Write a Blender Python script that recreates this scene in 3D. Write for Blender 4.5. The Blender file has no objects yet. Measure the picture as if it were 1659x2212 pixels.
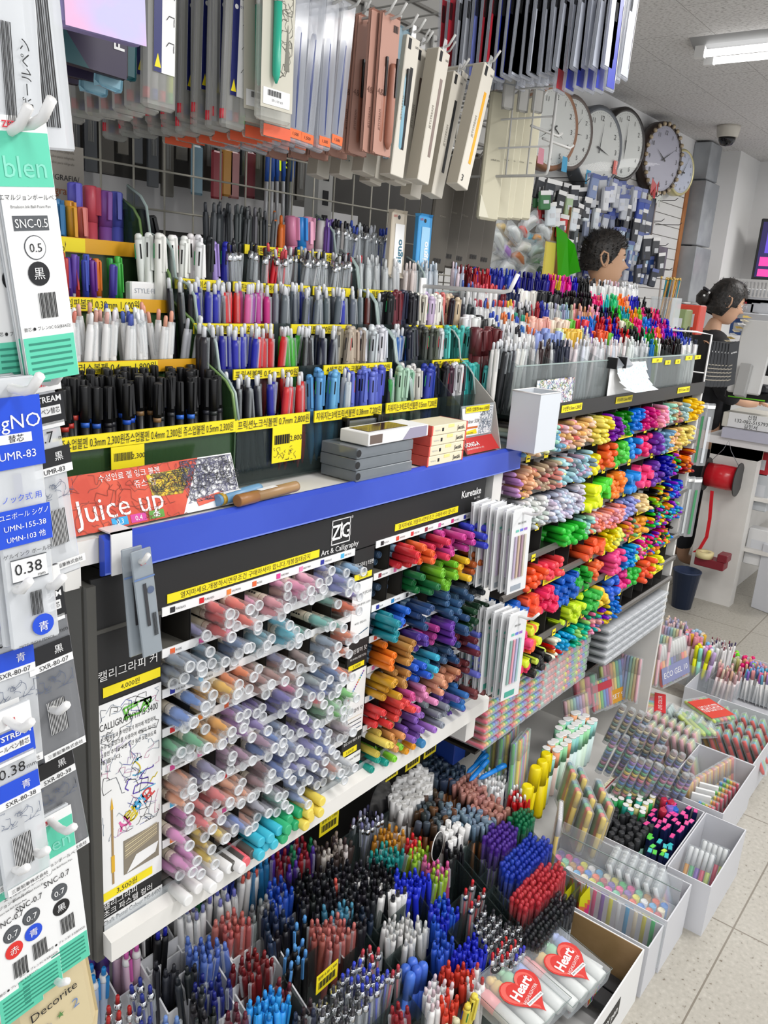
import bpy, math, random
from mathutils import Vector, Matrix
rnd = random.Random(7)
U = rnd.uniform
sc = bpy.context.scene
col = sc.collection
PI = math.pi

# ------------------------------------------------------------------ camera (solved from the photo's vanishing points)
FPX, CX, CY, ZC = 1780.0, 829.5, 1106.0, 1.55
PITCH, ROLL, YAW = (math.radians(a) for a in (15.6, 4.2, 37.4))
CF = Vector((math.cos(YAW)*math.cos(PITCH), math.sin(YAW)*math.cos(PITCH), -math.sin(PITCH)))
_r = Vector((math.sin(YAW), -math.cos(YAW), 0)); _u = _r.cross(CF)
CR = _r*math.cos(ROLL) + _u*math.sin(ROLL)
CU = _u*math.cos(ROLL) - _r*math.sin(ROLL)
CO = Vector((0, 0, ZC))
def ray(x, y): return CF + CR*((x-CX)/FPX) - CU*((y-CY)/FPX)
def onY(x, y, Y): d = ray(x, y); return CO + d*(Y/d.y)
def onX(x, y, X): d = ray(x, y); return CO + d*(X/d.x)
def onZ(x, y, Z): d = ray(x, y); return CO + d*((Z-ZC)/d.z)
cam = bpy.data.cameras.new('camera')
cam.sensor_fit = 'VERTICAL'; cam.sensor_height = 32.0; cam.lens = 32.0*FPX/2212.0; cam.clip_start = 0.02
co = bpy.data.objects.new('camera', cam); col.objects.link(co)
co.matrix_world = Matrix(((CR.x, CU.x, -CF.x, CO.x), (CR.y, CU.y, -CF.y, CO.y), (CR.z, CU.z, -CF.z, CO.z), (0, 0, 0, 1)))
sc.camera = co

# ------------------------------------------------------------------ materials
MATS = {}
def lin(c):
    if isinstance(c, str):
        c = c.lstrip('#'); c = tuple(int(c[i:i+2], 16)/255 for i in (0, 2, 4))
    return tuple((v/12.92 if v <= .04045 else ((v+.055)/1.055)**2.4) for v in c[:3])
def newmat(name):
    m = bpy.data.materials.new(name); m.use_nodes = True
    nt = m.node_tree; b = nt.nodes['Principled BSDF']
    return m, nt, b
def M(name, c=None, rough=.45, metal=0, emit=0, spec=.5, coat=0):
    if name in MATS: return MATS[name]
    m, nt, b = newmat(name)
    b.inputs['Base Color'].default_value = (*lin(c), 1)
    b.inputs['Roughness'].default_value = rough; b.inputs['Metallic'].default_value = metal
    b.inputs['Specular IOR Level'].default_value = spec
    b.inputs['Coat Weight'].default_value = coat
    if emit:
        b.inputs['Emission Color'].default_value = (*lin(c), 1); b.inputs['Emission Strength'].default_value = emit
    MATS[name] = m; return m
def Mobj(name, rough=.35, mul=1.0, mix=None, fac=0, metal=0, clear=0):
    """colour comes from the object's own colour"""
    if name in MATS: return MATS[name]
    m, nt, b = newmat(name)
    oi = nt.nodes.new('ShaderNodeObjectInfo'); src = oi.outputs['Color']
    if mix is not None:
        mx = nt.nodes.new('ShaderNodeMix'); mx.data_type = 'RGBA'; mx.inputs[0].default_value = fac
        nt.links.new(src, mx.inputs[6]); mx.inputs[7].default_value = (*lin(mix), 1); src = mx.outputs[2]
    if mul != 1:
        mm = nt.nodes.new('ShaderNodeMix'); mm.data_type = 'RGBA'; mm.blend_type = 'MULTIPLY'; mm.inputs[0].default_value = 1
        nt.links.new(src, mm.inputs[6]); mm.inputs[7].default_value = (mul, mul, mul, 1); src = mm.outputs[2]
    nt.links.new(src, b.inputs['Base Color'])
    b.inputs['Roughness'].default_value = rough; b.inputs['Metallic'].default_value = metal
    if clear:
        out = nt.nodes['Material Output']; tr = nt.nodes.new('ShaderNodeBsdfTransparent'); ms = nt.nodes.new('ShaderNodeMixShader')
        ms.inputs[0].default_value = clear
        nt.links.new(b.outputs[0], ms.inputs[1]); nt.links.new(tr.outputs[0], ms.inputs[2]); nt.links.new(ms.outputs[0], out.inputs[0])
    MATS[name] = m; return m
def Mclear(name, c, clear=.8, rough=.15, tint=(1, 1, 1), fres=True):
    """thin clear plastic: see-through, with a glossy sheet that catches the lamps"""
    if name in MATS: return MATS[name]
    m, nt, b = newmat(name); out = nt.nodes['Material Output']
    b.inputs['Base Color'].default_value = (*lin(c), 1); b.inputs['Roughness'].default_value = rough
    b.inputs['Specular IOR Level'].default_value = .8
    tr = nt.nodes.new('ShaderNodeBsdfTransparent'); tr.inputs[0].default_value = (*tint, 1)
    ms = nt.nodes.new('ShaderNodeMixShader')
    if fres:
        lw = nt.nodes.new('ShaderNodeLayerWeight'); lw.inputs[0].default_value = .35
        mr = nt.nodes.new('ShaderNodeMapRange'); mr.inputs['To Min'].default_value = 1-clear; mr.inputs['To Max'].default_value = min(1, 1-clear+.45)
        nt.links.new(lw.outputs['Facing'], mr.inputs[0]); nt.links.new(mr.outputs[0], ms.inputs[0])
    else: ms.inputs[0].default_value = 1-clear
    nt.links.new(tr.outputs[0], ms.inputs[1]); nt.links.new(b.outputs[0], ms.inputs[2]); nt.links.new(ms.outputs[0], out.inputs[0])
    MATS[name] = m; return m
def Mnoise(name, c1, c2, scale=8, rough=.6, bump=0, detail=4, coord='Object', lo=.4, hi=.6):
    if name in MATS: return MATS[name]
    m, nt, b = newmat(name)
    tc = nt.nodes.new('ShaderNodeTexCoord'); n = nt.nodes.new('ShaderNodeTexNoise'); n.inputs['Scale'].default_value = scale; n.inputs['Detail'].default_value = detail
    nt.links.new(tc.outputs[coord], n.inputs[0])
    r = nt.nodes.new('ShaderNodeValToRGB'); r.color_ramp.elements[0].position = lo; r.color_ramp.elements[1].position = hi
    r.color_ramp.elements[0].color = (*lin(c1), 1); r.color_ramp.elements[1].color = (*lin(c2), 1)
    nt.links.new(n.outputs[0], r.inputs[0]); nt.links.new(r.outputs[0], b.inputs['Base Color']); b.inputs['Roughness'].default_value = rough
    if bump:
        bp = nt.nodes.new('ShaderNodeBump'); bp.inputs['Strength'].default_value = bump; bp.inputs['Distance'].default_value = .01
        nt.links.new(n.outputs[0], bp.inputs['Height']); nt.links.new(bp.outputs[0], b.inputs['Normal'])
    MATS[name] = m; return m
def stops(name, colors, axis=0, rough=.5, scale=1.0):
    """colour bands along an object axis (object space metres / scale)"""
    if name in MATS: return MATS[name]
    m, nt, b = newmat(name)
    tc = nt.nodes.new('ShaderNodeTexCoord'); s = nt.nodes.new('ShaderNodeSeparateXYZ'); nt.links.new(tc.outputs['Object'], s.inputs[0])
    mu = nt.nodes.new('ShaderNodeMath'); mu.operation = 'MULTIPLY_ADD'; mu.inputs[1].default_value = 1/scale; mu.inputs[2].default_value = .5
    nt.links.new(s.outputs[axis], mu.inputs[0])
    r = nt.nodes.new('ShaderNodeValToRGB'); r.color_ramp.interpolation = 'CONSTANT'
    e = r.color_ramp.elements
    while len(e) < len(colors): e.new(.5)
    for i, c in enumerate(colors): e[i].position = i/len(colors); e[i].color = (*lin(c), 1)
    nt.links.new(mu.outputs[0], r.inputs[0]); nt.links.new(r.outputs[0], b.inputs['Base Color']); b.inputs['Roughness'].default_value = rough
    MATS[name] = m; return m

oc = Mobj('object_colour_plastic')
ocd = Mobj('object_colour_dark', mul=.55)
ocl = Mobj('object_colour_pale', mix='#ffffff', fac=.55)
occ = Mobj('object_colour_clear', clear=.38, rough=.2)
ocg = Mobj('object_colour_grip', mix='#f4f2ee', fac=.25, rough=.6)
white = M('white_plastic', '#efeeec', .35)
black = M('black_plastic', '#121214', .4)
dgrey = M('dark_grey_plastic', '#2e2f33', .5)
grey = M('grey_plastic', '#8d9094', .45)
chrome = M('chrome', '#d8dadd', .18, 1)
steel = M('painted_wire', '#c9c8c4', .35)
paper = M('white_paper', '#f2f2f1', .7)
cream = M('cream_card', '#e6dcc0', .7)
yellow = M('yellow_label', '#f7e21a', .55)
amber = M('amber_strip', '#e0a41c', .4)
ink = M('black_ink', '#1a1a1c', .6)
shelfw = M('shelf_white', '#e9e7e2', .4)
barrelw = M('pen_barrel_white', '#e4e2df', .3)
clearp = Mclear('clear_plastic', '#dfe6ea', .86, .12)
film = Mclear('clear_film', '#f0f2f4', .72, .2)
frost = Mclear('frosted_cap', '#e4e7ea', .74, .25)
smoke = Mclear('smoky_acrylic', '#3b4646', .82, .1, (.82, .86, .85))
greenac = Mclear('green_acrylic', '#3c5a38', .45, .12, (.6, .78, .6))
greened = M('green_acrylic_edge', '#7a9a5c', .25)

# ------------------------------------------------------------------ mesh builder
class MB:
    def __init__(s): s.v = []; s.f = []; s.m = []; s.mats = []; s.sm = []; s.T = Matrix.Identity(4)
    def mi(s, mat):
        if mat not in s.mats: s.mats.append(mat)
        return s.mats.index(mat)
    def add(s, vs, fs, mat, smooth=False):
        o = len(s.v); T = s.T; s.v.extend([tuple(T @ Vector(v)) for v in vs]); k = s.mi(mat)
        for f in fs: s.f.append(tuple(i+o for i in f)); s.m.append(k); s.sm.append(smooth)
    def box(s, a, b, mat, faces='xXyYzZ'):
        (x0, y0, z0), (x1, y1, z1) = a, b
        vs = [(x0,y0,z0),(x1,y0,z0),(x1,y1,z0),(x0,y1,z0),(x0,y0,z1),(x1,y0,z1),(x1,y1,z1),(x0,y1,z1)]
        F = {'z': (0,3,2,1), 'Z': (4,5,6,7), 'y': (0,1,5,4), 'Y': (2,3,7,6), 'x': (0,4,7,3), 'X': (1,2,6,5)}
        s.add(vs, [F[c] for c in faces], mat)
    def cbox(s, c, d, mat): s.box([c[i]-d[i]/2 for i in range(3)], [c[i]+d[i]/2 for i in range(3)], mat)
    def rbox(s, a, b, mat, r=.003):
        """box with chamfered vertical and top edges"""
        (x0, y0, z0), (x1, y1, z1) = a, b
        def ring(i, z): return [(x0+i+r,y0+i,z),(x1-i-r,y0+i,z),(x1-i,y0+i+r,z),(x1-i,y1-i-r,z),(x1-i-r,y1-i,z),(x0+i+r,y1-i,z),(x0+i,y1-i-r,z),(x0+i,y0+i+r,z)]
        vs = ring(r, z0)+ring(0, z0+r)+ring(0, z1-r)+ring(r, z1)
        fs = [tuple(range(7, -1, -1)), tuple(range(24, 32))]
        for k in range(3):
            for i in range(8): fs.append((k*8+i, k*8+(i+1) % 8, k*8+8+(i+1) % 8, k*8+8+i))
        s.add(vs, fs, mat)
    def quad(s, p, mat): s.add(p, [tuple(range(len(p)))], mat)
    def lathe(s, prof, mat, n=10, smooth=True, cap=True, off=(0, 0)):
        vs = []; fs = []
        for r, z in prof:
            for i in range(n): a = 2*PI*i/n; vs.append((off[0]+r*math.cos(a), off[1]+r*math.sin(a), z))
        for k in range(len(prof)-1):
            for i in range(n): fs.append((k*n+i, k*n+(i+1) % n, (k+1)*n+(i+1) % n, (k+1)*n+i))
        s.add(vs, fs, mat, smooth)
        if cap:
            o = len(s.v)-len(vs); k = s.mi(mat)
            if prof[0][0] > 1e-5: s.f.append(tuple(o+i for i in range(n-1, -1, -1))); s.m.append(k); s.sm.append(False)
            if prof[-1][0] > 1e-5: s.f.append(tuple(o+(len(prof)-1)*n+i for i in range(n))); s.m.append(k); s.sm.append(False)
    def tube(s, pts, r, mat, n=6, closed=False):
        pts = [Vector(p) for p in pts]; vs = []; fs = []; N = len(pts)
        rr = r if isinstance(r, (list, tuple)) else [r]*N
        up = None
        for i, p in enumerate(pts):
            if closed: t = pts[(i+1) % N]-pts[i-1]
            else: t = pts[min(i+1, N-1)]-pts[max(i-1, 0)]
            t.normalize()
            if up is None: up = Vector((0, 0, 1)) if abs(t.z) < .9 else Vector((1, 0, 0))
            a = t.cross(up).normalized(); b = a.cross(t).normalized(); up = b
            for j in range(n): an = 2*PI*j/n; vs.append(tuple(p+a*rr[i]*math.cos(an)+b*rr[i]*math.sin(an)))
        for i in range(N if closed else N-1):
            for j in range(n): k = (i+1) % N; fs.append((i*n+j, k*n+j, k*n+(j+1) % n, i*n+(j+1) % n))
        if not closed: fs += [tuple(range(n)), tuple(range(N*n-1, (N-1)*n-1, -1))]
        s.add(vs, fs, mat, True)
    def prism(s, poly, z0, z1, mat, side=None, axis='z'):
        """polygon (2-D) extruded; axis x: poly=(y,z); y: poly=(x,z); z: poly=(x,y)"""
        def P(a, b, c): return {'z': (a, b, c), 'y': (a, c, b), 'x': (c, a, b)}[axis]
        n = len(poly); vs = [P(a, b, z0) for a, b in poly]+[P(a, b, z1) for a, b in poly]
        s.add(vs, [tuple(range(n-1, -1, -1)), tuple(range(n, 2*n))], mat)
        s.add(vs, [(i, (i+1) % n, n+(i+1) % n, n+i) for i in range(n)], side or mat)
    def text(s, body, size, mat, T, align='C', bold=0, maxw=None):
        """flat lettering in the local XY plane of T"""
        vs, fs, x0, x1, y0, y1 = glyphs(body, bold)
        k = size; w = (x1-x0)*size; sx = size
        if maxw and w > maxw: sx = size*maxw/w
        ax = {'C': -(x0+x1)/2, 'L': -x0, 'R': -x1}[align]
        old = s.T; s.T = old @ T
        s.add([((v[0]+ax)*sx, (v[1]-.35)*k, 0) for v in vs], fs, mat); s.T = old
    def build(s, name):
        me = bpy.data.meshes.new(name); me.from_pydata(s.v, [], s.f)
        for m in s.mats: me.materials.append(m)
        me.polygons.foreach_set('material_index', s.m); me.polygons.foreach_set('use_smooth', s.sm); me.update()
        return me
_gl = {}
def glyphs(body, bold=0):
    if (body, bold) in _gl: return _gl[(body, bold)]
    c = bpy.data.curves.new('lettering', 'FONT'); c.body = body; c.size = 1; c.resolution_u = 2; c.offset = bold; c.fill_mode = 'FRONT'
    o = bpy.data.objects.new('lettering', c); me = o.to_mesh()
    vs = [tuple(v.co) for v in me.vertices]; fs = [tuple(p.vertices) for p in me.polygons]
    bpy.data.objects.remove(o); bpy.data.curves.remove(c)
    xs = [v[0] for v in vs] or [0, 0]; ys = [v[1] for v in vs] or [0, 0]
    _gl[(body, bold)] = (vs, fs, min(xs), max(xs), min(ys), max(ys)); return _gl[(body, bold)]
def TR(o, xd, yd):
    """matrix with origin o, local x along xd and local y along (the part square to it of) yd"""
    x = Vector(xd).normalized(); z = x.cross(Vector(yd)).normalized(); y = z.cross(x)
    return Matrix(((x.x, y.x, z.x, o[0]), (x.y, y.y, z.y, o[1]), (x.z, y.z, z.z, o[2]), (0, 0, 0, 1)))
FRONT = ((1, 0, 0), (0, 0, 1))       # faces -Y
def aim(loc, d, spin=0):
    """local +Z along d"""
    z = Vector(d).normalized(); x = Vector((1, 0, 0)) if abs(z.x) < .8 else Vector((0, 1, 0))
    y = z.cross(x).normalized(); x = y.cross(z)
    m = Matrix(((x.x, y.x, z.x, loc[0]), (x.y, y.y, z.y, loc[1]), (x.z, y.z, z.z, loc[2]), (0, 0, 0, 1)))
    return m @ Matrix.Rotation(spin, 4, 'Z') if spin else m
# ------------------------------------------------------------------ objects
def link(o): col.objects.link(o); return o
def setc(o, c):
    if c is not None: o.color = (*lin(c), 1)
def thing(name, data, label, cat, group=None, T=None, color=None, kind=None):
    if isinstance(data, MB): data = data.build(name)
    o = link(bpy.data.objects.new(name, data))
    if T is not None: o.matrix_world = T if isinstance(T, Matrix) else Matrix.Translation(T)
    if label: o['label'] = label
    if cat: o['category'] = cat
    if group: o['group'] = group
    if kind: o['kind'] = kind
    setc(o, color); return o
def part(name, data, parent, T=None, color=None, label=None):
    if isinstance(data, MB): data = data.build(name)
    o = link(bpy.data.objects.new(name, data)); o.parent = parent
    if T is not None: o.matrix_local = T if isinstance(T, Matrix) else Matrix.Translation(T)
    if label: o['label'] = label
    setc(o, color); return o
def struct(name, mb):
    o = link(bpy.data.objects.new(name, mb.build(name))); o['kind'] = 'structure'; return o
QUEUE = {}
def pen(proto, T, color, label, group, color2=None):
    """queue one pen of a kind (name, category, root mesh, [(part, mesh, uses second colour)])"""
    QUEUE.setdefault(proto[0], (proto, []))[1].append((T, color, label, group))
def make_pen(proto, T, color, label, group):
    name, cat, me, parts = proto
    o = thing(name, me, label, cat, group, T, color)
    for pn, pm, two in parts: part(pn, pm, o, None, color)
    return o
def flush_pens(limit=300):
    """up to LIMIT of a kind, the nearest first, are objects of their own; the far rest of that kind is one object"""
    for name, (proto, lst) in QUEUE.items():
        lst.sort(key=lambda q: (q[0].translation-CO).length)
        for q in lst[:limit]: make_pen(proto, *q)
        rest = lst[limit:]
        if rest:
            b = MB(); cache = {}
            for T, c, lab, g in rest:
                key = tuple(round(v*6)/6 for v in lin(c))
                for m_ in [proto[2]]+[p[1] for p in proto[3]]:
                    if m_.name not in cache: cache[m_.name] = ([v.co.copy() for v in m_.vertices], [(tuple(p.vertices), p.material_index, p.use_smooth) for p in m_.polygons], list(m_.materials))
                    vs, fs, ms = cache[m_.name]; off = len(b.v); b.v.extend([tuple(T @ v) for v in vs])
                    mm = []
                    for m in ms:
                        if m.name.startswith('object_colour'):
                            mk = 'far_'+m.name[14:]+'_%d_%d_%d' % tuple(int(k*6) for k in key); pale = m.name.endswith('pale')
                            if mk not in MATS:
                                M(mk, (0, 0, 0), .35); MATS[mk].node_tree.nodes['Principled BSDF'].inputs['Base Color'].default_value = (*[(v*.45+.55) if pale else v for v in key], 1)
                            mm.append(b.mi(MATS[mk]))
                        else: mm.append(b.mi(m))
                    for f, k, s_ in fs: b.f.append(tuple(i+off for i in f)); b.m.append(mm[k]); b.sm.append(s_)
            n = name.replace('_', ' ')
            thing(name+'_mass', b, 'the many more %ss packed in the farther rows and cells' % n, proto[1], None, None, None, 'stuff')
def jit(c, a=.04):
    if isinstance(c, str): c = c.lstrip('#'); c = tuple(int(c[i:i+2], 16)/255 for i in (0, 2, 4))
    k = U(-a, a); return tuple(min(1, max(0, v+k+U(-a/3, a/3))) for v in c)
# ------------------------------------------------------------------ room shell
def floor_mat():
    m, nt, b = newmat('vinyl_tile')
    tc = nt.nodes.new('ShaderNodeTexCoord')
    n = nt.nodes.new('ShaderNodeTexNoise'); n.inputs['Scale'].default_value = 90; n.inputs['Detail'].default_value = 3
    n2 = nt.nodes.new('ShaderNodeTexNoise'); n2.inputs['Scale'].default_value = 3; n2.inputs['Detail'].default_value = 6
    nt.links.new(tc.outputs['Object'], n.inputs[0]); nt.links.new(tc.outputs['Object'], n2.inputs[0])
    r = nt.nodes.new('ShaderNodeValToRGB'); e = r.color_ramp.elements
    e[0].position = .27; e[0].color = (*lin('#6f6454'), 1); e[1].position = .36; e[1].color = (*lin('#a9a499'), 1)
    x = e.new(.6); x.color = (*lin('#b3aea3'), 1); x = e.new(.75); x.color = (*lin('#bdb9ae'), 1)
    nt.links.new(n.outputs[0], r.inputs[0])
    br = nt.nodes.new('ShaderNodeTexBrick'); br.offset = 0; br.inputs['Scale'].default_value = 1; br.inputs['Brick Width'].default_value = .54; br.inputs['Row Height'].default_value = .54
    br.inputs['Mortar Size'].default_value = .0022; br.inputs['Mortar Smooth'].default_value = 0
    mp = nt.nodes.new('ShaderNodeMapping'); mp.inputs['Location'].default_value = (.14, .235, 0)
    nt.links.new(tc.outputs['Object'], mp.inputs[0]); nt.links.new(mp.outputs[0], br.inputs[0])
    mx = nt.nodes.new('ShaderNodeMix'); mx.data_type = 'RGBA'; nt.links.new(br.outputs['Fac'], mx.inputs[0]); nt.links.new(r.outputs[0], mx.inputs[6]); mx.inputs[7].default_value = (*lin('#7d7568'), 1)
    nt.links.new(mx.outputs[2], b.inputs['Base Color'])
    rr = nt.nodes.new('ShaderNodeMapRange'); rr.inputs['To Min'].default_value = .22; rr.inputs['To Max'].default_value = .5
    nt.links.new(n2.outputs[0], rr.inputs[0]); nt.links.new(rr.outputs[0], b.inputs['Roughness'])
    return m
def ceil_mat():
    m, nt, b = newmat('ceiling_tile')
    tc = nt.nodes.new('ShaderNodeTexCoord'); mp = nt.nodes.new('ShaderNodeMapping'); mp.inputs['Scale'].default_value = (1, .45, 1)
    nt.links.new(tc.outputs['Object'], mp.inputs[0])
    n = nt.nodes.new('ShaderNodeTexNoise'); n.inputs['Scale'].default_value = 170; n.inputs['Detail'].default_value = 5; nt.links.new(mp.outputs[0], n.inputs[0])
    r = nt.nodes.new('ShaderNodeValToRGB'); e = r.color_ramp.elements
    e[0].position = .34; e[0].color = (*lin('#b4b0ad'), 1); e[1].position = .5; e[1].color = (*lin('#e6e4e2'), 1)
    nt.links.new(n.outputs[0], r.inputs[0])
    br = nt.nodes.new('ShaderNodeTexBrick'); br.offset = .5; br.inputs['Scale'].default_value = 1; br.inputs['Brick Width'].default_value = .6; br.inputs['Row Height'].default_value = .3
    br.inputs['Mortar Size'].default_value = .0012; nt.links.new(tc.outputs['Object'], br.inputs[0])
    mx = nt.nodes.new('ShaderNodeMix'); mx.data_type = 'RGBA'; nt.links.new(br.outputs['Fac'], mx.inputs[0]); nt.links.new(r.outputs[0], mx.inputs[6]); mx.inputs[7].default_value = (*lin('#a09c99'), 1)
    nt.links.new(mx.outputs[2], b.inputs['Base Color']); b.inputs['Roughness'].default_value = .9
    bp = nt.nodes.new('ShaderNodeBump'); bp.inputs['Strength'].default_value = .3; bp.inputs['Distance'].default_value = .003
    nt.links.new(n.outputs[0], bp.inputs['Height']); nt.links.new(bp.outputs[0], b.inputs['Normal'])
    return m
wallm = Mnoise('wall_paint', '#efeeec', '#f3f2f1', 2.5, .7)
b = MB(); b.box((-.6, -1.4, -.05), (7.6, 2.4, 0), floor_mat()); struct('floor', b)
b = MB(); b.box((-.6, -1.4, 2.5), (7.6, 2.4, 2.55), ceil_mat()); struct('ceiling', b)
b = MB(); b.box((-.6, 1.94, 0), (5.75, 2.04, 2.5), wallm); struct('wall_back', b)
b = MB(); b.box((6.2, -1.4, 0), (6.3, 1.785, 2.5), wallm); struct('wall_end', b)
b = MB(); b.box((5.76, 1.785, 0), (6.3, 2.04, 2.5), wallm); struct('wall_pillar', b)

def lamp(name, x, y, label, power, tubes=True):
    """a twin-tube ceiling fitting lit only by its glowing tubes"""
    o = thing(name, None, label, 'ceiling light', T=(x, y, 2.5))
    b = MB(); b.prism([(-.11, 0), (-.07, -.018), (-.02, -.03), (.02, -.03), (.07, -.018), (.11, 0)], -.63, .63, M('lamp_reflector', '#9c9c9c', .3), axis='y'); 
    part('reflector', b, o)
    for s in (-1, 1):
        b = MB(); b.T = aim((s*.055, -.58, -.045), (0, 1, 0)); b.lathe([(.013, 0), (.013, 1.16)], M('lamp_tube', '#ffffff', .5, emit=2.2), 12); part('tube', b, o)
        for e in (-1, 1):
            c = MB(); c.box((s*.055-.012, e*.6-.018, -.06), (s*.055+.012, e*.6+.018, -.012), white); part('tube_socket', c, o)
    return o
l = onZ(1521, 134, 2.44)
lamp('ceiling_lamp', l.x+.0, l.y-.6, 'twin tube fluorescent lamp glowing on the grey speckled ceiling', 0)
def area(x, y, sx, sy, e, z=2.42, c=(1, .985, .97)):  # area lights added out of frame under the ceiling, without fittings
    L = bpy.data.lights.new('lamp_light', 'AREA'); L.shape = 'RECTANGLE'; L.size = sx; L.size_y = sy; L.energy = e; L.color = c
    o = link(bpy.data.objects.new('lamp_light', L)); o.location = (x, y, z); return o
area(1.2, -.55, .3, 1.3, 20)
area(2.6, -.3, .3, 1.3, 19)
area(0.1, -.6, .3, 1.3, 7)
area(5.3, .4, .3, 1.2, 16)
area(2.0, 1.45, 1.0, .3, 6)
w = bpy.data.worlds.new('world'); sc.world = w; w.use_nodes = True
w.node_tree.nodes['Background'].inputs[0].default_value = (.95, .97, 1, 1); w.node_tree.nodes['Background'].inputs[1].default_value = .62
sc.view_settings.view_transform = 'Standard'; sc.view_settings.look = 'None'; sc.view_settings.exposure = .5
sc.cycles.max_bounces = 5; sc.cycles.transparent_max_bounces = 12; sc.cycles.diffuse_bounces = 2; sc.cycles.use_adaptive_sampling = True; sc.cycles.adaptive_threshold = .035; sc.cycles.glossy_bounces = 2
sc.cycles.caustics_reflective = False; sc.cycles.caustics_refractive = False; sc.cycles.sample_clamp_indirect = 4
# ------------------------------------------------------------------ pen kinds: base of the pen at z=0, its top end at z=L
def me(fn, name):
    b = MB(); fn(b); return b.build(name)
def lathe(prof, mat, n=9): return lambda b: b.lathe(prof, mat, n)
def boxf(a, c, mat): return lambda b: b.box(a, c, mat)
def both(*fs):
    def g(b):
        for f in fs: f(b)
    return g
nub = M('nub_clear', '#d7d9dc', .2)
# click pen: coloured clear barrel, push button, clip
def click(name, cat, r=.0052, barrel=occ, button=oc, clip=clearp, ring=None, L=.143, inner=None, grip=None):
    fs = [lathe([(.001, 0), (.0032, .012), (r*.95, .03), (r, .045), (r, .118), (r*.8, .128)], barrel)]
    if inner: fs.append(lathe([(.0018, .02), (.0018, .12)], inner, 5))
    if grip: fs.append(lathe([(r*1.03, .03), (r*1.05, .055)], grip))
    parts = [('push_button', me(lathe([(r*.55, .127), (r*.55, L-.003), (r*.35, L)], button, 7), 'push_button'), True),
             ('clip', me(both(boxf((r-.001, -.0018, .085), (r+.0022, .0018, .128), clip), boxf((0, -.0018, .124), (r, .0018, .128), clip)), 'clip'), True)]
    if ring: parts.append(('ring', me(lathe([(r*1.02, .116), (r*1.08, .119), (r*.85, .129)], ring), 'ring'), False))
    return (name, cat, me(both(*fs), name), parts)
P_CLICK = click('ballpoint_pen', 'pen')                                              # see-through coloured barrel
P_CLICKS = click('retractable_pen', 'pen', barrel=oc, clip=oc, button=oc)             # opaque coloured barrel
P_CLICKW = click('gel_pen', 'pen', barrel=white, button=oc, clip=clearp)              # white barrel, coloured button
P_CLICKF = click('ribbed_gel_pen', 'pen', r=.0056, barrel=oc, button=nub, clip=clearp)      # opaque with a pale rubber nub
P_CLICKR = click('ringed_pen', 'pen', r=.0058, barrel=ocl, button=oc, clip=oc, ring=white)  # pale barrel, coloured clip and button, white ring
P_CLICKC = click('clear_barrel_pen', 'pen', r=.005, barrel=clearp, button=oc, clip=clearp, inner=oc, ring=chrome)
P_SLIM = click('slim_pen', 'pen', r=.0045, barrel=ocl, button=ocl, clip=clearp)
# capped black pen with a coloured band
P_CAP = ('capped_pen', 'pen', me(both(lathe([(.001, 0), (.0032, .01), (.0052, .02), (.0052, .1)], black, 12), lathe([(.0053, .094), (.0053, .1)], oc, 12)), 'capped_pen'),
         [('cap', me(both(lathe([(.0056, .1), (.0056, .142), (.005, .144)], black, 12), boxf((.005, -.0018, .105), (.0078, .0018, .143), black)), 'cap'), False)])
# fibre-tip pen: white or silver barrel, coloured flat cap
def capped(name, cat, r, barrel, cap, clip=None, L=.14, cz=.09, flat=True, n=10):
    top = [(r*1.06, cz), (r*1.06, L-.002), (r*.85, L)] if flat else [(r*1.06, cz), (r*1.06, L-.008), (r*.9, L-.003), (r*.4, L)]
    fs = [lathe(top, cap, n)]
    if clip: fs.append(boxf((r*1.0, -r*.3, L-.04), (r*1.55, r*.3, L-.002), clip))
    return (name, cat, me(lathe([(.001, 0), (r*.6, .01), (r, .02), (r, cz+.004)], barrel, n), name), [('cap', me(both(*fs), 'cap'), False)])
silver = M('silver_barrel', '#b9bbbe', .35, .2)
P_FINE = capped('fineliner', 'pen', .0042, silver, oc, oc)
P_FINEW = capped('fibre_tip_pen', 'pen', .0045, white, oc, oc)
P_ROUND = capped('highlighter', 'highlighter', .0078, oc, oc, None, .135, .08, False, 11)
P_FLATH = capped('flat_cap_highlighter', 'highlighter', .0075, ocl, oc, oc, .135, .085, True, 8)
P_BIGH = capped('broad_marker', 'marker', .0098, oc, oc, oc, .14, .09, True, 12)
P_BLACKM = capped('black_marker', 'marker', .0085, oc, M('cap_charcoal', '#2b2c2f', .5), black, .135, .085, True, 8)
P_DOT = ('navy_highlighter', 'highlighter', me(both(boxf((-.0105, -.006, 0), (.0105, .006, .1), M('navy_plastic', '#1a2553', .4)), boxf((-.0107, -.0062, .05), (.0107, .0062, .07), oc)), 'navy_highlighter'),
         [('cap', me(both(boxf((-.0105, -.006, .1), (.0105, .006, .132), M('navy_plastic')), boxf((-.0095, -.005, .132), (.0095, .005, .134), oc)), 'cap'), False)])
P_BALL = ('ball_cap_pen', 'pen', me(both(lathe([(.001, 0), (.0035, .012), (.0042, .02), (.0042, .12)], clearp, 6), lathe([(.0017, .01), (.0017, .11)], oc, 5)), 'ball_cap_pen'),
          [('cap', me(lathe([(.0046, .085), (.0048, .128), (.0038, .131), (.0052, .135), (.0055, .139), (.0042, .143), (.001, .1445)], occ, 9), 'cap'), False)])
pearl = M('pearl_cap', '#efeef2', .2)
P_PEARL = capped('pearl_cap_pen', 'pen', .0048, ocl, Mobj('object_colour_pearl', rough=.15, mix='#ffffff', fac=.12), None, .14, .1, False, 10)
P_PEARLC = capped('pearl_tip_pen', 'pen', .0048, white, oc, None, .14, .1, False, 10)
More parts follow.
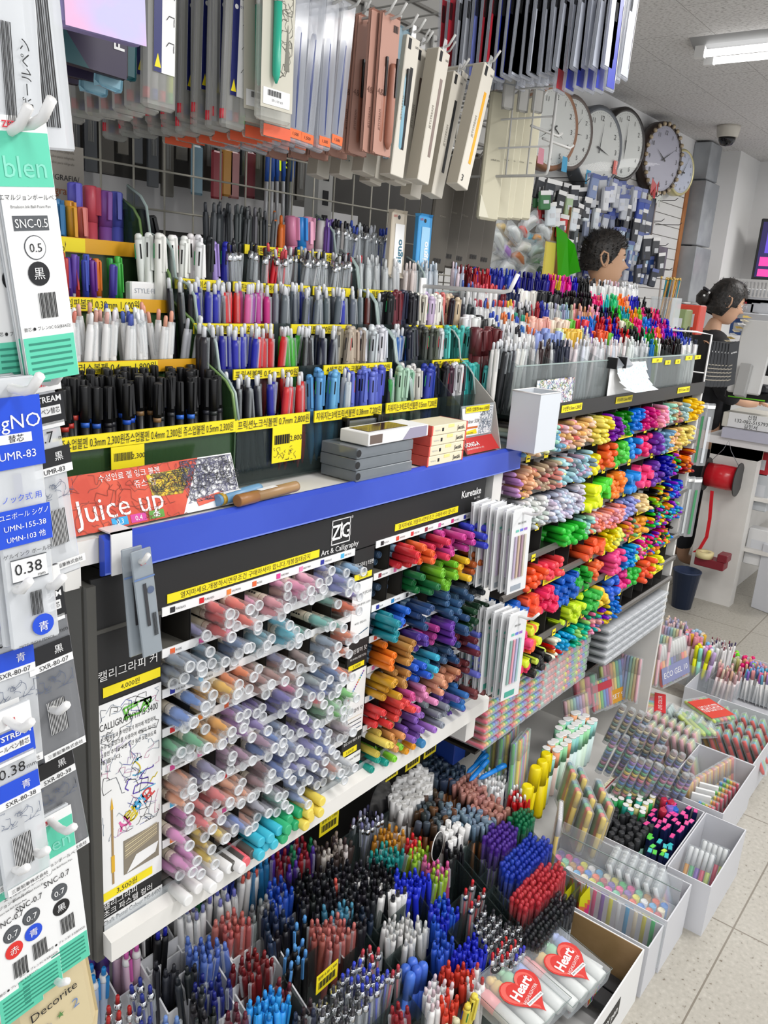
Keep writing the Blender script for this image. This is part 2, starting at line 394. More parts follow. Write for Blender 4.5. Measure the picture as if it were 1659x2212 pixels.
P_FLEX = ('fan_tip_marker', 'marker', me(lathe([(.001, 0), (.006, .012), (.0068, .02), (.0068, .085)], M('cream_barrel', '#e2d6bf', .4), 10), 'fan_tip_marker'), [])
# oval-capped fibre pens that stand in the smoky bins (brown barrel)
def ovalcap(b):
    b.T = Matrix.Diagonal((1, .62, 1, 1)); b.lathe([(.0066, .1), (.0066, .134), (.005, .137)], oc, 10); b.T = Matrix.Identity(4)
P_OVAL = ('oval_cap_pen', 'pen', me(lathe([(.001, 0), (.003, .01), (.0046, .02), (.0046, .1)], M('brown_barrel', '#7a4a22', .4), 8), 'oval_cap_pen'), [('cap', me(ovalcap, 'cap'), False)])
# multi-colour pen: thick barrel, clip, slider slots
def multi(b):
    b.lathe([(.001, 0), (.004, .014), (.0062, .03), (.0062, .128), (.0058, .134)], oc, 10)
def sliders(b):
    for k in range(4):
        a = k*PI/2+.6; x, y = math.cos(a)*.0062, math.sin(a)*.0062
        b.cbox((x, y, .118), (.0016, .0016, .02), [M('slider_red', '#b3202a', .4), M('slider_blue', '#2336a0', .4), M('slider_green', '#1f8f53', .4), black][k])
P_MULTI = ('multicolour_pen', 'pen', me(multi, 'multicolour_pen'), [('clip', me(both(boxf((.005, -.0022, .09), (.0085, .0022, .138), oc), lathe([(.0058, .134), (.0052, .14), (.003, .1425)], oc, 10)), 'clip'), False),
           ('colour_slider', me(sliders, 'colour_slider'), False)])
# brush marker: cream barrel, frosted cap over a coloured nib
beige = Mnoise('kraft_barrel', '#d9cbb2', '#e3d8c2', 60, .5)
def zb(b):
    b.lathe([(.0072, 0), (.0074, .004), (.0074, .09), (.0064, .094)], beige, 14)
    for k in range(9): b.box((-.0012, .0073, .03+k*.0052), (.0012, .00755, .0335+k*.0052), ink)
    b.lathe([(.0076, .083), (.0076, .0855)], M('barrel_collar', '#cdbf9f', .4), 14)
ftint = Mobj('object_colour_frost', mix='#ffffff', fac=.5, clear=.74, rough=.25)
def zcap(b):
    b.lathe([(.0083, .084), (.0082, .13), (.0078, .1345)], ftint, 16, cap=False)
    b.lathe([(.0078, .1345), (.0078, .1375), (.0064, .1375), (.0064, .1345)], Mclear('frosted_rim', '#eef1f4', .3, .25), 16, cap=False)
    b.lathe([(.0064, .1345), (.0001, .1345)], frost, 16, cap=False)
    b.lathe([(.0026, .118), (.0026, .1342)], frost, 8)
P_ZIG = ('brush_marker', 'marker', me(zb, 'brush_marker'), [('nib_holder', me(lathe([(.0068, .092), (.0068, .107), (.0048, .110), (.0042, .121), (.0012, .128)], oc, 10), 'nib_holder'), False), ('cap', me(zcap, 'cap'), False)])
# twin marker: blue-grey or white barrel with a coloured cap that ends in a raised ring
def twin(name, bar, lab):
    def bb(b):
        b.lathe([(.0058, 0), (.006, .003), (.006, .1)], bar, 12)
        b.box((-.003, .0059, .04), (.003, .0061, .075), lab)
    def cc(b):
        b.lathe([(.0066, .095), (.0066, .139), (.0061, .1415)], oc, 14)
        b.lathe([(.0052, .1415), (.0052, .1432), (.0042, .1432), (.0042, .1417)], oc, 14, cap=False)
    return (name, 'marker', me(bb, name), [('cap', me(cc, 'cap'), False)])
P_TWIN = twin('twin_marker', M('slate_barrel', '#46647c', .3), white)
P_TWINW = twin('dot_marker', white, M('label_grey', '#9aa3ad', .5))
P_WCAP = capped('chalk_marker', 'marker', .008, black, oc, None, .14, .085, True, 14)
P_GREENT = ('dual_marker', 'marker', me(lathe([(.008, 0), (.0085, .004), (.0085, .13)], ocl, 12), 'dual_marker'),
            [('cap', me(both(lathe([(.0088, .09), (.0088, .14), (.0075, .14), (.0075, .13)], oc, 12), lathe([(.0089, .137), (.0089, .1405), (.0074, .1405)], white, 12)), 'cap'), False)])
def bundle_label(c): return c
# ------------------------------------------------------------------ white gondola shelf with the black marker display (front plane Y=.8)
YF = .8
greyside = M('display_grey', '#4a4945', .5); dark = M('display_black', '#1c1c1d', .55)
sh = thing('shelf_unit', None, 'white metal shelf unit with a blue front strip above a black marker display', 'shelf', T=(1.0, 1.05, 0))
def sp(name, b, lab=None): return part(name, b, sh, T=Matrix.Translation((-1.0, -1.05, 0)), label=lab)
b = MB(); b.prism([(.47, 1.19), (.49, 1.19), (.49, 1.215), (1.475, 1.215), (1.475, 1.245), (.47, 1.245)], .8, 1.42, shelfw, axis='y')
sp('upper_shelf', b)
b = MB(); b.prism([(.7935, 1.2), (.786, 1.203), (.7865, 1.244), (.7935, 1.249), (.797, 1.249), (.797, 1.2)], .512, 1.472, Mnoise('blue_strip', '#2f49b8', '#3853c4', 4, .3), axis='x')
b.box((.512, .7855, 1.2035), (1.472, .7862, 1.2055), M('blue_light', '#7287dd', .3)); sp('blue_price_strip', b, 'blue plastic price strip along the shelf edge')
b = MB(); b.prism([(.772, .676), (.772, .706), (.79, .712), (.8, .703), (.84, .703), (1.3, .703), (1.3, .69), (.79, .69), (.79, .676)], .5, 1.43, shelfw, axis='x')
b.prism([(.79, .712), (.79, .722), (.793, .722), (.793, .712)], .5, 1.43, clearp, axis='x'); sp('lower_shelf', b)
b = MB(); b.box((.0+1.385, 1.3, 0), (1.43, 1.34, 2.2), steel)
for k in range(40): b.box((1.399, 1.298, .1+k*.05), (1.416, 1.3005, .13+k*.05), black)
sp('slotted_upright', b)
b = MB(); b.box((1.395, .8, .6), (1.43, 1.3, 1.214), shelfw); sp('side_panel', b)

d = thing('marker_display', None, 'black brush marker display rack with a grey side, beneath the blue strip', 'display rack', T=(.93, 1.0, .703))
def dp(name, b, lab=None): return part(name, b, d, T=Matrix.Translation((-.93, -1.0, -.703)), label=lab)
b = MB(); b.box((.488, .798, .67), (.5, 1.25, 1.192), greyside); b.prism([(.798, .67), (.798, 1.192), (.79, 1.192), (.79, .67)], .49, .502, greyside, axis='x'); dp('side_panel', b)
b = MB(); b.box((.5, 1.2, .704), (1.365, 1.21, 1.19), M('display_back', '#242322', .7)); dp('back_panel', b)
def board(x0, x1, z0, z1, mat, y=.797, t=.004): 
    b = MB(); b.box((x0, y, z0), (x1, y+t, z1), mat); return b
def scribble(b, x0, x1, z0, z1, n, cols, y, size=.02, w=.0006):
    r = random.Random(n*7+int(x0*1000))
    for k in range(n):
        x, z = r.uniform(x0, x1), r.uniform(z0, z1); m = M('scrib_'+r.choice(cols), r.choice(cols), .6) if False else M('scribble_'+(c := r.choice(cols)).strip('#'), c, .6)
        a = r.uniform(0, 6.28)
        for j in range(r.randint(3, 7)):
            a += r.uniform(-1.8, 1.8); l = size*r.uniform(.2, .9); x2 = min(x1, max(x0, x+l*math.cos(a))); z2 = min(z1, max(z0, z+l*math.sin(a)))
            dx, dz = x2-x, z2-z; q = math.hypot(dx, dz) or 1; nx, nz = -dz/q*w, dx/q*w
            b.quad([(x-nx, y, z-nz), (x+nx, y, z+nz), (x2+nx, y, z2+nz), (x2-nx, y, z2-nz)], m); x, z = x2, z2
def T(x, z, y, rot=0): return TR((x, y, z), (math.cos(rot), 0, math.sin(rot)), (-math.sin(rot), 0, math.cos(rot)))
# header board
b = board(.5, 1.362, 1.132, 1.197, dark); y = .7965
def ytape(b, x0, x1, z, txt, h=.0105):
    b.box((x0, y-.0008, z-h/2), (x1, y, z+h/2), yellow); b.text(txt, h*.78, ink, T((x0+x1)/2, z, y-.001), maxw=(x1-x0)*.9)
ytape(b, .606, .887, 1.146, '열지마세요,개봉하시면무조건 구매하셔야 합니다.개봉절대금지', .012)
ytape(b, 1.075, 1.268, 1.150, '열지마세요,개봉하시면무조건 구매하셔야 합니다', .012)
bx = .935; bz = 1.172
for q in ((0, -1), (0, 1)): b.box((bx-.021, y-.001, bz+q[1]*.0195-.0007), (bx+.021, y, bz+q[1]*.0195+.0007), white)
for q in (-1, 1): b.box((bx+q*.021-.0007, y-.001, bz-.02), (bx+q*.021+.0007, y, bz+.02), white)
b.text('Z', .034, white, T(bx-.012, bz, y-.001), bold=.012); b.text('I', .034, white, T(bx, bz+.001, y-.001), bold=.012); b.text('G', .034, white, T(bx+.0115, bz, y-.001), bold=.012)
b.quad([(bx-.003, y-.0011, bz+.009), (bx+.003, y-.0011, bz+.009), (bx, y-.0011, bz+.016)], white)
b.text('®', .006, white, T(bx+.025, bz+.019, y-.001)); b.text('Art & Calligraphy', .0125, white, T(bx, 1.1445, y-.001))
b.text('Kuretake', .019, white, T(1.31, 1.176, y-.001), bold=.02, maxw=.068); b.text('Est 1902', .006, white, T(1.332, 1.1625, y-.001))
dp('header_board', b)
# left sign column
b = board(.5, .597, .695, 1.13, dark); b.box((.5, .795, 1.128), (.597, .797, 1.133), greyside)
b.text('캘리그라피 커', .015, white, T(.548, 1.072, y-.001)); b.box((.512, y-.0008, 1.043), (.595, y, 1.056), yellow); b.text('4,000원', .009, ink, T(.55, 1.0495, y-.001))
b.box((.503, y-.0012, .748), (.596, y-.0004, 1.035), paper)
yy = y-.0016
b.text('CALLIGRAPHY/MS-3400', .0135, ink, T(.548, 1.004, yy), maxw=.085)
for i, t in enumerate(('스크랩북킹과 추억만들기 취미에 적합하며,', '순수 안료잉크를 사용하여 세월이 지나도', '소중한 추억을 오랜 시간 동안 보존하도록', '해 줍니다.')): b.text(t, .0072, ink, T(.506, .987-i*.0105, yy), 'L', maxw=.082)
scribble(b, .507, .592, .84, 1.03, 62, ['#8f9aa8', '#5a5f68', '#8f9aa8', '#b7a6cf', '#d49ab4', '#3b49a0', '#333333'], yy, .016, .00035)
scribble(b, .53, .58, 1.0, 1.02, 6, ['#6fc24a'], yy, .02, .0014); scribble(b, .54, .59, .89, .94, 8, ['#49a7cf', '#5b3fae', '#d8c22c'], yy, .014, .0008)
for i, (c, t) in enumerate((('#e46aa8', '사'), ('#dcc62e', '랑'), ('#47a7d9', '해'), ('#d44c4c', '요'))): b.text(t, .022, M('doodle_'+str(i), c, .6), T(.538+i*.012, .853+i*.009, yy, .5), bold=.03)
b.box((.5185, yy-.0003, .772), (.5215, yy, .89), M('pencil_wood', '#a98a5b', .6)); b.box((.5175, yy-.0004, .79), (.5225, yy-.0001, .815), M('pencil_gold', '#e2b02c', .6)); b.quad([(.5178, yy-.0004, .884), (.5222, yy-.0004, .884), (.52, yy-.0004, .902)], M('pencil_gold'))
b.box((.536, yy-.0003, .776), (.591, yy, .828), M('photo_patch', '#8b8272', .6))
for i in range(7): b.quad([(.538, yy-.0005, .80+i*.0035), (.588, yy-.0005, .812+i*.0028), (.588, yy-.0005, .8135+i*.0028), (.538, yy-.0005, .802+i*.0035)], M('photo_pens', '#d8c9a2', .6) if i % 2 else M('photo_pens2', '#b6a78a', .6))
b.quad([(.54, yy-.0006, .777), (.585, yy-.0006, .785), (.59, yy-.0006, .80), (.555, yy-.0006, .798)], paper)
b.box((.501, y-.0022, .753), (.58, y-.0018, .765), yellow); b.text('3,500원', .0105, ink, T(.54, .759, y-.0024))
b.text('캘리그라피', .0115, white, T(.505, .7435, y-.0012), 'L', maxw=.06); b.text('초크 파스텔 컬러', .0115, white, T(.505, .7315, y-.0012), 'L', maxw=.075)
b.box((.501, y-.001, .700), (.597, y-.0002, .724), paper); b.text('Chalk Pastel Colour MS-6400', .0105, ink, T(.549, .718, y-.0014), maxw=.09); b.box((.53, y-.0014, .707), (.57, y-.001, .7092), M('navy_plastic'))
dp('left_sign', b)
# middle sign column
b = board(.972, 1.024, .695, 1.13, dark)
b.text('캘리그라피 || 트윈펜', .0085, white, T(.998, 1.104, y-.001), maxw=.048); b.box((.975, y-.0008, 1.078), (1.02, y, 1.088), yellow); b.text('3,000원', .0075, ink, T(.998, 1.083, y-.001))
b.box((.973, y-.001, .968), (1.023, y-.0004, 1.074), paper); b.text('CALLIGRAPHY ||TC-3100', .0068, ink, T(.998, 1.052, yy), maxw=.047); b.text('펜의 색이 끝까지 고르게', .0045, ink, T(.998, 1.033, yy)); b.text('써지는 펜입니다.', .0045, ink, T(.998, 1.0, yy))
b.quad([(.977, yy, .974), (1.019, yy, .984), (1.019, yy, .986), (.977, yy, .9755)], M('slate_barrel'))
b.text('클린컬러 닷', .0095, white, T(.998, .949, y-.001), maxw=.044); b.text('TC-6100 (리필 잉크)', .005, white, T(.998, .936, y-.001)); b.box((.975, y-.0008, .916), (1.016, y, .925), yellow); b.text('3,300원', .0068, ink, T(.996, .9205, y-.001))
b.box((.973, y-.001, .79), (1.023, y-.0004, .912), paper)
for i in range(14): b.T = aim((.979+i*.0028, yy, .862+i*.0033), (0, -1, 0)); b.lathe([(.0018, 0), (.0001, .0004)], M('dot'+str(i % 7), ['#d22f4e', '#e2632a', '#e3bb2d', '#4fae4b', '#2a82c9', '#4b3fa8', '#8e3f9e'][i % 7], .5), 8, cap=False)
b.T = Matrix.Identity(4); b.text('클린컬러 닷', .0085, ink, T(1.0, .835, yy), maxw=.04)
for k in range(4): b.box((.977, yy, .798+k*.008), (1.018, yy+.0003, .7992+k*.008), [M('slate_barrel'), M('navy_plastic'), dark, beige][k])
b.text('캘리그라피 메탈릭 컬러', .0062, white, T(.998, .776, y-.001), maxw=.046); b.box((.975, y-.0008, .752), (1.012, y, .763), yellow); b.text('3,500원', .0068, ink, T(.993, .7575, y-.001))
b.box((.973, y-.001, .727), (1.023, y-.0004, .749), paper); b.text('Metallic Colour MS-8400', .0062, ink, T(.998, .741, yy), maxw=.047)
dp('middle_sign', b)
# bays: shelves, dividers, colour-name strips
rowz = [1.07-i*.0572 for i in range(7)]
names = ['PURE BLACK', 'PURE RED', 'SALMON', 'ROSE', 'PURE PINK', 'BABY PINK', 'PURE BLUE', 'BABY BLUE']; chips = ['#26262a', '#d8262e', '#f08a3c', '#e86a3a', '#e04a98', '#ee8fb8', '#28309a', '#49b6e6']
names2 = ['BLACK', 'CARMINE RED', 'SCARLET RED', 'DARK RED', 'PINK', 'PINK RED', 'BLUE', 'SKY BLUE']; chips2 = ['#26262a', '#e04a32', '#d83a3c', '#8a2638', '#e06aa8', '#d02a78', '#28309a', '#2a8ac8']
for bay, (x0, x1, nn, cc) in enumerate(((.598, .972, names, chips), (1.026, 1.362, names2, chips2))):
    W = (x1-x0)/8
    for i in range(8):
        z = 1.13-i*.0572
        s = MB(); s.prism([(.8, z-.004), (.797, z), (1.19, z-.02), (1.19, z-.023)], x0, x1, M('rack_clear', '#77756e', .3), axis='x')
        if i in (0, 1, 2, 3, 4, 5, 6):
            s.box((x0, .7955, z-.006), (x1, .797, z+.006), paper)
            for k in range(8 if i == 0 else 3):
                s.box((x0+W*k+.012, .7948, z-.0036), (x0+W*k+.0195, .7956, z+.0036), M('chip'+cc[(k+i*3) % 8].strip('#'), cc[(k+i*3) % 8], .5))
                s.text(nn[(k+i*3) % 8], .0042, ink, T(x0+W*k+.0205, z, .7946), 'L', maxw=.016)
        dp('rack_shelf', s)
    for k in range(1, 8):
        s = MB(); s.box((x0+W*k-.0004, .798, .71), (x0+W*k+.0004, .8, 1.125), dark); s.box((x0+W*k-.0004, .8, .71), (x0+W*k+.0004, 1.19, 1.12), M('divider_smoke', '#37342f', .5)); dp('rack_divider', s)
L_COL = [
 ['', '#e05a5a', '#f2796c', '#e9a0aa', '#e58fb4', '#f0aac6', '#7f86c4', '#86b4da'],
 ['#8b97a8', '#6f8fa0', '#5a78a0', '#7fb8c8', '#5fc2d6', '#62b5a6', '#6fae9f', '#f0703a'],
 ['#5f8ad0', '#e8b33c', '#f08a4c', '#a9837c', '#b38880', '#a8978f', '#8fa0b4', '#e8825c'],
 ['#62b383', '#f0ad3a', '#9a6cae', '#8c7ab8', '#7a78bf', '#9aa6a8', '#5c7aa6', '#b59a94'],
 ['#eda47e', '#9390b8', '#a887a0', '#5d80c0', '#8596b8', '#8a7cc0', '#9cd0a2', '#7fcf72'],
 ['#e18ac8', '#ee7a7a', '#e8a884', '#a07c80', '#6a86c8', '#9a98d2', '#8a9cd8', '#b4a2aa'],
 ['#d98ac6', '#e8cb50', '#f0a650', '#c08a76', '#a8a0b0', '#8ea2cc', '#a4b0d6', '#c4c8d0']]
def cname(c):
    r, g, bl = [int(c[i:i+2], 16)/255 for i in (1, 3, 5)]
    import colorsys
    h, s, v = colorsys.rgb_to_hsv(r, g, bl); h *= 360
    if s < .14: return 'white' if v > .85 else 'grey' if v > .3 else 'black'
    if v < .25: return 'black'
    base = 'red' if h < 14 or h > 345 else 'orange' if h < 36 else 'yellow' if h < 66 else 'lime green' if h < 95 else 'green' if h < 160 else 'teal' if h < 190 else 'blue' if h < 245 else 'purple' if h < 290 else 'pink'
    if base == 'orange' and v < .6: base = 'brown'
    if base in ('red', 'orange') and s < .35: base = 'beige'
    return ('dark ' if v < .45 and base not in ('brown',) else 'pale ' if s < .4 and v > .75 else '')+base
ORD = ['top', 'second', 'third', 'fourth', 'fifth', 'sixth', 'seventh', 'eighth', 'ninth', 'tenth', 'eleventh', 'twelfth', 'thirteenth', 'fourteenth']
ORC = ['first']+ORD[1:]
x0, W = .598, (.972-.598)/8
for i, row in enumerate(L_COL):
    for k, c in enumerate(row):
        if not c: continue
        n3 = 0
        for v in range(3):
            for h in range(2):
                if rnd.random() < (.06, .12, .42)[v]: continue
                x = x0+W*(k+.5)+(h-.5)*.0185+U(-.0015, .0015)+(v % 2)*.003; z = rowz[i]+.0088+v*.0158+U(-.001, .001)
                cc = c if rnd.random() > .08 else rnd.choice(rnd.choice(L_COL)[1:])
                out = U(.015, .055)+(2-v)*-.004
                pen(P_ZIG, aim((x, YF+.135-out-.0, z+.006), (U(-.03, .03), -1, U(.0, .035)), U(0, 6.28)), jit(cc or c, .03), 'cream %s brush marker, frosted cap, %s row, %s column of left rack bay' % (cname(c), ORD[i], ORC[k]), 'brush markers in the left bay, row %d column %d' % (i+1, k+1))
R_COL = [
 ['', '#d92c35', '#ef6a35', '#d8385a', '#cf4496', '#c2429a', '#4046c6', '#2190cf'],
 ['', '', '#1c6e3c', '#6fb52c', '#79c230', '#efbf2a', '#b25c2c', '#4a2c22'],
 ['#1c8796', '#2a6bd2', '#2a4a78', '', '#3c5f86', '#3f5f80', '#48525a', '#3e4448'],
 ['#f07c22', '#b98645', '#5b3fa0', '#b0418f', '#6b3aa2', '#3c5b86', '#22482e', '#1d3f2a'],
 ['#cf9a28', '#bd8a4c', '#2f62d0', '#42b8d4', '#3c5878', '#2f4c74', '#6b2a34', '#6a72cc'],
 ['#e23f40', '#e04a48', '#dd5a9c', '#e48fbc', '#e0a080', '#cf8e70', '#6d3238', '#7278cf'],
 ['#e9d263', '#d99a5c', '#7f58b0', '#a678cc', '#8f959e', '#6e58a6', '#3d7cc2', '#8a4a4c']]
R_BOT = ['#1fa08e', '#86cf3a', '#f2a82a', '#8f7c4c', '#8d9094', '#4f8a58', '#5f3fa2', '#2f6cae']
x0, W = 1.026, (1.362-1.026)/8
for i, row in enumerate(R_COL):
    for k, c in enumerate(row):
        proto = P_TWIN if i < 4 else P_TWINW
        if i == 6: pass
        for v in range(3):
            for h in range(2):
                c2 = c
                if not c: 
                    if v < 2: c2 = '#31475c'; out = U(-.03, -.01)
                    else: continue
                else:
                    if rnd.random() < (.05, .1, .3)[v]: continue
                    out = U(.015, .06)
                x = x0+W*(k+.5)+(h-.5)*.0165+U(-.001, .001)+(v % 2)*.003; z = (1.07-i*.0572)+.009+v*.0142
                pen(proto, aim((x, YF+.142-out, z+.005), (U(-.02, .02), -1, U(0, .03)), U(0, 6.28)), jit(c2, .03), '%s capped twin marker, %s row, %s column of right rack bay' % (cname(c2), ORD[i], ORC[k]), 'twin markers in the right bay, row %d column %d' % (i+1, k+1))
# bottom shelf of the display
xs = [(.612, '#f1f1f0', 6), (.70, '#55534f', 3), (.722, '#e0606a', 1), (.74, '#3cb9d0', 6), (.792, '#2fae74', 6), (.84, '#ecd55c', 6), (1.17, '#2f78ae', 1)]
for x, c, n in xs:
    for q in range(n):
        h, v = (q % 3, q//3) if n > 1 and c != '#f1f1f0' else (q, 0)
        pen(P_WCAP, aim((x+h*.0185+v*.007, YF+.145-.05+U(-.008, .008)-(.0 if n > 1 else 0), .7125+v*.0155), (U(-.04, .04), -1, 0), 0), jit(c, .02), '%s capped chalk marker lying on the bottom ledge of the marker rack' % cname(c), '%s chalk markers on the bottom ledge' % cname(c))
for i in range(22):
    pen(P_TWINW, aim((1.03+i*.0152, YF+.15-U(.0, .045), .7125+(i % 2)*.0135), (U(-.05, .05), -1, 0)), jit(R_BOT[(i//3) % 8], .03), '%s dot marker in the lowest row of the right rack bay' % cname(R_BOT[(i//3) % 8]), 'dot markers in the lowest row of the right bay')
# ------------------------------------------------------------------ pen racks on the white shelf
def Xp(px, Y, z):
    """the X at which a point at depth Y and height z stands in photo column px"""
    w = Vector((0, Y, z))-CO; dx = px-CX
    return (dx*w.dot(CF)-FPX*w.dot(CR))/(FPX*CR.x-dx*CF.x)
def fillrow(proto, x0, x1, y0, z, cols, lab, grp, deep=2, dx=.0125, dy=.012, lean=.06, zj=.004, skip=.08, c2=None, flat=True):
    n = max(1, int((x1-x0)/dx))
    for j in range(deep):
        for i in range(n):
            if rnd.random() < skip: continue
            c = cols[min(len(cols)-1, int(i/n*len(cols)))] if isinstance(cols, list) else rnd.choice(cols)
            p = (x0+(i+.5)*(x1-x0)/n+(j % 2)*dx*.4+U(-.0015, .0015), y0+j*dy+U(-.001, .001), z+U(-zj, zj)+j*.004)
            pen(proto, aim(p, (U(-lean, lean), U(-.04, .1), 1), U(-2.2, -.9)), jit(c, .035), lab % cname2(c), grp % cname2(c), c2)
def cname2(c): return cname(c)
RK = {}
def rack(name, label, x0, x1, tiers, smat, edge, sheet, base=1.246, back=None):
    """stepped acrylic rack: tiers = [(Y, z of strip centre)]"""
    r = thing(name, None, label, 'pen rack', T=((x0+x1)/2, tiers[0][0]+.1, base)); inv = Matrix.Translation((-(x0+x1)/2, -tiers[0][0]-.1, -base))
    for i, (Y, z) in enumerate(tiers):
        b = MB(); b.box((x0, Y+.001, max(base, z-.09)), (x1, Y+.003, z+.008), sheet); part('tier_front', b, r, inv)
        b = MB(); b.box((x0, Y+.003, max(base, z-.088)), (x1, Y+.05, max(base, z-.088)+.003), sheet); part('tier_floor', b, r, inv)
    for x in (x0, x1):
        pf = [(tiers[0][0]-.002, base)]
        for i, (Y, z) in enumerate(tiers): pf += [(Y-.004, z+.008), (Y+.004, z+.045), (Y+.018, z+.06)]; 
        pf += [(tiers[-1][0]+.05, tiers[-1][1]+.075), (tiers[-1][0]+.06, base)]
        b = MB(); b.prism(pf, x-.0015, x+.0015, sheet, axis='x')
        b.tube([(x, y, z) for y, z in pf[1:-1]], .0022, edge, 5); part('side_divider', b, r, inv, label='curved edge divider')
    return r, inv
def strip(r, inv, x0, x1, Y, z, mat, texts, h=.014, nm='price_strip'):
    b = MB(); b.box((x0, Y-.0015, z-h/2), (x1, Y+.0008, z+h/2), mat)
    for (a, c, t, bg) in texts:
        if bg: b.box((a, Y-.0022, z-h*.46), (c, Y-.0015, z+h*.46), yellow)
        b.text(t, h*.78, ink, T((a+c)/2, z, Y-.0026), maxw=(c-a)*.96)
    part(nm, b, r, inv, label='yellow price strip')
r1, i1 = rack('acrylic_pen_rack', 'green-edged stepped acrylic pen rack at the left end of the white shelf', .496, .776, [(.87, 1.34), (.945, 1.418), (1.01, 1.493), (1.08, 1.567)], yellow, greened, greenac)
strip(r1, i1, .497, .776, .867, 1.341, yellow, [(.503, .776, '쥬스업볼펜 0.3mm 2,300원쥬스업볼펜 0.4mm 2,300원 쥬스업볼펜 0.5mm 2,300원', 0)], .018)
strip(r1, i1, .47, .776, .942, 1.418, amber, [(.535, .70, '쥬스업플러스볼펜 0.4mm 1,800원', 1)], .016)
strip(r1, i1, .50, .776, 1.007, 1.493, amber, [(.585, .72, '스타일핏볼펜 0.38mm 1,600원', 1)], .018)
strip(r1, i1, .50, .776, 1.077, 1.568, amber, [(.59, .68, '1,200', 1)], .02)
for (x0, x1, Y, z, t) in ((.574, .622, .866, 1.318, '2,300'), (.596, .648, 1.0755, 1.562, '1200')):
    b = MB(); b.box((x0, Y-.003, z-.014), (x1, Y-.0022, z+.014), yellow)
    for k in range(14): b.box((x0+.004+k*.0019, Y-.0034, z-.004), (x0+.004+k*.0019+(.0011 if k % 3 else .0006), Y-.003, z+.006), ink)
    b.text(t, .009, ink, T(x1-.009, z, Y-.0034)); part('price_tag', b, r1, i1)
LBL = ' on the %s tier of the green rack'
fillrow(P_CAP, .503, .772, .882, 1.262, ['#b5322c', '#2a5fc0', '#222226', '#2456c4', '#8a6a44', '#2b2b2f', '#2e6ad0', '#27272b', '#2b2b2f'], 'black capped gel pen with %s band'+LBL % 'lowest', 'black capped pens with %s band', deep=4, dx=.0135, dy=.013, lean=.05, skip=.05)
fillrow(P_CLICKW, .51, .73, .955, 1.345, ['#e8e6e4', '#e08674', '#efefee', '#e2b0a2', '#ececec', '#4a5fae', '#eeeeee', '#e7a48c'], 'white barrelled gel pen with %s button'+LBL % 'second', 'white gel pens with %s button', deep=3, dx=.0125, lean=.14)
fillrow(P_CLICKS, .735, .77, .955, 1.342, ['#b9bcc0', '#dfe0e2'], '%s metallic pen in clear wrap'+LBL % 'second', '%s wrapped pens', deep=2, dx=.014, lean=.2)
fillrow(P_FINE, .60, .708, 1.022, 1.41, ['#d9622b', '#b5332f', '#5c3f9e', '#b5332f', '#3548b0', '#7a3f9a', '#df7a2a', '#4a3f9e', '#2f9a4a', '#3fa83e'], 'silver fineliner with %s cap'+LBL % 'third', 'silver fineliners with %s caps', deep=2, dx=.0105, lean=.03)
fillrow(P_FINE, .50, .60, 1.022, 1.405, ['#3548b0', '#b5332f'], 'silver fineliner with %s cap at the left'+LBL % 'third', 'left silver fineliners with %s caps', deep=2, dx=.0115, lean=.03)
fillrow(P_FLATH, .575, .70, 1.09, 1.485, ['#7a4aa8', '#2f8c7a', '#b08ac0', '#d0458a', '#8a5ab8', '#5a78b0', '#e0842c', '#3a7fb0', '#4a6ab8', '#e0a02c', '#3f8fb0', '#e07b74', '#ef8c3a'], 'stubby %s fibre marker with paper label'+LBL % 'top', '%s stubby fibre markers', deep=2, dx=.0165, dy=.018, lean=.03)
fillrow(P_BIGH, .66, .775, 1.122, 1.51, ['#c4506e', '#5f5fc0', '#d65a68', '#8a56a8', '#5f62c8', '#c94a62'], 'fat rounded %s pen behind'+LBL % 'top', '%s fat pens at the back', deep=1, dx=.021, lean=.05)
fillrow(P_BLACKM, .785, .86, 1.115, 1.495, ['#2a2a2c'], '%s fat marker leaning at the back of the middle rack', '%s fat markers leaning', deep=1, dx=.018, lean=.3)
# style-fit carton
t = thing('pen_carton', None, 'white pen carton with blue bands and black BT21 badge beside the silver fineliners', 'box', T=(.742, 1.022, 1.405))
b = MB(); b.rbox((-.026, 0, 0), (.024, .014, .12), paper, .002); b.text('STYLE·FIT', .0095, M('pale_text', '#a9b0b8', .6), T(0, .108, -.0006), maxw=.04); b.box((-.018, -.0005, .092), (.018, 0, .096), M('lilac_band', '#8f8fd0', .6)); b.box((-.018, -.0005, .084), (.01, 0, .088), M('lilac_band'))
b.box((-.012, -.0005, .064), (.012, 0, .076), ink); b.text('BT21', .008, paper, T(0, .07, -.001), bold=.02); b.T = aim((.015, -.0004, .05), (0, -1, 0)); b.lathe([(.008, 0), (.0001, .0004)], M('sky_dot', '#6ab4e0', .5), 12, cap=False); b.T = Matrix.Identity(4); part('carton_body', b, t)
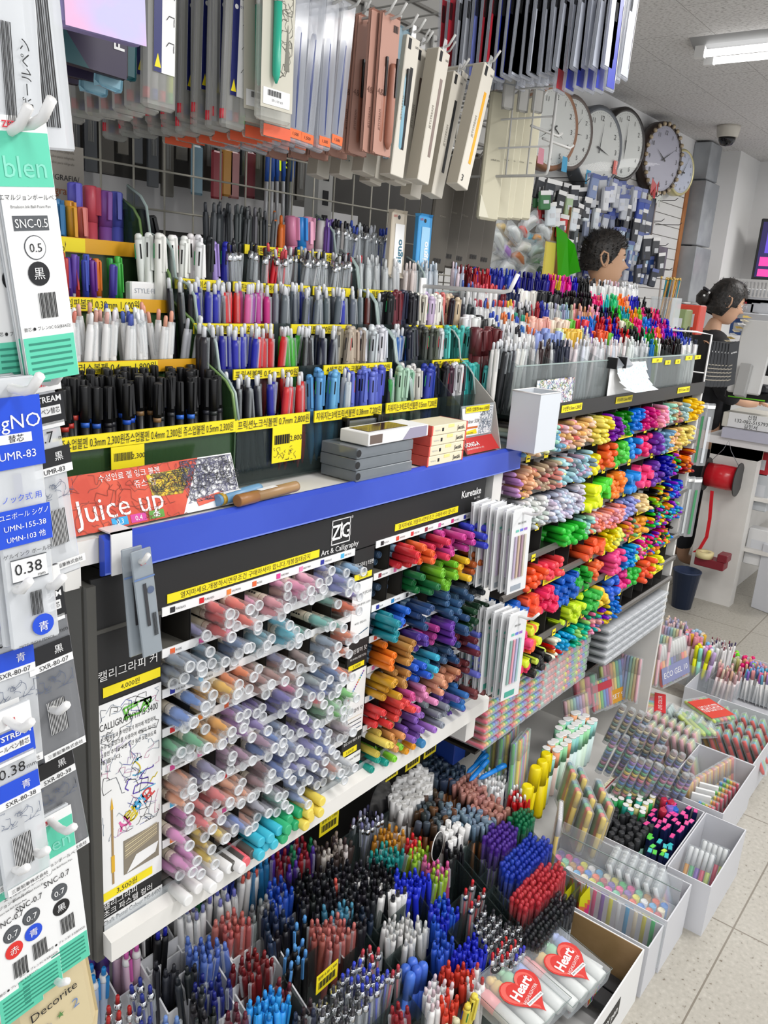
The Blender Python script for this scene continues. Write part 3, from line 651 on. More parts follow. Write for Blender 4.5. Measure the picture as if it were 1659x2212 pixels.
# middle rack
MT = [(.87, 1.34), (.912, 1.405), (.96, 1.466), (1.01, 1.526), (1.07, 1.585)]
r2, i2 = rack('clear_pen_rack', 'clear stepped acrylic pen rack in the middle of the white shelf', .781, 1.19, MT, yellow, M('clear_edge', '#9fb0ac', .2), smoke)
r3, i3 = rack('clear_pen_rack', 'smoky stepped pen rack beside the open display carton at the right end of the shelf', 1.194, 1.40, MT[:4], yellow, M('clear_edge'), smoke)
def tags(r, inv, lst):
    for (px0, px1, k, t) in lst:
        Y, z = MT[k]; x0, x1 = Xp(px0, Y, z), Xp(px1, Y, z); strip(r, inv, x0, x1, Y-.003, z, yellow, [(x0, x1, t, 0)], .015 if k else .018)
tags(r2, i2, [(505, 665, 0, '프릭션노크식볼펜 0.7mm 2,800원'), (675, 820, 0, '지워지는3색프릭션볼펜 0.38mm 7,200원'), (830, 940, 0, '지워지는3색프릭션볼펜 0.5mm 7,200원'), (500, 640, 1, '프릭션볼펜 0.5mm 2,800원'), (695, 842, 1, '4색프릭션노크볼펜 0.5mm 9,600원'),
 (415, 586, 2, '프릭션볼펜 0.38 2,200원'), (625, 755, 2, '프릭션펜3,000원 0.4mm'), (375, 478, 3, '4색볼펜케이스3,600원'), (500, 570, 3, '지워지는볼펜1,600원'), (575, 665, 3, '하이테크볼펜 0.3mm2,000원'), (672, 756, 3, '0.4mm3,000원'), (525, 612, 4, '젤러펜 2,800원'), (637, 713, 4, '디즈니볼펜 2,000원')])
tags(r3, i3, [(930, 1020, 1, '4색쥬스업볼펜 0.4mm 7,200원'), (870, 985, 2, '제트스트림3색볼펜 0.5mm 12,000원'), (780, 880, 3, '제트스트림 2,800원')])
b = MB(); Y, z = MT[0]; x0 = Xp(585, Y, z); b.box((x0, Y-.005, 1.277), (x0+.062, Y-.004, 1.331), yellow)
for k in range(20): b.box((x0+.004+k*.0016, Y-.0056, 1.305), (x0+.004+k*.0016+(.001 if k % 3 else .0005), Y-.005, 1.319), ink)
b.text('2,800', .012, ink, T(x0+.049, 1.312, Y-.0056)); scribble(b, x0+.003, x0+.05, 1.28, 1.3, 14, ['#333333'], Y-.0056, .006, .0003); part('price_tag', b, r2, i2)
b = MB(); x0 = Xp(735, Y, z); b.box((x0, Y-.012, 1.306), (x0+.085, Y-.006, 1.328), M('clip_steel', '#9aa0a6', .25, .8)); b.box((x0+.012, Y-.0135, 1.305), (x0+.052, Y-.0125, 1.319), yellow); b.text('0.5mm9,600원', .009, ink, T(x0+.032, 1.312, Y-.0142), maxw=.038)
for k in (0, .08): b.box((x0+k, Y-.016, 1.3), (x0+k+.006, Y-.004, 1.334), black)
o = thing('label_clip', b, 'silver label clip with black ends holding a yellow price note on the middle rack front', 'clip')
def mrow(k, spans):
    Y, z = MT[k]; zb = z-.078
    for (p0, p1, proto, cols, lean) in spans:
        x0, x1 = Xp(p0, Y+.012, z+.05), Xp(p1, Y+.012, z+.05)
        fillrow(proto, x0, x1, Y+.012, zb, cols, '%s '+proto[0].replace('_', ' ')+', '+['front', 'second', 'third', 'fourth', 'back'][k]+' tier, '+('smoky' if p0 > 840 else 'middle')+' pen rack', '%s '+proto[0].replace('_', ' ')+'s, tier %d of the ' % (k+1)+('smoky' if p0 > 840 else 'middle')+' rack', deep=2, dx=.0118, dy=.013, lean=lean)
mrow(0, [(508, 560, P_CLICKF, ['#1d1d22'], .12), (560, 585, P_CLICKF, ['#1e1e28', '#2c2c9a'], .1), (582, 603, P_CLICKF, ['#2a2c9c'], .06), (603, 668, P_CLICKF, ['#c8262c'], .08), (675, 745, P_MULTI, ['#5a9bd4', '#3f86c8', '#6fb0e0', '#4a90cf'], .05), (745, 758, P_CLICKF, ['#c9cdd2'], .05),
 (757, 832, P_MULTI, ['#5f6cc6', '#6a78cc', '#5560c0'], .05), (834, 856, P_CLICKF, ['#26262a', '#3a9a4c'], .1), (857, 888, P_MULTI, ['#a8cbb2', '#8fb8a0'], .06), (888, 915, P_MULTI, ['#d6d4cf'], .06), (915, 935, P_MULTI, ['#2c3fa4'], .05), (938, 980, P_MULTI, ['#26283a', '#2a2a30', '#402030'], .05), (980, 1005, P_MULTI, ['#d9dadb', '#3a3a40'], .05), (1005, 1048, P_MULTI, ['#3fb8b2', '#55c4bc'], .06), (1048, 1082, P_MULTI, ['#e6e0de', '#e9d2d2'], .06)])
mrow(1, [(432, 475, P_CLICKF, ['#1c1c20'], .08), (478, 552, P_CLICKF, ['#22269a', '#2a2fae'], .05), (552, 608, P_CLICKF, ['#d02a2e'], .07), (610, 650, P_CLICKF, ['#3aa02e', '#4cb83a'], .18), (650, 738, P_CLICKF, ['#1b1b20', '#22263a', '#1b1b20'], .06), (738, 792, P_MULTI, ['#a99d8c', '#b5a794', '#8f8578'], .08), (792, 850, P_MULTI, ['#cfd2d8', '#dfe0e4', '#b8bcc4'], .12),
 (852, 888, P_CLICKF, ['#2a5ea8', '#2f69b4'], .1), (888, 945, P_MULTI, ['#33363c', '#4a4e4a', '#55584f'], .06), (945, 1012, P_MULTI, ['#c6c9cb', '#58c2bc', '#4bb9b2', '#62c8c2'], .08), (1012, 1040, P_MULTI, ['#e08a90', '#d97a80'], .2)])
mrow(2, [(380, 425, P_CLICKF, ['#1d1d22'], .08), (425, 478, P_CLICKF, ['#2228a0'], .06), (478, 492, P_CLICKF, ['#3a2f34'], .05), (492, 524, P_CLICKF, ['#d42a2a'], .05), (524, 570, P_CLICKF, ['#e06aa8', '#9a3aa0', '#b33a8c'], .05), (570, 592, P_CLICKF, ['#cf3a8a', '#e8702a'], .05), (592, 660, P_CLICKF, ['#5f6670', '#666d76', '#5a616b'], .04), (660, 672, P_CLICKF, ['#2a3ab0'], .05), (672, 740, P_CLICKF, ['#646b74', '#5a626c'], .04), (740, 750, P_CLICKF, ['#2a3aa8'], .05), (750, 790, P_CLICKF, ['#646b74'], .04), (790, 800, P_CLICKF, ['#6a2a22'], .05), (800, 818, P_CLICKF, ['#6c747c'], .04),
 (835, 905, P_MULTI, ['#24242a', '#6a2430', '#2a2c44', '#2e2e34'], .04), (905, 950, P_MULTI, ['#e8e4da', '#cbb8d8', '#efece4'], .04), (950, 975, P_MULTI, ['#d47a72', '#2a2a30'], .04), (975, 1000, P_MULTI, ['#d9c6a8', '#2a2a2e'], .05)])
mrow(3, [(312, 352, P_MULTI, ['#e9e8e4'], .1), (352, 445, P_MULTI, ['#efeeec', '#f2f1ef'], .04), (445, 463, P_MULTI, ['#26262c'], .04), (463, 482, P_MULTI, ['#a893d8'], .04), (482, 498, P_MULTI, ['#2a30a8'], .04), (498, 575, P_CLICKC, ['#1f1f24', '#28282c', '#302c2c'], .1), (575, 592, P_CLICKS, ['#cf2430'], .15),
 (592, 660, P_CLICKC, ['#cf4a50', '#c8c8cc', '#2a2a30'], .2), (660, 782, P_CLICKC, ['#b8babd', '#26262b', '#c2c4c8', '#30303a', '#b02c34'], .22), (785, 870, P_SLIM, ['#335a60', '#2e4a52', '#566066'], .08), (870, 905, P_SLIM, ['#b07a5e', '#a8765c'], .08), (905, 952, P_SLIM, ['#5f7e94', '#6a88a0'], .08)])
mrow(4, [(450, 520, P_CLICKS, ['#46494c', '#515457'], .1), (520, 600, P_CLICKS, ['#5c5f60', '#4a4c4e', '#7a7c7e'], .06), (600, 618, P_CLICKS, ['#e8772a'], .1), (630, 648, P_BIGH, ['#e892b4'], .04), (648, 666, P_BIGH, ['#2f8fe0'], .04), (666, 690, P_BIGH, ['#f0a8c4', '#ea9ebc'], .04), (690, 702, P_BIGH, ['#ececec'], .04), (702, 730, P_CLICKS, ['#6a50a0', '#b890b8'], .05), (728, 740, P_CLICKS, ['#8f8a88'], .05), (700, 818, P_CLICKC, ['#1b1b20', '#16161a'], .06), (740, 870, P_CLICKC, ['#3550b0', '#c8ccd2', '#cfd2d8', '#2c48b4', '#d0d3d8'], .14)])
# things standing on the shelf ledge
t = thing('counter_display', None, 'scribbled red and white counter sign leaning in front of the black capped pens', 'sign', T=TR((.476, .808, 1.249), (1, 0, 0), (0, .38, 1)))
b = MB(); b.box((0, 0, -.004), (.262, .068, 0), paper); red = Mnoise('red_scribbled', '#c9452f', '#d9573c', 30, .6)
b.quad([(0, 0, .0004), (.165, 0, .0004), (.205, .068, .0004), (0, .068, .0004)], red)
def LT(x, y): return Matrix.Translation((x, y, .001))
b.text('Juice up', .038, paper, LT(.078, .026), maxw=.175); b.text('수성안료 젤 잉크 볼펜', .0095, paper, LT(.1, .06)); b.text('쥬스 업', .0105, paper, LT(.118, .047))
for k, (c, tx) in enumerate((('#29a3dc', '0.3'), ('#d6409a', '0.4'), ('#5f9e3a', '0.5'))): b.box((.062+k*.026, .002, .0005), (.084+k*.026, .012, .0008), M('chip_'+c[1:], c, .5)); b.text(tx, .0085, paper, LT(.073+k*.026, .007))
b.quad([(.125, .028, .0008), (.17, .026, .0008), (.19, .058, .0008), (.122, .056, .0008)], Mnoise('yellow_scribbled', '#e0c02c', '#6b6030', 120, .6)); b.text('한계 진화된 세필', .0125, ink, LT(.213, .054)); b.text('차원이 다른 부드러움', .0125, ink, LT(.213, .04))
def sflat(b, x0, x1, z0, z1, n, cols, w=.0003, size=.012):
    c = MB(); scribble(c, x0, x1, z0, z1, n, cols, 0, size, w)
    for m, f in zip(c.m, c.f): b.add([(c.v[i][0], c.v[i][2], .0012) for i in f], [(0, 1, 2, 3)], c.mats[m])
sflat(b, .175, .26, .012, .066, 200, ['#333333', '#50506a', '#6a6a8a'], .00028); sflat(b, .0, .17, .0, .068, 60, ['#7a2d20', '#8a4a40'], .00025)
sflat(b, .12, .18, .03, .056, 30, ['#333333'], .0003); b.quad([(.19, .006, .001), (.235, .011, .001), (.235, .02, .001), (.188, .015, .001)], M('coral_patch', '#e0624c', .6)); part('sign_board', b, t)
b = MB(); b.quad([(0, 0, -.0042), (.262, 0, -.0042), (.262, 0, -.03), (0, 0, -.03)], paper); part('fold', b, t)
for i, (p, c, d, lab) in enumerate((((480, 1078), '#b9962f', (560, 1055), 'blue'), ((512, 1082), '#9a6a3a', (640, 1050), 'brown'))):
    a = onZ(*p, 1.258); q = onZ(*d, 1.258)
    o = thing('paint_marker', me(lathe([(.0075, 0), (.0078, .004), (.0078, .09)], M('marker_'+lab, {'blue': '#6f9fc4', 'brown': '#a58258'}[lab], .35), 12), 'paint_marker'), ['gold capped paint marker with pale blue barrel lying on the shelf', 'brown wooden-look marker lying on the shelf edge'][i], 'marker', T=aim(q, a-q), color=c)
    part('cap', me(both(lathe([(.0085, .085), (.0085, (a-q).length-.002), (.0078, (a-q).length)], oc, 12)), 'cap'), o, color=c)
    b = MB(); b.box((-.004, -.0081, .045), (.004, -.0077, .08), paper); part('barcode_label', b, o)
def carton(name, label, cat, loc, sx, sy, sz, mat, rot=0, extra=None):
    o = thing(name, None, label, cat, T=Matrix.Translation(loc) @ Matrix.Rotation(rot, 4, 'Z')); b = MB(); b.rbox((0, 0, 0), (sx, sy, sz), mat, .0012)
    part('carton_body', b, o)
    if extra: e = MB(); extra(e); part('printed_panel', e, o)
    return o
gbx = Mclear('clear_case', '#7f868c', .4, .12)
for k in range(3):
    def ex(e): e.rbox((.004, .004, .003), (.14, .07, .0145), Mnoise('grey_pens_inside', '#55595e', '#7b8086', 90, .5), .002); e.T = aim((.004, -.0004, .009), (0, -1, 0)); e.lathe([(.006, 0), (.0001, .0002)], ink, 10, cap=False); e.T = Matrix.Identity(4)
    carton('pen_case', ['grey pen case at the bottom of the stack on the shelf', 'grey pen case in the middle of the stack on the shelf', 'grey pen case on top of its stack, under the white window box'][k], 'pen case', (.955+U(-.002, .002), .79, 1.2475+k*.0182), .145, .075, .0176, gbx, .0, ex)
def ex(e):
    e.box((.012, .01, .0205), (.118, .05, .0209), M('maroon_window', '#4a3434', .15)); e.quad([(.09, -.0004, .001), (.16, -.0004, .001), (.16, -.0004, .019), (.11, -.0004, .019)], M('lilac_grey', '#9a94aa', .4)); e.box((.003, -.0004, .003), (.035, 0, .017), M('dark_photo', '#6b5b52', .4))
carton('gift_pen_box', 'white box with a dark window and purple side on top of the grey pen cases', 'box', (.975, .785, 1.303), .165, .058, .02, paper, .03, ex)
for k in range(4):
    def ex(e):
        for s in (0, .108): e.box((s-.0003, -.0004, 0), (s+.0035, .06, .0172), M('coral_zigzag', '#d9564a', .6))
        e.box((.05, -.0005, .011), (.068, 0, .0165), M('pale_window', '#f6e08c', .4)); e.text('ʃøcɑλ', .009, ink, T(.09, .0085, -.0008), bold=.02); e.text('Highlighting', .0035, M('pale_text'), T(.018, .009, -.0006)); e.box((.031, -.0005, .006), (.036, 0, .012), ink)
    carton('cream_carton', 'cream card box with coral zigzag edges, %s of its stack of four' % ['bottom', 'second', 'third', 'top'][k], 'box', (1.145+.002*k, .79, 1.2475+k*.0178), .111, .06, .0172, cream, .0, ex)
# open display carton (grey side, red front, twin-liner card)
t = thing('display_carton', None, 'open display carton with red front and map-printed card at the end of the white shelf', 'display box', T=(1.29, .83, 1.249)); 
b = MB(); b.quad([(0, -.028, .001), (.118, -.028, .001), (.118, -.006, .026), (0, -.006, .026)], M('dong_red', '#c4312f', .5)); b.T = TR((0, 0, 0), (1, 0, 0), (0, .022, .025)); b.T = Matrix.Identity(4)
b.text('DONG-A', .0125, paper, TR((.032, -.0165, .0155), (1, 0, 0), (0, .66, .75)), bold=.02); b.text('DONGASTATIONERY CO., LTD', .0042, paper, TR((.038, -.0225, .0085), (1, 0, 0), (0, .66, .75)))
b.box((0, -.006, .026), (.12, -.004, .088), clearp); part('red_front', b, t)
b = MB(); b.prism([(-.03, 0), (-.006, .088), (.03, .118), (.1, .175), (.14, .18), (.14, 0)], .118, .121, M('grey_card', '#b9b4ac', .6), axis='x'); part('carton_side', b, t); b = MB(); b.prism([(-.03, 0), (-.006, .088), (.03, .118), (.1, .175), (.14, .18), (.14, 0)], -.003, -.0, smoke, axis='x'); part('carton_side', b, t)
b = MB(); b.box((.002, -.0075, .03), (.112, -.0065, .084), paper); b.text('Twinliner SOft', .0105, ink, T(.036, .058, -.0085), maxw=.058); b.box((.024, -.0085, .044), (.06, -.0078, .0475), M('liner_orange', '#d06a28', .4)); b.quad([(.005, -.0082, .033), (.06, -.0082, .033), (.055, -.0082, .042), (.005, -.0082, .038)], yellow); b.text('MADE IN KOREA', .0042, ink, T(.03, .0355, -.0088))
scribble(b, .065, .11, .032, .082, 90, ['#8fa0b4', '#6a7a8c', '#a8b4c4'], -.0082, .008, .0003); b.box((.012, -.0095, .075), (.095, -.0088, .087), yellow); b.text('3색쥬스업볼펜0.4mm 6,000원', .0085, ink, T(.053, .081, -.0102), maxw=.08); part('printed_card', b, t)
# frosted tub
t = thing('plastic_tub', None, 'frosted white plastic tub hanging at the right end of the blue strip', 'tub', T=(1.417, .79, 1.25)); b = MB(); m = Mclear('frosted_tub', '#dfe4ea', .25, .4)
b.box((0, -.06, 0), (.085, -.058, .115), m); b.box((0, 0, 0), (.085, .002, .115), m); b.box((0, -.058, 0), (.002, 0, .115), m); b.box((.083, -.058, 0), (.085, 0, .115), m); b.box((.002, -.058, 0), (.083, 0, .002), m); b.tube([(0, -.06, .115), (.085, -.06, .115), (.085, .002, .115), (0, .002, .115)], .0015, white, 5, True); part('tub_body', b, t)
# ------------------------------------------------------------------ far gondola: stepped organiser on top, marker cells below
fu = thing('marker_shelf', None, 'tall shelf of coloured marker cells with black shelf lips and yellow price tags', 'shelf', T=(2.03, 1.0, 0)); fi = Matrix.Translation((-2.03, -1.0, 0))
FZ = [1.30, 1.223, 1.145, 1.06, .988, .914, .835, .76, .69]
lip = M('lip_black', '#1d1b1a', .35)
b = MB(); b.box((1.475, 1.14, .5), (2.6, 1.15, 1.3), M('marker_shelf_back', '#2a2725', .7)); part('back_panel', b, fu, fi)
b = MB(); b.box((2.6, .8, .0), (2.615, 1.3, 1.31), shelfw); part('side_panel', b, fu, fi)
for i, z in enumerate(FZ):
    b = MB()
    if i == 0: b.box((1.475, .797, 1.297), (2.6, 1.16, 1.305), lip); b.box((1.475, .793, 1.29), (2.6, .797, 1.325), lip)
    else: b.box((1.475, .80, z-.004), (2.6, 1.15, z), lip); b.prism([(.79, z-.008), (.79, z+.002), (.796, z+.006), (.8, z+.004), (.8, z-.008)], 1.475, 2.6, M('lip_grey', '#5c5854', .35), axis='x')
    if 0 < i < 8:
        for k in range(14):
            if rnd.random() < .3: continue
            x = 1.5+k*.08; b.box((x, .7885, z-.012), (x+.017, .7895, z+.004), yellow); b.box((x+.003, .788, z-.006), (x+.014, .7885, z-.003), ink)
        for k in range(2 if i % 2 else 1):
            x = 1.6+((i*.37+k*.5) % .9); b.box((x, .787, z-.012), (x+.09, .788, z+.002), yellow); b.text('형광펜 0.5mm 1,000원', .009, ink, T(x+.045, z-.005, .7865), maxw=.08)
    part('shelf_lip', b, fu, fi)
for (x, w, t) in ((1.64, .1, '수성펜 0.5mm 1,200원'), (1.93, .1, '하이샤파 0.5mm 900원'), (2.36, .1, '제브라 0.5mm 1,500원')):
    b = MB(); b.box((x, .7915, 1.303), (x+w, .7925, 1.319), yellow); b.text(t, .011, ink, T(x+w/2, 1.311, .791), maxw=w*.9); part('price_strip', b, fu, fi)
for k in range(1, 14):
    b = MB(); x = 1.475+k*.0804; b.box((x-.0006, .8, .7), (x+.0006, .97, 1.297), M('divider_clear', '#3a3836', .3)); part('cell_divider', b, fu, fi)
def Z(x): return 1040+x/3.318
AQ = ['#3f9fc4', '#7fc8dc', '#d9eef2', '#8fd0b8', '#e0e8a0', '#3f8fb4']; BG = ['#dcb98c', '#e8c8a0', '#7a5a48']; RP = ['#e58a94', '#f0b8c4', '#e0463c', '#e8c0b0', '#d9a23c']; PE = ['#efbf9c', '#f2cbaa', '#e8b078', '#f0b43c']
OR = ['#b86ac0', '#c47ac8', '#b060b8', '#c884cc']; ORP = ['#e8a06a', '#eeae7c', '#e49a60']; TN = ['#b89c74', '#c8ac84', '#a88a64', '#8f6a50', '#c4524a']; AY = ['#8fd0dc', '#d8e48c', '#a8dce4', '#e88a7a']; AM = ['#7fc0cc', '#b08aa8', '#9fd4dc', '#6a8a94', '#8fb8d8']
WH = ['#e6e8e6', '#d0dcd4', '#f0f0ee', '#c8ccd0']; LW = ['#cfc4d8', '#c8d4e4', '#d8d0dc', '#bcc4dc', '#e4e0e8']; MX = ['#e24a6a', '#4ab04a', '#3a6ad0', '#e8c23a', '#8a4ab0', '#e8803a', '#2fb0b0', '#28282c']
BY = ['#d8e23a', '#2a2a2c', '#e8c83a', '#2a2a2c', '#5cb83a', '#d86a3a']
FR = [
 [(250,330,AQ,0),(330,440,BG,0),(440,570,AQ,0),(570,680,RP,0),(680,800,PE,0),(800,895,['#f0dc1c'],0),(900,990,['#5a2a96','#6a34a4'],0),(990,1080,['#12803e','#1a8c46'],0),(1080,1165,['#1f7ad8'],0),(1165,1250,['#c8207a'],0),(1250,1310,['#f0a0ac'],0),(1310,1380,['#8fccb8'],0),(1380,1430,['#c08a6a'],0),(1430,1475,['#a8c4c0'],0),(1475,1540,['#eebc28'],0)],
 [(130,270,OR,0),(270,400,ORP,0),(400,520,TN,0),(520,620,AY,0),(620,760,AM,0),(760,860,['#efe01c'],1),(860,955,['#f0642a'],1),(955,1055,['#46c03a'],1),(1055,1140,['#1e88dc'],1),(1140,1240,['#ec2f72'],1),(1240,1290,['#6a2aa0'],1),(1290,1360,['#7a96b8'],0),(1360,1430,['#efb484'],0),(1430,1510,['#ecd860'],0)],
 [(260,480,WH,3),(480,730,LW,3),(730,840,['#e4f01e'],2),(840,940,['#4cd02a'],2),(940,1040,['#f5822a'],1),(1040,1130,['#1a84d8'],2),(1130,1210,['#f03a78'],2),(1210,1290,['#5f2c98'],1),(1290,1345,['#2a2f96'],0),(1345,1430,MX,0),(1430,1480,['#e0702a','#8a4a2a'],0)],
 [(580,730,['#2fc438','#28b832'],1),(730,790,['#a8dcc8'],0),(790,1000,['#ee8e86','#f0a8a4','#f27f60','#e8a8c0'],3),(1000,1130,['#9a98d4','#a8a4dc','#8fa0dc'],3),(1130,1210,['#eed49c'],3),(1230,1340,BY,0),(1340,1430,['#2a48c0','#3a6ad0','#5a48b0'],0)],
 [(330,440,['#f4572a'],1),(440,590,['#ee3a52','#f0464e'],1),(760,880,['#f05a2c'],2),(880,970,['#e8d626'],0),(970,1040,['#e4ea6a'],1),(1040,1120,['#ea7a62','#5ab05a','#e8a04a'],0),(1120,1210,['#f2a32a'],1),(1210,1300,MX,0),(1300,1400,MX,0)],
 [(240,330,['#1c64c4'],2),(330,430,['#f04a3a','#f0522f'],2),(430,540,['#ec2f62'],4),(540,690,['#1a5fc0'],4),(690,790,['#2aa83a'],4),(820,900,['#f06a3a'],1),(900,1010,['#ee4a8c'],1),(1010,1100,['#3a8ad0'],0),(1100,1180,['#b8e05a','#e04a8c'],0),(1180,1370,MX,0)],
 [(235,320,['#f09038','#ee3f7a','#e8ee2a'],2),(320,420,['#ee3f78','#d8e62a','#f06a3a'],2),(620,740,['#cfee2c'],4),(740,820,['#3cb84a'],4),(820,900,['#f0c838'],1),(900,990,['#2a64d4'],1),(990,1070,['#e02a84'],1),(1070,1140,['#2cb43c'],1),(1140,1215,['#f4562a'],1),(1215,1300,['#f4ee24'],1)],
 [(235,330,['#ee3a6a','#dcee2a'],2),(330,470,['#17171a','#c8e048','#17171a'],4),(470,560,['#ece6d4','#c04a42'],0),(560,650,['#3aa8dc','#3c9cd0'],0),(650,760,['#2fa884','#48b89a','#a0d05a'],0),(760,850,['#e8849c','#4aa88a','#e8a0a8'],0),(850,930,['#7a52b0','#e8c83a'],0),(930,1010,['#2a5fd0'],0)]]
PR = [P_PEARL, P_ROUND, P_BIGH, P_PEARLC, P_FLATH]; PS = [(.0112, .0102), (.0172, .0155), (.0215, .019), (.0112, .0102), (.0175, .0155)]
for i, row in enumerate(FR):
    zb, zt = FZ[i+1], FZ[i]
    for k, (a, c, cols, t) in enumerate(row):
        x0, x1 = max(1.48, Xp(Z(a), .78, zb+.03)), min(2.598, Xp(Z(c), .78, zb+.03)); dx, dz = PS[t]
        nx = max(1, int((x1-x0)/dx)); nz = max(1, int((zt-zb-.012)/dz))
        cn = cname(cols[0]) if len(cols) < 3 else 'mixed %s' % cname(cols[0]); out0 = U(.0, .02)
        lab = 'horizontal %s '+PR[t][0].replace('_', ' ')+' in the '+ORD[i]+' row, cell %s of the marker shelf'
        for v in range(nz):
            for h in range(nx):
                if rnd.random() < (.04 if v < nz-2 else .3): continue
                cc = rnd.choice(cols)
                p = (x0+(h+.5+(v % 2)*.35)*(x1-x0)/nx+U(-.001, .001), .8+.135-out0-U(.0, .022), zb+.001+dz*.5+v*dz*.93+U(-.001, .001))
                pen(PR[t], aim((p[0], p[1], p[2]-.004), (U(-.05, .05), -1, U(-.02, .05)), U(0, 6)), jit(cc, .03), 'horizontal %s %s in the %s row of the far marker shelf' % (cname(cc), PR[t][0].replace('_', ' '), ORD[i]), '%s %s, %s row of the far marker shelf' % (cname(cc), PR[t][0].replace('_', ' '), ORD[i]))
# stepped organiser of standing pens
og = thing('pen_organiser', None, 'long clear stepped pen organiser on top of the far marker shelf', 'pen rack', T=(2.0, .95, 1.305)); gi = Matrix.Translation((-2.0, -.95, -1.305))
smk = Mclear('organiser_sheet', '#8a9090', .88, .08, (.93, .95, .95))
OT = [(.84, 1.45), (.89, 1.474), (.94, 1.497), (.99, 1.525), (1.04, 1.558), (1.09, 1.597)]
b = MB(); b.box((1.44, .803, 1.306), (2.5, .805, 1.408), smk); b.prism([(1.44, 1.4075), (2.5, 1.4075), (2.5, 1.411), (1.44, 1.4095)], .8025, .8055, M('clear_edge'), axis='y'); part('front_sheet', b, og, gi)
for i, (Y, z) in enumerate(OT[1:]):
    b = MB(); b.box((1.47, Y-.013, 1.31), (2.5, Y-.0115, z-.058), smk); b.box((1.47, Y-.0135, z-.06), (2.5, Y-.011, z-.057), M('clear_edge')); part('tier_sheet', b, og, gi)
for k in range(14):
    x = 1.47+k*.0792; b = MB(); b.prism([(.805, 1.306), (.805, 1.405), (1.12, 1.53), (1.12, 1.306)], x-.0006, x+.0006, smk, axis='x'); part('divider', b, og, gi)
for px, py in ((1075, 0), ):
    pass
b = MB()
for (p0, p1, z) in ((1410, 1431, 1.40), (1438, 1449, 1.392), (1460, 1470, 1.392), (1482, 1496, 1.4), (1502, 1514, 1.4)):
    a, c = Xp(p0, .8, z), Xp(p1, .8, z); b.box((a, .8005, z-.006), (c, .802, z+.006), yellow); b.text('1,500', .008, ink, T((a+c)/2, z, .8002), maxw=(c-a)*.8)
part('price_tag', b, og, gi)
t = thing('scribble_card', None, 'white test card covered in pastel scribbles hanging on the organiser front', 'card', T=(0, 0, 0)); b = MB()
x0, x1 = Xp(1160, .795, 1.36), Xp(1240, .795, 1.36); b.box((x0, .796, 1.322), (x1, .797, 1.378), paper); scribble(b, x0, x1, 1.322, 1.378, 240, ['#d87a9a', '#9a8ad0', '#d8c86a', '#8ab87a', '#8a94a8', '#7ab0d0'], .7955, .01, .0004); part('card_sheet', b, t)
t = thing('paper_pad', None, 'curling white test pad with pale dots held by two grey clips', 'paper', T=(0, 0, 0)); b = MB()
x0, x1 = Xp(1322, .79, 1.38), Xp(1392, .79, 1.38)
pts = [(1.402, 0), (1.38, .004), (1.36, .012), (1.345, .024), (1.335, .04)]
for (za, ya), (zc, yc) in zip(pts, pts[1:]): b.quad([(x0+.02, .79-ya, za), (x1, .79-ya, za), (x1+.012, .79-yc, zc), (x0+.02+yc, .79-yc, zc)], Mnoise('pastel_dots', '#e9e9e8', '#a8cdd8', 220, .7, lo=.5, hi=.62))
b.quad([(x0, .796, 1.402), (x1-.03, .796, 1.402), (x1-.02, .796, 1.318), (x0+.003, .796, 1.316)], paper); part('sheet', b, t)
for k in (0, .055):
    b = MB(); b.prism([(.80, 1.415), (.782, 1.397), (.786, 1.392), (.803, 1.402)], x0+k, x0+k+.048, M('clip_grey', '#8f949a', .3, .4), axis='x'); b.box((x0+k-.003, .78, 1.39), (x0+k+.001, .805, 1.416), black); part('binder_clip', b, t)
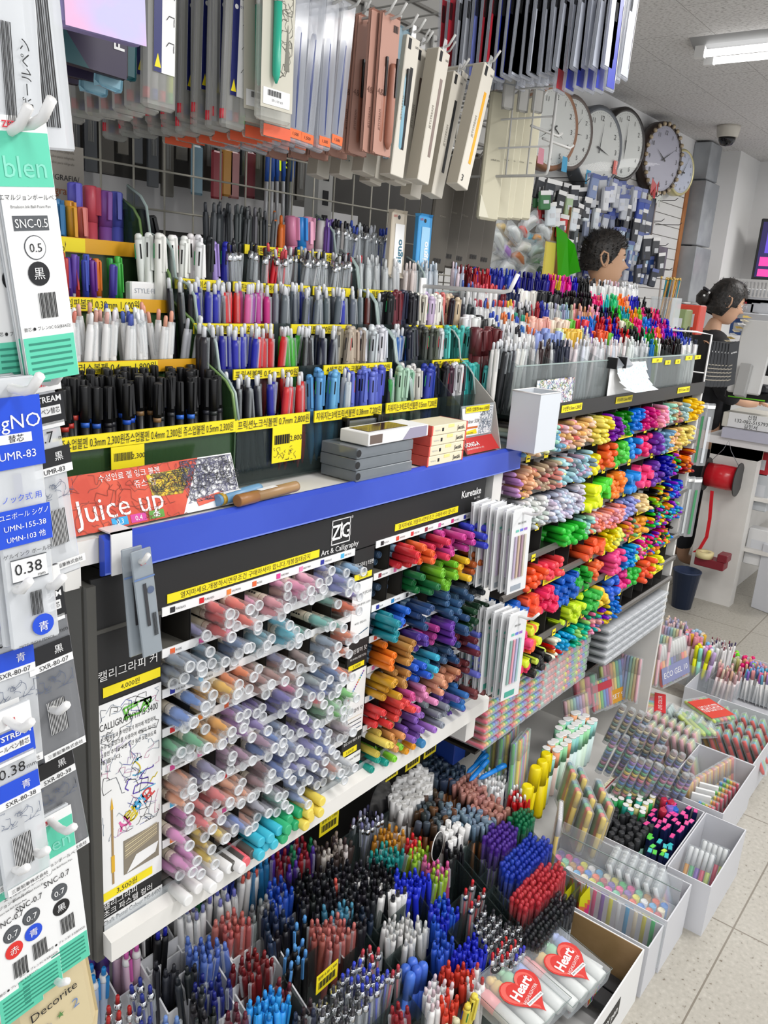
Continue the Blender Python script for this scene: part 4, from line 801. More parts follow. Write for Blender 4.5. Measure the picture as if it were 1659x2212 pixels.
PK = [
 [(1070, 1092, P_CLICKF, ['#e8e8e6', '#26262a']), (1092, 1128, P_CLICKF, ['#26262a', '#e9e9e7']), (1130, 1165, P_SLIM, ['#3a2826', '#4a3430']), (1165, 1190, P_CLICKS, ['#3a2a28', '#45322e']), (1190, 1205, P_SLIM, ['#8a8c8e', '#7c7f82']), (1205, 1232, P_CLICKS, ['#2a3040', '#33384a']), (1232, 1262, P_SLIM, ['#c0949c', '#cfb0b4', '#9fb0cc']), (1262, 1300, P_SLIM, ['#b0b4c0', '#bfa4b0', '#c8ccd4']), (1300, 1325, P_SLIM, ['#8f9296', '#6f7478', '#c87a64']), (1325, 1350, P_SLIM, ['#9fb4d4', '#d0b4b0']), (1350, 1385, P_SLIM, ['#a0b4a4', '#a8b8ac', '#9aa8a4']), (1385, 1408, P_SLIM, ['#8f9aa0', '#aab4ba']), (1408, 1430, P_CLICKS, ['#2a6ab0', '#7fb04a', '#e0e4e8']), (1430, 1475, P_CLICKS, ['#222838', '#2a3040', '#1c2030']), (1475, 1512, P_CLICKW, ['#2f48a8', '#22283a'])],
 [(1028, 1075, P_BIGH, ['#5a1f26', '#62242a']), (1075, 1098, P_MULTI, ['#3c3f3c', '#4a4d46', '#2a2a30']), (1098, 1112, P_CLICKW, ['#e8e8e8']), (1112, 1160, P_CLICKW, ['#2a2a30', '#2f6ab0', '#d86a3a']), (1158, 1210, P_FLATH, ['#96a6dc', '#8c9cd4', '#a0b0e4']), (1210, 1226, P_FLATH, ['#dfe6b0']), (1226, 1268, P_FLATH, ['#ecc24a', '#f0c850']), (1268, 1280, P_SLIM, ['#b094a4', '#6ab03a']), (1280, 1296, P_CLICKS, ['#3a2fa8', '#5a3fb8']), (1293, 1322, P_FLATH, ['#ee5a24', '#f06a2a', '#5cb82a']), (1322, 1352, P_CLICKS, ['#c81f2a', '#2a2fa8', '#c81f2a']), (1350, 1392, P_CLICKS, ['#1c1a1c', '#26202a', '#3a2030']), (1392, 1410, P_CLICKS, ['#2fae5a', '#1f8a48']), (1408, 1440, P_CLICKS, ['#e84a6a', '#f0702a', '#b02a8a']), (1440, 1475, P_CLICKS, ['#2f3fc0', '#e04a9a', '#3a4ac0']), (1475, 1500, P_CLICKS, ['#2a2a34', '#22222a'])],
 [(1005, 1065, P_FLATH, ['#ebebeb', '#f0f0f0', '#2a2a2e', '#e8e8e8']), (1065, 1090, P_CLICKR, ['#3a58c0']), (1090, 1150, P_CLICKW, ['#e07a40', '#3a5ac0', '#2f9a7a', '#e07a40']), (1148, 1192, P_FLATH, ['#f0b8a8', '#eeb0a4']), (1192, 1228, P_FLATH, ['#e8d4c4', '#ecd8c4']), (1228, 1244, P_FLATH, ['#5ab82a']), (1244, 1262, P_FLATH, ['#e0245a', '#e83a4a']), (1262, 1292, P_CLICKS, ['#2f6fd0', '#2f58c8']), (1288, 1345, P_CLICKS, ['#c8242c', '#26299a', '#d83a2a', '#23279a', '#c02028']), (1340, 1370, P_FLATH, ['#e8e4cc', '#8ab84a']), (1370, 1392, P_CLICKS, ['#e83a7a', '#f04a84']), (1392, 1410, P_CLICKS, ['#2a8ad8']), (1410, 1450, P_CLICKS, ['#2f35b0', '#c02a5a', '#3a3fb8'])],
 [(1005, 1030, P_CLICKF, ['#33343a', '#4a4c50']), (1030, 1080, P_CLICKW, ['#c0485a', '#3a58b0', '#d86a3a']), (1080, 1122, P_CLICKW, ['#e04a4a', '#3a5ac0', '#e8c23a', '#d03a5a']), (1120, 1160, P_CLICKF, ['#222226', '#1c1c20']), (1160, 1186, P_CLICKS, ['#a82430', '#2a38a0']), (1186, 1210, P_CLICKS, ['#c8ccc8', '#d4d4cc']), (1210, 1245, P_CLICKS, ['#8fa8c0', '#9fb4c8', '#a8b8a0']), (1245, 1290, P_CLICKS, ['#e0a898', '#d8947c', '#eaa8b4']), (1290, 1335, P_CLICKS, ['#25262c', '#2a3a5a', '#3a2a2c']), (1335, 1358, P_CLICKS, ['#3ab83a', '#2fa0b0']), (1356, 1380, P_CLICKS, ['#f0683a', '#e88a3a']), (1380, 1400, P_CLICKS, ['#7ac04a', '#d03a6a']), (1400, 1430, P_CLICKS, ['#2a2a30', '#e04a6a', '#3a3a44'])],
 [(1010, 1040, P_CLICKW, ['#4a68b8', '#c85a6a']), (1040, 1080, P_CLICKW, ['#e04a5a', '#d84a50']), (1080, 1120, P_CLICKS, ['#7a2430', '#26305a', '#24305c']), (1120, 1165, P_FLATH, ['#eceae4', '#f0efe8', '#e8e4d8']), (1163, 1205, P_FLATH, ['#202026', '#1b1b20']), (1205, 1282, P_CLICKS, ['#1a1a1e', '#24262c']), (1282, 1305, P_CLICKS, ['#f03a78', '#f0648a']), (1305, 1342, P_CLICKS, ['#2fb4b0', '#48b86a', '#58c08a']), (1340, 1365, P_CLICKS, ['#f07a3a', '#f08a5a']), (1363, 1385, P_CLICKS, ['#3a44b0', '#2a3098']), (1385, 1402, P_CLICKS, ['#3a3a44'])],
 [(985, 1003, P_SLIM, ['#d8a0b8', '#3a82d0']), (1003, 1035, P_CLICKS, ['#7a1a24', '#b01f28']), (1035, 1065, P_CLICKS, ['#2a34b0', '#b8202a']), (1065, 1125, P_CLICKS, ['#2430a4', '#2a48b8', '#2430a4']), (1125, 1190, P_CLICKS, ['#26285a', '#2a2c78', '#3a2a8a']), (1188, 1215, P_CLICKS, ['#d83a7a', '#e0b83a', '#c84ab0']), (1215, 1250, P_CLICKS, ['#e04a8a', '#c04a9a', '#3a3fb0']), (1250, 1282, P_CLICKS, ['#1c1c20', '#22222a']), (1282, 1340, P_CLICKW, ['#2a2a2e', '#d8d8dc', '#c8a0b0']), (1340, 1388, P_CLICKW, ['#d8dadc', '#e4e6e8', '#c8cacc'])]]
for i, row in enumerate(PK):
    Y, z = OT[i]
    for (a, c, proto, cols) in row:
        x0, x1 = Xp(a, Y, z), Xp(c, Y, z)
        fillrow(proto, x0, x1, Y, z-.143, cols, '%s '+proto[0].replace('_', ' ')+', %s tier of the long far organiser' % ['front', 'second', 'third', 'fourth', 'fifth', 'back'][i], '%s '+proto[0].replace('_', ' ')+'s, tier %d of the far organiser' % (i+1), deep=2, dx=.0135 if proto not in (P_FLATH, P_BIGH) else .017, dy=.014, lean=.09 if i else .14, skip=.1)
# ------------------------------------------------------------------ pens standing in the low trays below the shelf
def onP(x, y, dz=0):
    d = ray(x, y); k = .45; t = (ZC-.16-dz+k*.45)/(k*d.y-d.z); return CO+d*t
def proj(P):
    v = P-CO; w = v.dot(CF); return CX+FPX*v.dot(CR)/w, CY-FPX*v.dot(CU)/w
def inside(p, poly):
    c = False; n = len(poly)
    for i in range(n):
        (x1, y1), (x2, y2) = poly[i], poly[i-1]
        if (y1 > p[1]) != (y2 > p[1]) and p[0] < (x2-x1)*(p[1]-y1)/(y2-y1)+x1: c = not c
    return c
def cluster(poly, proto, cols, gap=.0135, lean=.12, dirv=(0, 0), what='', L=.143, zj=.006, dz=0, ordered=False, fat=1.3):
    gap *= 1.0 if fat == 1 else 1.16
    """stand pens so that their top ends fill the outline POLY given on the slope of pen tops"""
    if len(poly) == 4 and not isinstance(poly[0], tuple): x0, y0, x1, y1 = poly; poly = [(x0, (y0*2+y1)/3), ((x0+x1)/2, y0), (x1, (y0*2+y1)/3), (x1, (y0+2*y1)/3), ((x0+x1)/2, y1), (x0, (y0+2*y1)/3)]
    W = [onP(*p, dz) for p in poly]; x0, x1 = min(p.x for p in W), max(p.x for p in W); y0, y1 = min(p.y for p in W), max(p.y for p in W)
    pw = [(p.x, p.y) for p in W]; y = y0; r = 0
    while y < y1:
        x = x0+(gap/2 if r % 2 else 0)
        while x < x1:
            if inside((x, y), pw):
                c = cols[min(len(cols)-1, int((x-x0)/(x1-x0)*len(cols)))] if ordered else rnd.choice(cols)
                d = Vector((dirv[0]+U(-lean, lean), dirv[1]+U(-lean, lean), 1)).normalized()
                top = Vector((x+U(-.002, .002), y+U(-.002, .002), .16+.45*(y-.45)+dz+U(-zj, zj)))
                pen(proto, aim(top-d*L*1.04, d, U(0, 6.28)) @ Matrix.Diagonal((fat, fat, 1.04, 1)), jit(c, .035), '%s %s %s' % (cname(c), proto[0].replace('_', ' '), what), '%ss %s' % (cname(c)+' '+proto[0].replace('_', ' '), what))
            x += gap
        y += gap*.9; r += 1
P_BLKB = click('black_barrel_pen', 'pen', r=.0056, barrel=black, button=oc, clip=white)
P_CONE = click('triangle_top_pen', 'pen', r=.0052, barrel=black, button=oc, clip=oc)
P_WBK = click('white_barrel_pen', 'pen', r=.0062, barrel=white, button=oc, clip=white)
P_WBTN = click('white_button_pen', 'pen', r=.005, barrel=oc, button=white, clip=oc)
P_WFLAT = capped('white_capped_pen', 'pen', .0055, white, white, white, .14, .09)
WF = 'in the white card trays under the shelf'; SM = 'in the smoky trays in front of the shelf'; BK = 'at the back under the shelf lip'; FT = 'in the front row of the clear trays'
J = [
 ((228, 2012, 318, 2075), P_CLICKR, ['#d95fb2'], .017, WF), ((185, 2068, 235, 2135), P_CLICKR, ['#2292dc'], .017, 'beside the hanging refill packs at the lower left'), ((298, 1978, 378, 2040), P_BLKB, ['#2228a8'], .016, WF),
 ((370, 1935, 445, 2000), P_CLICKW, ['#8f94cc', '#c8c8d4'], .0145, WF), ((440, 1898, 512, 1960), P_CLICKW, ['#7478d0', '#8a8ed8'], .0145, WF), ((510, 1850, 565, 1905), P_CLICKW, ['#e0685a'], .0145, WF),
 ((535, 1920, 590, 1990), P_CLICK, ['#a4a6a6', '#8c8f90'], .015, WF), ((462, 1950, 545, 2015), P_CLICK, ['#cf6c66', '#d87c74'], .0125, WF), ((398, 2010, 495, 2070), P_CLICK, ['#5878cc', '#6080d0'], .0125, WF),
 ((332, 2062, 432, 2118), P_CLICKS, ['#24262a', '#2c2e34'], .0165, WF), ((498, 2040, 595, 2110), P_CLICK, ['#70181c', '#7c2022'], .0145, WF), ((415, 2092, 512, 2148), P_CLICK, ['#1a2474', '#202a80'], .0145, WF),
 ((262, 2102, 348, 2160), P_CLICKC, ['#2a3a98'], .0155, 'in the lower left corner tray'), ((212, 2152, 290, 2212), P_CLICKC, ['#c02a28'], .016, 'in the lower left corner tray'), ((160, 2178, 222, 2230), P_BIGH, ['#9a9a98'], .023, 'in the lower left corner'), ((290, 2165, 345, 2225), P_CLICKC, ['#26348c'], .015, 'in the lower left corner tray'),
 ((345, 2175, 402, 2230), P_CLICK, ['#7496d6'], .0145, 'at the lower picture edge'), ((402, 2125, 470, 2225), P_CLICKS, ['#2a2c30', '#222428'], .016, FT), ((535, 2115, 628, 2205), P_CLICKS, ['#2f9ae4', '#2a90da'], .0145, FT), ((480, 2160, 540, 2225), P_CLICK, ['#5c2030', '#6a2838'], .015, FT), ((595, 2095, 650, 2150), P_CLICK, ['#6a2430', '#7a2c34'], .0165, FT),
 ((625, 2150, 690, 2225), P_CLICK, ['#2a2a30', '#3a2a30', '#26304a'], .015, FT),
 ((515, 1815, 585, 1890), P_CLICK, ['#2a80bc', '#2e88c4'], .014, BK), ((580, 1775, 680, 1885), P_CLICK, ['#b02a34', '#5a38a8', '#1f8a5c', '#3a4ab8', '#9a2838'], .015, BK), ((570, 1885, 640, 1955), P_CLICK, ['#2450c0', '#2a5acc'], .0145, SM),
 ((608, 2020, 675, 2095), P_CONE, ['#5a9cdc'], .0165, SM), ((632, 1960, 672, 2012), P_CONE, ['#5a9cdc'], .016, SM), ((667, 1962, 770, 2035), P_CLICK, ['#bc665e', '#c4706a'], .0145, SM), ((700, 1935, 775, 1980), P_CLICK, ['#5494b4'], .0145, SM),
 ([(640, 1880), (700, 1850), (860, 1850), (860, 1900), (800, 1960), (700, 1960), (640, 1950)], P_CLICKS, ['#1b1c20', '#202228'], .0155, SM), ((560, 1945, 640, 2030), P_CLICKS, ['#1e2026', '#22304a'], .017, SM),
 ((678, 1795, 765, 1855), P_CLICKS, ['#9a8a84', '#4a3e3c', '#d0c8c4'], .014, SM), ((765, 1735, 835, 1790), P_CLICKC, ['#a8a8c8', '#8a88c0'], .014, BK), ((812, 1770, 878, 1828), P_CLICK, ['#d0902a', '#c8882a'], .0135, SM), ((798, 1812, 885, 1860), P_CLICK, ['#1f9490', '#2a9c98'], .0155, SM),
 ((875, 1790, 920, 1832), P_CLICK, ['#dc2a32'], .0145, SM), ((880, 1815, 930, 1856), P_CLICK, ['#a4d03c'], .0145, SM), ((935, 1855, 970, 1915), P_CLICK, ['#a8d43c'], .0165, SM), ((908, 1838, 982, 1888), P_CLICK, ['#dc64a0'], .0165, SM), ((848, 1858, 930, 1935), P_CLICKS, ['#2434cc', '#2a3cd4'], .0145, SM),
 ((805, 1885, 890, 1950), P_WBK, ['#222226'], .018, SM), ((765, 1860, 812, 1900), P_WBK, ['#2a2a2e'], .018, SM), ((720, 1885, 740, 1915), P_CLICK, ['#dc5c50'], .014, SM), ((740, 1955, 815, 2010), P_CLICKS, ['#1c1c20', '#1a2a3a'], .016, SM),
 ((822, 1955, 930, 2035), P_SLIM, ['#9a958c', '#8c887e'], .0155, FT), ((728, 2060, 850, 2145), P_CLICKC, ['#3a4acc'], .015, FT), ((770, 2025, 835, 2075), P_CLICKC, ['#cc4450'], .015, FT), ((838, 2065, 880, 2110), P_CLICKC, ['#cc4450'], .015, FT), ((678, 2108, 800, 2205), P_CLICKC, ['#26262c', '#44444a'], .0145, FT),
 ((868, 2045, 930, 2115), P_ROUND, ['#4470d4'], .0185, FT), ((922, 1920, 990, 2010), P_CLICKS, ['#2230b8', '#2a5ac8'], .0155, FT), ((925, 2000, 985, 2070), P_CLICKS, ['#2a50b8', '#3058c4'], .0155, FT), ((982, 2010, 1055, 2090), P_CLICKS, ['#2430c0', '#2a38c8'], .0145, FT),
 ((955, 2060, 1038, 2125), P_CLICKS, ['#dc4630', '#c83a2c'], .0165, FT), ((908, 2100, 980, 2180), P_CLICKW, ['#e4d0d4', '#d8c4cc'], .0145, FT), ((838, 2145, 890, 2215), P_CLICK, ['#94202a', '#a02832'], .0145, FT), ((950, 2130, 998, 2195), P_CLICKS, ['#d8442e'], .0165, FT),
 ((1002, 2135, 1042, 2185), P_MULTI, ['#e4d450'], .018, FT), ((960, 2182, 1005, 2230), P_MULTI, ['#e2dcb8'], .017, FT), ((1005, 1885, 1060, 1975), P_CLICKC, ['#d02a30'], .024, SM), ([(1020, 1975), (1060, 1950), (1130, 2000), (1120, 2050), (1050, 2040)], P_CLICKC, ['#1c1c20', '#26262c'], .015, FT), ((1060, 2015, 1145, 2080), P_CLICKC, ['#3a40c0', '#c82a34', '#2a2a30', '#d0342c'], .016, FT), ((1000, 2080, 1060, 2140), P_CLICKW, ['#d0d0d4', '#c03a3a'], .016, FT),
 ([(968, 1680), (1012, 1662), (1060, 1705), (1100, 1740), (1094, 1762), (1050, 1760), (1000, 1715)], P_OVAL, ['#b07c70', '#a8746a', '#b88478'], .0135, 'in the centre bin'), ([(975, 1722), (1040, 1745), (1075, 1768), (1062, 1788), (1005, 1780), (950, 1750)], P_OVAL, ['#74889a', '#6a8094', '#7c90a2'], .0135, 'in the centre bin'),
 ((898, 1700, 985, 1795), P_OVAL, ['#3e4448', '#6c4a34', '#54606a', '#4a382c'], .0145, 'in the centre bin, left side'), ([(832, 1702), (868, 1678), (905, 1652), (936, 1668), (932, 1700), (900, 1742), (868, 1752), (845, 1730)], P_WFLAT, ['#efeeea'], .0135, 'behind the black curved panel'),
 ([(905, 1640), (935, 1615), (1005, 1645), (1005, 1680), (960, 1690), (935, 1672)], P_OVAL, ['#3c4c60', '#465668', '#2c3a50'], .0135, 'under the yellow labels'), ((1032, 1650, 1115, 1702), P_WBTN, ['#f0f0f0'], .0145, 'beside the yellow broad markers'), ((1100, 1685, 1155, 1735), P_WBTN, ['#c81e26'], .0145, 'beside the yellow broad markers'), ((1085, 1628, 1135, 1672), P_WBTN, ['#22289c'], .0145, 'beside the yellow broad markers'),
 ((952, 1762, 1012, 1825), P_WFLAT, ['#eeedea'], .016, 'in front of the brown capped pens'), ((960, 1800, 1010, 1850), P_CLICKS, ['#1e1e22'], .017, 'in front of the brown capped pens'),
 ((455, 1880, 520, 1905), P_CLICKS, ['#2a3a8c'], .015, BK), ((165, 1995, 245, 2080), P_BIGH, ['#4a2c80', '#54348c'], .023, 'in the shadow left of the shelf lip'), ((400, 1905, 440, 1935), P_CLICKS, ['#8a2a6a', '#2a7a50'], .014, BK)]
for (poly, proto, cols, gap, what) in J: cluster(poly, proto, cols, gap, what=what, lean=.1)
for i, (poly, c) in enumerate((([(1088, 1765), (1120, 1740), (1152, 1745), (1156, 1770), (1135, 1795), (1118, 1775)], '#1c7f52'), ([(1042, 1810), (1062, 1778), (1098, 1770), (1122, 1790), (1108, 1830), (1075, 1838)], '#5a34a0'),
   ([(1078, 1862), (1112, 1828), (1140, 1798), (1190, 1808), (1190, 1830), (1150, 1880), (1110, 1898), (1085, 1882)], '#2c48c0'), ([(1098, 1932), (1130, 1905), (1165, 1865), (1215, 1860), (1220, 1885), (1185, 1940), (1130, 1962)], '#d4414a'), ([(1128, 2005), (1160, 1968), (1205, 1925), (1245, 1935), (1248, 1952), (1215, 1990), (1175, 2045), (1145, 2040)], '#2e2e32'))):
    cluster(poly, P_BALL, [c], .0118, lean=.04, what='in the ball cap pen block', zj=.003, fat=1)
# deck, trays, dividers and labels
dk = thing('tray_deck', None, 'low white deck carrying the pen trays and boxes in front of the shelf', 'deck', T=(1.2, .8, 0))
b = MB(); b.box((.45-1.2, .62-.8, .0), (1.7-1.2, 1.28-.8, .02), shelfw); part('deck_board', b, dk)
b = MB(); b.box((.45-1.2, 1.25-.8, .02), (2.6-1.2, 1.26-.8, .66), M('back_dark', '#1d1c1b', .7)); part('back_board', b, dk)
card = M('tray_card', '#e4e5e8', .6)
def tz(y): return .16+.45*(y-.45)
def tray(name, label, px, sheet, h=-.045, along=True):
    """an open card or acrylic tray under a run of pens: px = the four rim corners in the photo"""
    P = [onP(*p, h) for p in px]; x0, x1 = min(p.x for p in P), max(p.x for p in P); y0, y1 = min(p.y for p in P), max(p.y for p in P)
    t = thing(name, None, label, 'tray', T=((x0+x1)/2, (y0+y1)/2, max(.02, tz(y0)-.16)))
    inv = Matrix.Translation((-(x0+x1)/2, -(y0+y1)/2, -max(.02, tz(y0)-.16))); zb = max(.02, tz(y0)-.16)
    th = .0015
    b = MB(); b.prism([(y0, zb), (y1, zb), (y1, tz(y1)+h), (y0, tz(y0)+h-.02)], x0-th, x0+th, sheet, axis='x'); part('side_wall', b, t, inv)
    b = MB(); b.prism([(y0, zb), (y1, zb), (y1, tz(y1)+h), (y0, tz(y0)+h-.02)], x1-th, x1+th, sheet, axis='x'); part('side_wall', b, t, inv)
    b = MB(); b.box((x0, y0-th, zb), (x1, y0+th, tz(y0)+h-.02), sheet); part('front_wall', b, t, inv)
    b = MB(); b.box((x0, y1-th, zb), (x1, y1+th, tz(y1)+h), sheet); part('back_wall', b, t, inv)
    b = MB(); b.box((x0, y0, zb-.002), (x1, y1, zb), sheet); part('tray_floor', b, t, inv)
for i, px in enumerate((((225, 2010), (320, 2035), (320, 2090), (225, 2090)), ((370, 1930), (450, 1935), (450, 2000), (370, 2005)), ((455, 1880), (590, 1860), (590, 1990), (470, 2010)), ((330, 2060), (430, 2060), (430, 2120), (330, 2120)), ((495, 2035), (600, 2035), (600, 2110), (495, 2115)), ((300, 1975), (380, 1980), (380, 2040), (300, 2045)), ((535, 2110), (630, 2115), (630, 2205), (535, 2205)), ((410, 2090), (515, 2090), (515, 2150), (410, 2150)))):
    tray('card_tray', 'white card pen tray, %s of the ones under the shelf' % ORC[i], px, card)
for i, px in enumerate((((815, 1950), (935, 1960), (935, 2040), (815, 2040)), ((870, 2040), (985, 2050), (985, 2120), (870, 2120)), ((920, 1915), (1055, 1930), (1055, 2090), (930, 2090)), ((670, 1860), (850, 1850), (850, 1960), (670, 1960)), ((1040, 1800), (1220, 1860), (1200, 1960), (1100, 1960)), ((1020, 1960), (1140, 1990), (1140, 2080), (1020, 2070)), ((680, 2050), (850, 2050), (850, 2150), (680, 2200)), ((800, 1780), (985, 1790), (985, 1930), (800, 1930)))):
    tray('smoky_tray', 'smoky see-through pen tray, %s from the left front' % ORC[i], px, smoke, -.03)
# black curved panel, white edged oval behind the white pens
def disc(name, label, px, R, mat, edge):
    p = onP(*px); t = thing(name, None, label, 'panel', T=p); b = MB(); b.T = aim((0, 0, 0), (.2, -1, .1)); b.lathe([(R, -.001), (R, .001)], mat, 28, False); b.T = Matrix.Identity(4); part('panel_sheet', b, t)
    b = MB(); b.T = aim((0, 0, 0), (.2, -1, .1)); b.tube([(R*math.cos(a*PI/14), R*math.sin(a*PI/14), 0) for a in range(28)], .0013, edge, 5, True); b.T = Matrix.Identity(4); part('rim', b, t)
disc('round_tray_panel', 'black round end panel left of the white capped pens', (822, 1735), .055, M('gloss_black', '#0c0c0e', .15), black)
disc('round_tray_panel', 'black round end panel with a white rim beside the pink pens', (945, 1828), .032, M('gloss_black'), white)
def ylabel(x0, y0, x1, y1, dz, lab, txt):
    a = onP((x0+x1)/2, (y0+y1)/2, dz); w = (x1-x0)/FPX*(a-CO).dot(CF)*1.45; h = (y1-y0)/FPX*(a-CO).dot(CF)*.95
    t = thing('price_card', None, lab, 'price label', T=a); b = MB(); b.box((-w/2, -.0005, -h/2), (w/2, .0005, h/2), yellow); part('card_sheet', b, t)
    b = MB(); b.text(txt, h*.2, ink, T(0, h*.3, -.001), maxw=w*.9)
    for k in range(16): b.box((-w*.4+k*w*.05, -.0012, -h*.3), (-w*.4+k*w*.05+w*(.03 if k % 3 else .015), -.0006, h*.08), ink)
    part('printing', b, t)
ylabel(690, 1755, 732, 1800, .02, 'yellow price card standing behind the dark pens under the lip', '볼펜 0.5 1,000')
ylabel(824, 1658, 862, 1686, .05, 'yellow price card nearest of three above the white capped pens', '사라사 1,000원')
ylabel(874, 1628, 910, 1660, .05, 'yellow price card, middle one of three above the white capped pens', '스타일 1,200원')
ylabel(914, 1600, 945, 1634, .05, 'yellow price card, farthest of three beside the blue carton', '제트 1,500원')
ylabel(683, 2085, 730, 2135, .0, 'yellow price card behind the clear black pens at the bottom', '젤펜 0.38 1,500')
ylabel(190, 2010, 228, 2030, .0, 'yellow strip card behind the pink ringed pens', '트윈 1,500')
# blue pilot-style carton
p = onP(985, 1640, -.02); t = thing('pen_carton', None, 'dark blue ballpoint carton standing behind the grey-blue capped pens', 'box', T=(p.x, p.y, p.z+.01)); bl = M('carton_blue', '#1f3c8c', .35)
b = MB(); b.rbox((-.045, -.02, 0), (.035, .04, .14), bl, .002); part('carton_body', b, t)
b = MB(); b.text('PILOT', .02, paper, TR((-.012, -.0206, .125), (1, 0, 0), (0, 0, 1)), bold=.02); b.text('BPS-GP', .013, paper, TR((-.012, -.0206, .1), (1, 0, 0), (0, 0, 1))); b.text('EXTRA FINE', .008, paper, TR((-.012, -.0206, .086), (1, 0, 0), (0, 0, 1))); b.text('1.6', .022, paper, TR((-.012, -.0206, .06), (1, 0, 0), (0, 0, 1))); b.box((.008, -.0207, .0), (.035, -.0202, .1), ink); b.text('BLACK', .009, paper, TR((.022, -.0209, .03), (0, 0, 1), (-1, 0, 0)))
b.T = aim((.02, -.0206, .12), (0, -1, 0)); b.lathe([(.011, 0), (.0001, .0002)], paper, 18, cap=False); b.T = Matrix.Identity(4); part('printing', b, t)
for i, (px, py, a) in enumerate(((1015, 1650, .2), (1030, 1640, .4), (1040, 1668, -.1), (1020, 1675, .3))):
    p = onP(px, py, .0); pen(P_BIGH, aim((p.x-.03, p.y-.01, p.z-.01+i*.004), (1, -.3+a, .25)) @ Matrix.Scale(.62, 4), jit('#2188e0', .02), 'bright blue broad marker lying by the dark blue carton', 'bright blue markers by the carton')
P_YEL = ('jumbo_highlighter', 'highlighter', me(both(lathe([(.013, 0), (.014, .01), (.014, .11)], oc, 14)), 'jumbo_highlighter'), [('cap', me(both(lathe([(.015, .1), (.015, .165), (.012, .17)], oc, 14), boxf((.014, -.004, .115), (.0175, .004, .168), oc)), 'cap'), False)])
for i, (px, py) in enumerate(((1140, 1690), (1158, 1650), (1172, 1636), (1180, 1620))):
    p = onP(px, py+6, .015); d = Vector((U(-.06, .06), U(-.05, .05), 1)).normalized(); pen(P_YEL, aim(p-d*.17, d, -1), jit('#f2dc12', .02), 'jumbo yellow highlighter, %s from the left in the middle of the trays' % ORC[i], 'jumbo yellow highlighters')
p = onP(1125, 1655, -.02); t = thing('card_sleeve', None, 'cream card sleeve behind the white button pens', 'card', T=(p.x, p.y+.03, .1)); b = MB()
for k in range(8): a0, a1 = -.9+k*.2, -.7+k*.2; b.quad([(.05*math.sin(a0), .03*math.cos(a0), 0), (.05*math.sin(a1), .03*math.cos(a1), 0), (.05*math.sin(a1), .03*math.cos(a1), .19+.01*math.cos(a1*2)), (.05*math.sin(a0), .03*math.cos(a0), .19+.01*math.cos(a0*2))], cream)
part('sleeve_sheet', b, t)
# tall bright pens hanging under the lip at the back
for i, (px, c, proto) in enumerate(((648, '#c81e30', P_ROUND), (664, '#e8307a', P_ROUND), (680, '#ec3a84', P_ROUND), (694, '#e02a70', P_ROUND), (707, '#d4e02c', P_ROUND), (728, '#3aa83a', P_BIGH), (744, '#34b040', P_BIGH), (757, '#5ab84a', P_ROUND), (772, '#7a4aa0', P_BIGH), (786, '#8a58ac', P_BIGH), (800, '#6a4098', P_BIGH), (640, '#8a8a90', P_ROUND))):
    p = onY(px, 1745-(px-640)*.5, 1.12); pen(proto, aim((p.x, 1.12, p.z-.06), (U(-.1, .1), U(-.05, .05), 1)), jit(c, .02), '%s highlighter standing at the back just under the white lip' % cname(c), '%s highlighters at the back under the lip' % cname(c))
# ------------------------------------------------------------------ white boxes on the floor at the aisle edge and what they hold
def obox(name, label, x0, x1, y0, y1, h, mat, inner=None, cut=None, th=.003, z0=0):
    t = thing(name, None, label, 'box', T=((x0+x1)/2, (y0+y1)/2, z0)); inv = Matrix.Translation((-(x0+x1)/2, -(y0+y1)/2, -z0)); inner = inner or mat
    def wall(nm, a, b_): b = MB(); b.box(a, b_, mat); part(nm, b, t, inv)
    z1 = z0+h
    if cut:   # magazine-file notch in the front wall
        b = MB(); b.prism([(x0, z0), (x1, z0), (x1, z1), (x1-.01, z1), (x1-.03, z1-cut), (x0+.03, z1-cut), (x0+.01, z1), (x0, z1)], y0, y0+th, mat, axis='y'); part('front_wall', b, t, inv)
    else: wall('front_wall', (x0, y0, z0), (x1, y0+th, z1))
    wall('back_wall', (x0, y1-th, z0), (x1, y1, z1)); wall('side_wall', (x0, y0+th, z0), (x0+th, y1-th, z1)); wall('side_wall', (x1-th, y0+th, z0), (x1, y1-th, z1)); wall('box_floor', (x0+th, y0+th, z0), (x1-th, y1-th, z0+.003))
    return t, inv
wb = M('white_box', '#dcdde2', .5)
obox('white_box', 'white open box of black capped markers and navy highlighters', 1.925, 2.24, .475, .735, .15, wb)
obox('white_box', 'slim white box with a notched edge holding two clear packs', 1.93, 2.24, .36, .472, .15, wb, cut=.0)
obox('white_box', 'white box holding the marker palette and a row of clear pen packs', 1.735, 1.905, .40, .735, .15, wb)
obox('white_box', 'narrow empty white box with pink and yellow paper fans, beside the brown carton', 1.635, 1.73, .405, .735, .14, wb, cut=.0)
obox('white_box', 'white box of yellow pen cases and rainbow tipped pens', 2.26, 2.6, .43, .61, .155, wb)
obox('white_box', 'white box of striped sweets-like pen packs farther along the floor', 2.61, 3.0, .44, .66, .15, wb)
obox('white_box', 'farthest white box along the aisle with small neon pen toppers', 3.02, 3.5, .46, .8, .14, wb)
t, inv = obox('carton_box', 'white outside brown inside cardboard box at the bottom edge with black boxes inside', 1.27, 1.62, .41, .62, .145, paper)
b = MB(); kr = Mnoise('kraft_card', '#a8885a', '#b8966a', 12, .7)
b.box((1.274, .6155, .003), (1.616, .6165, .1445), kr); b.box((1.6155, .414, .003), (1.6165, .616, .1445), kr); b.box((1.2735, .414, .003), (1.2745, .616, .1445), kr); part('kraft_lining', b, t, inv)
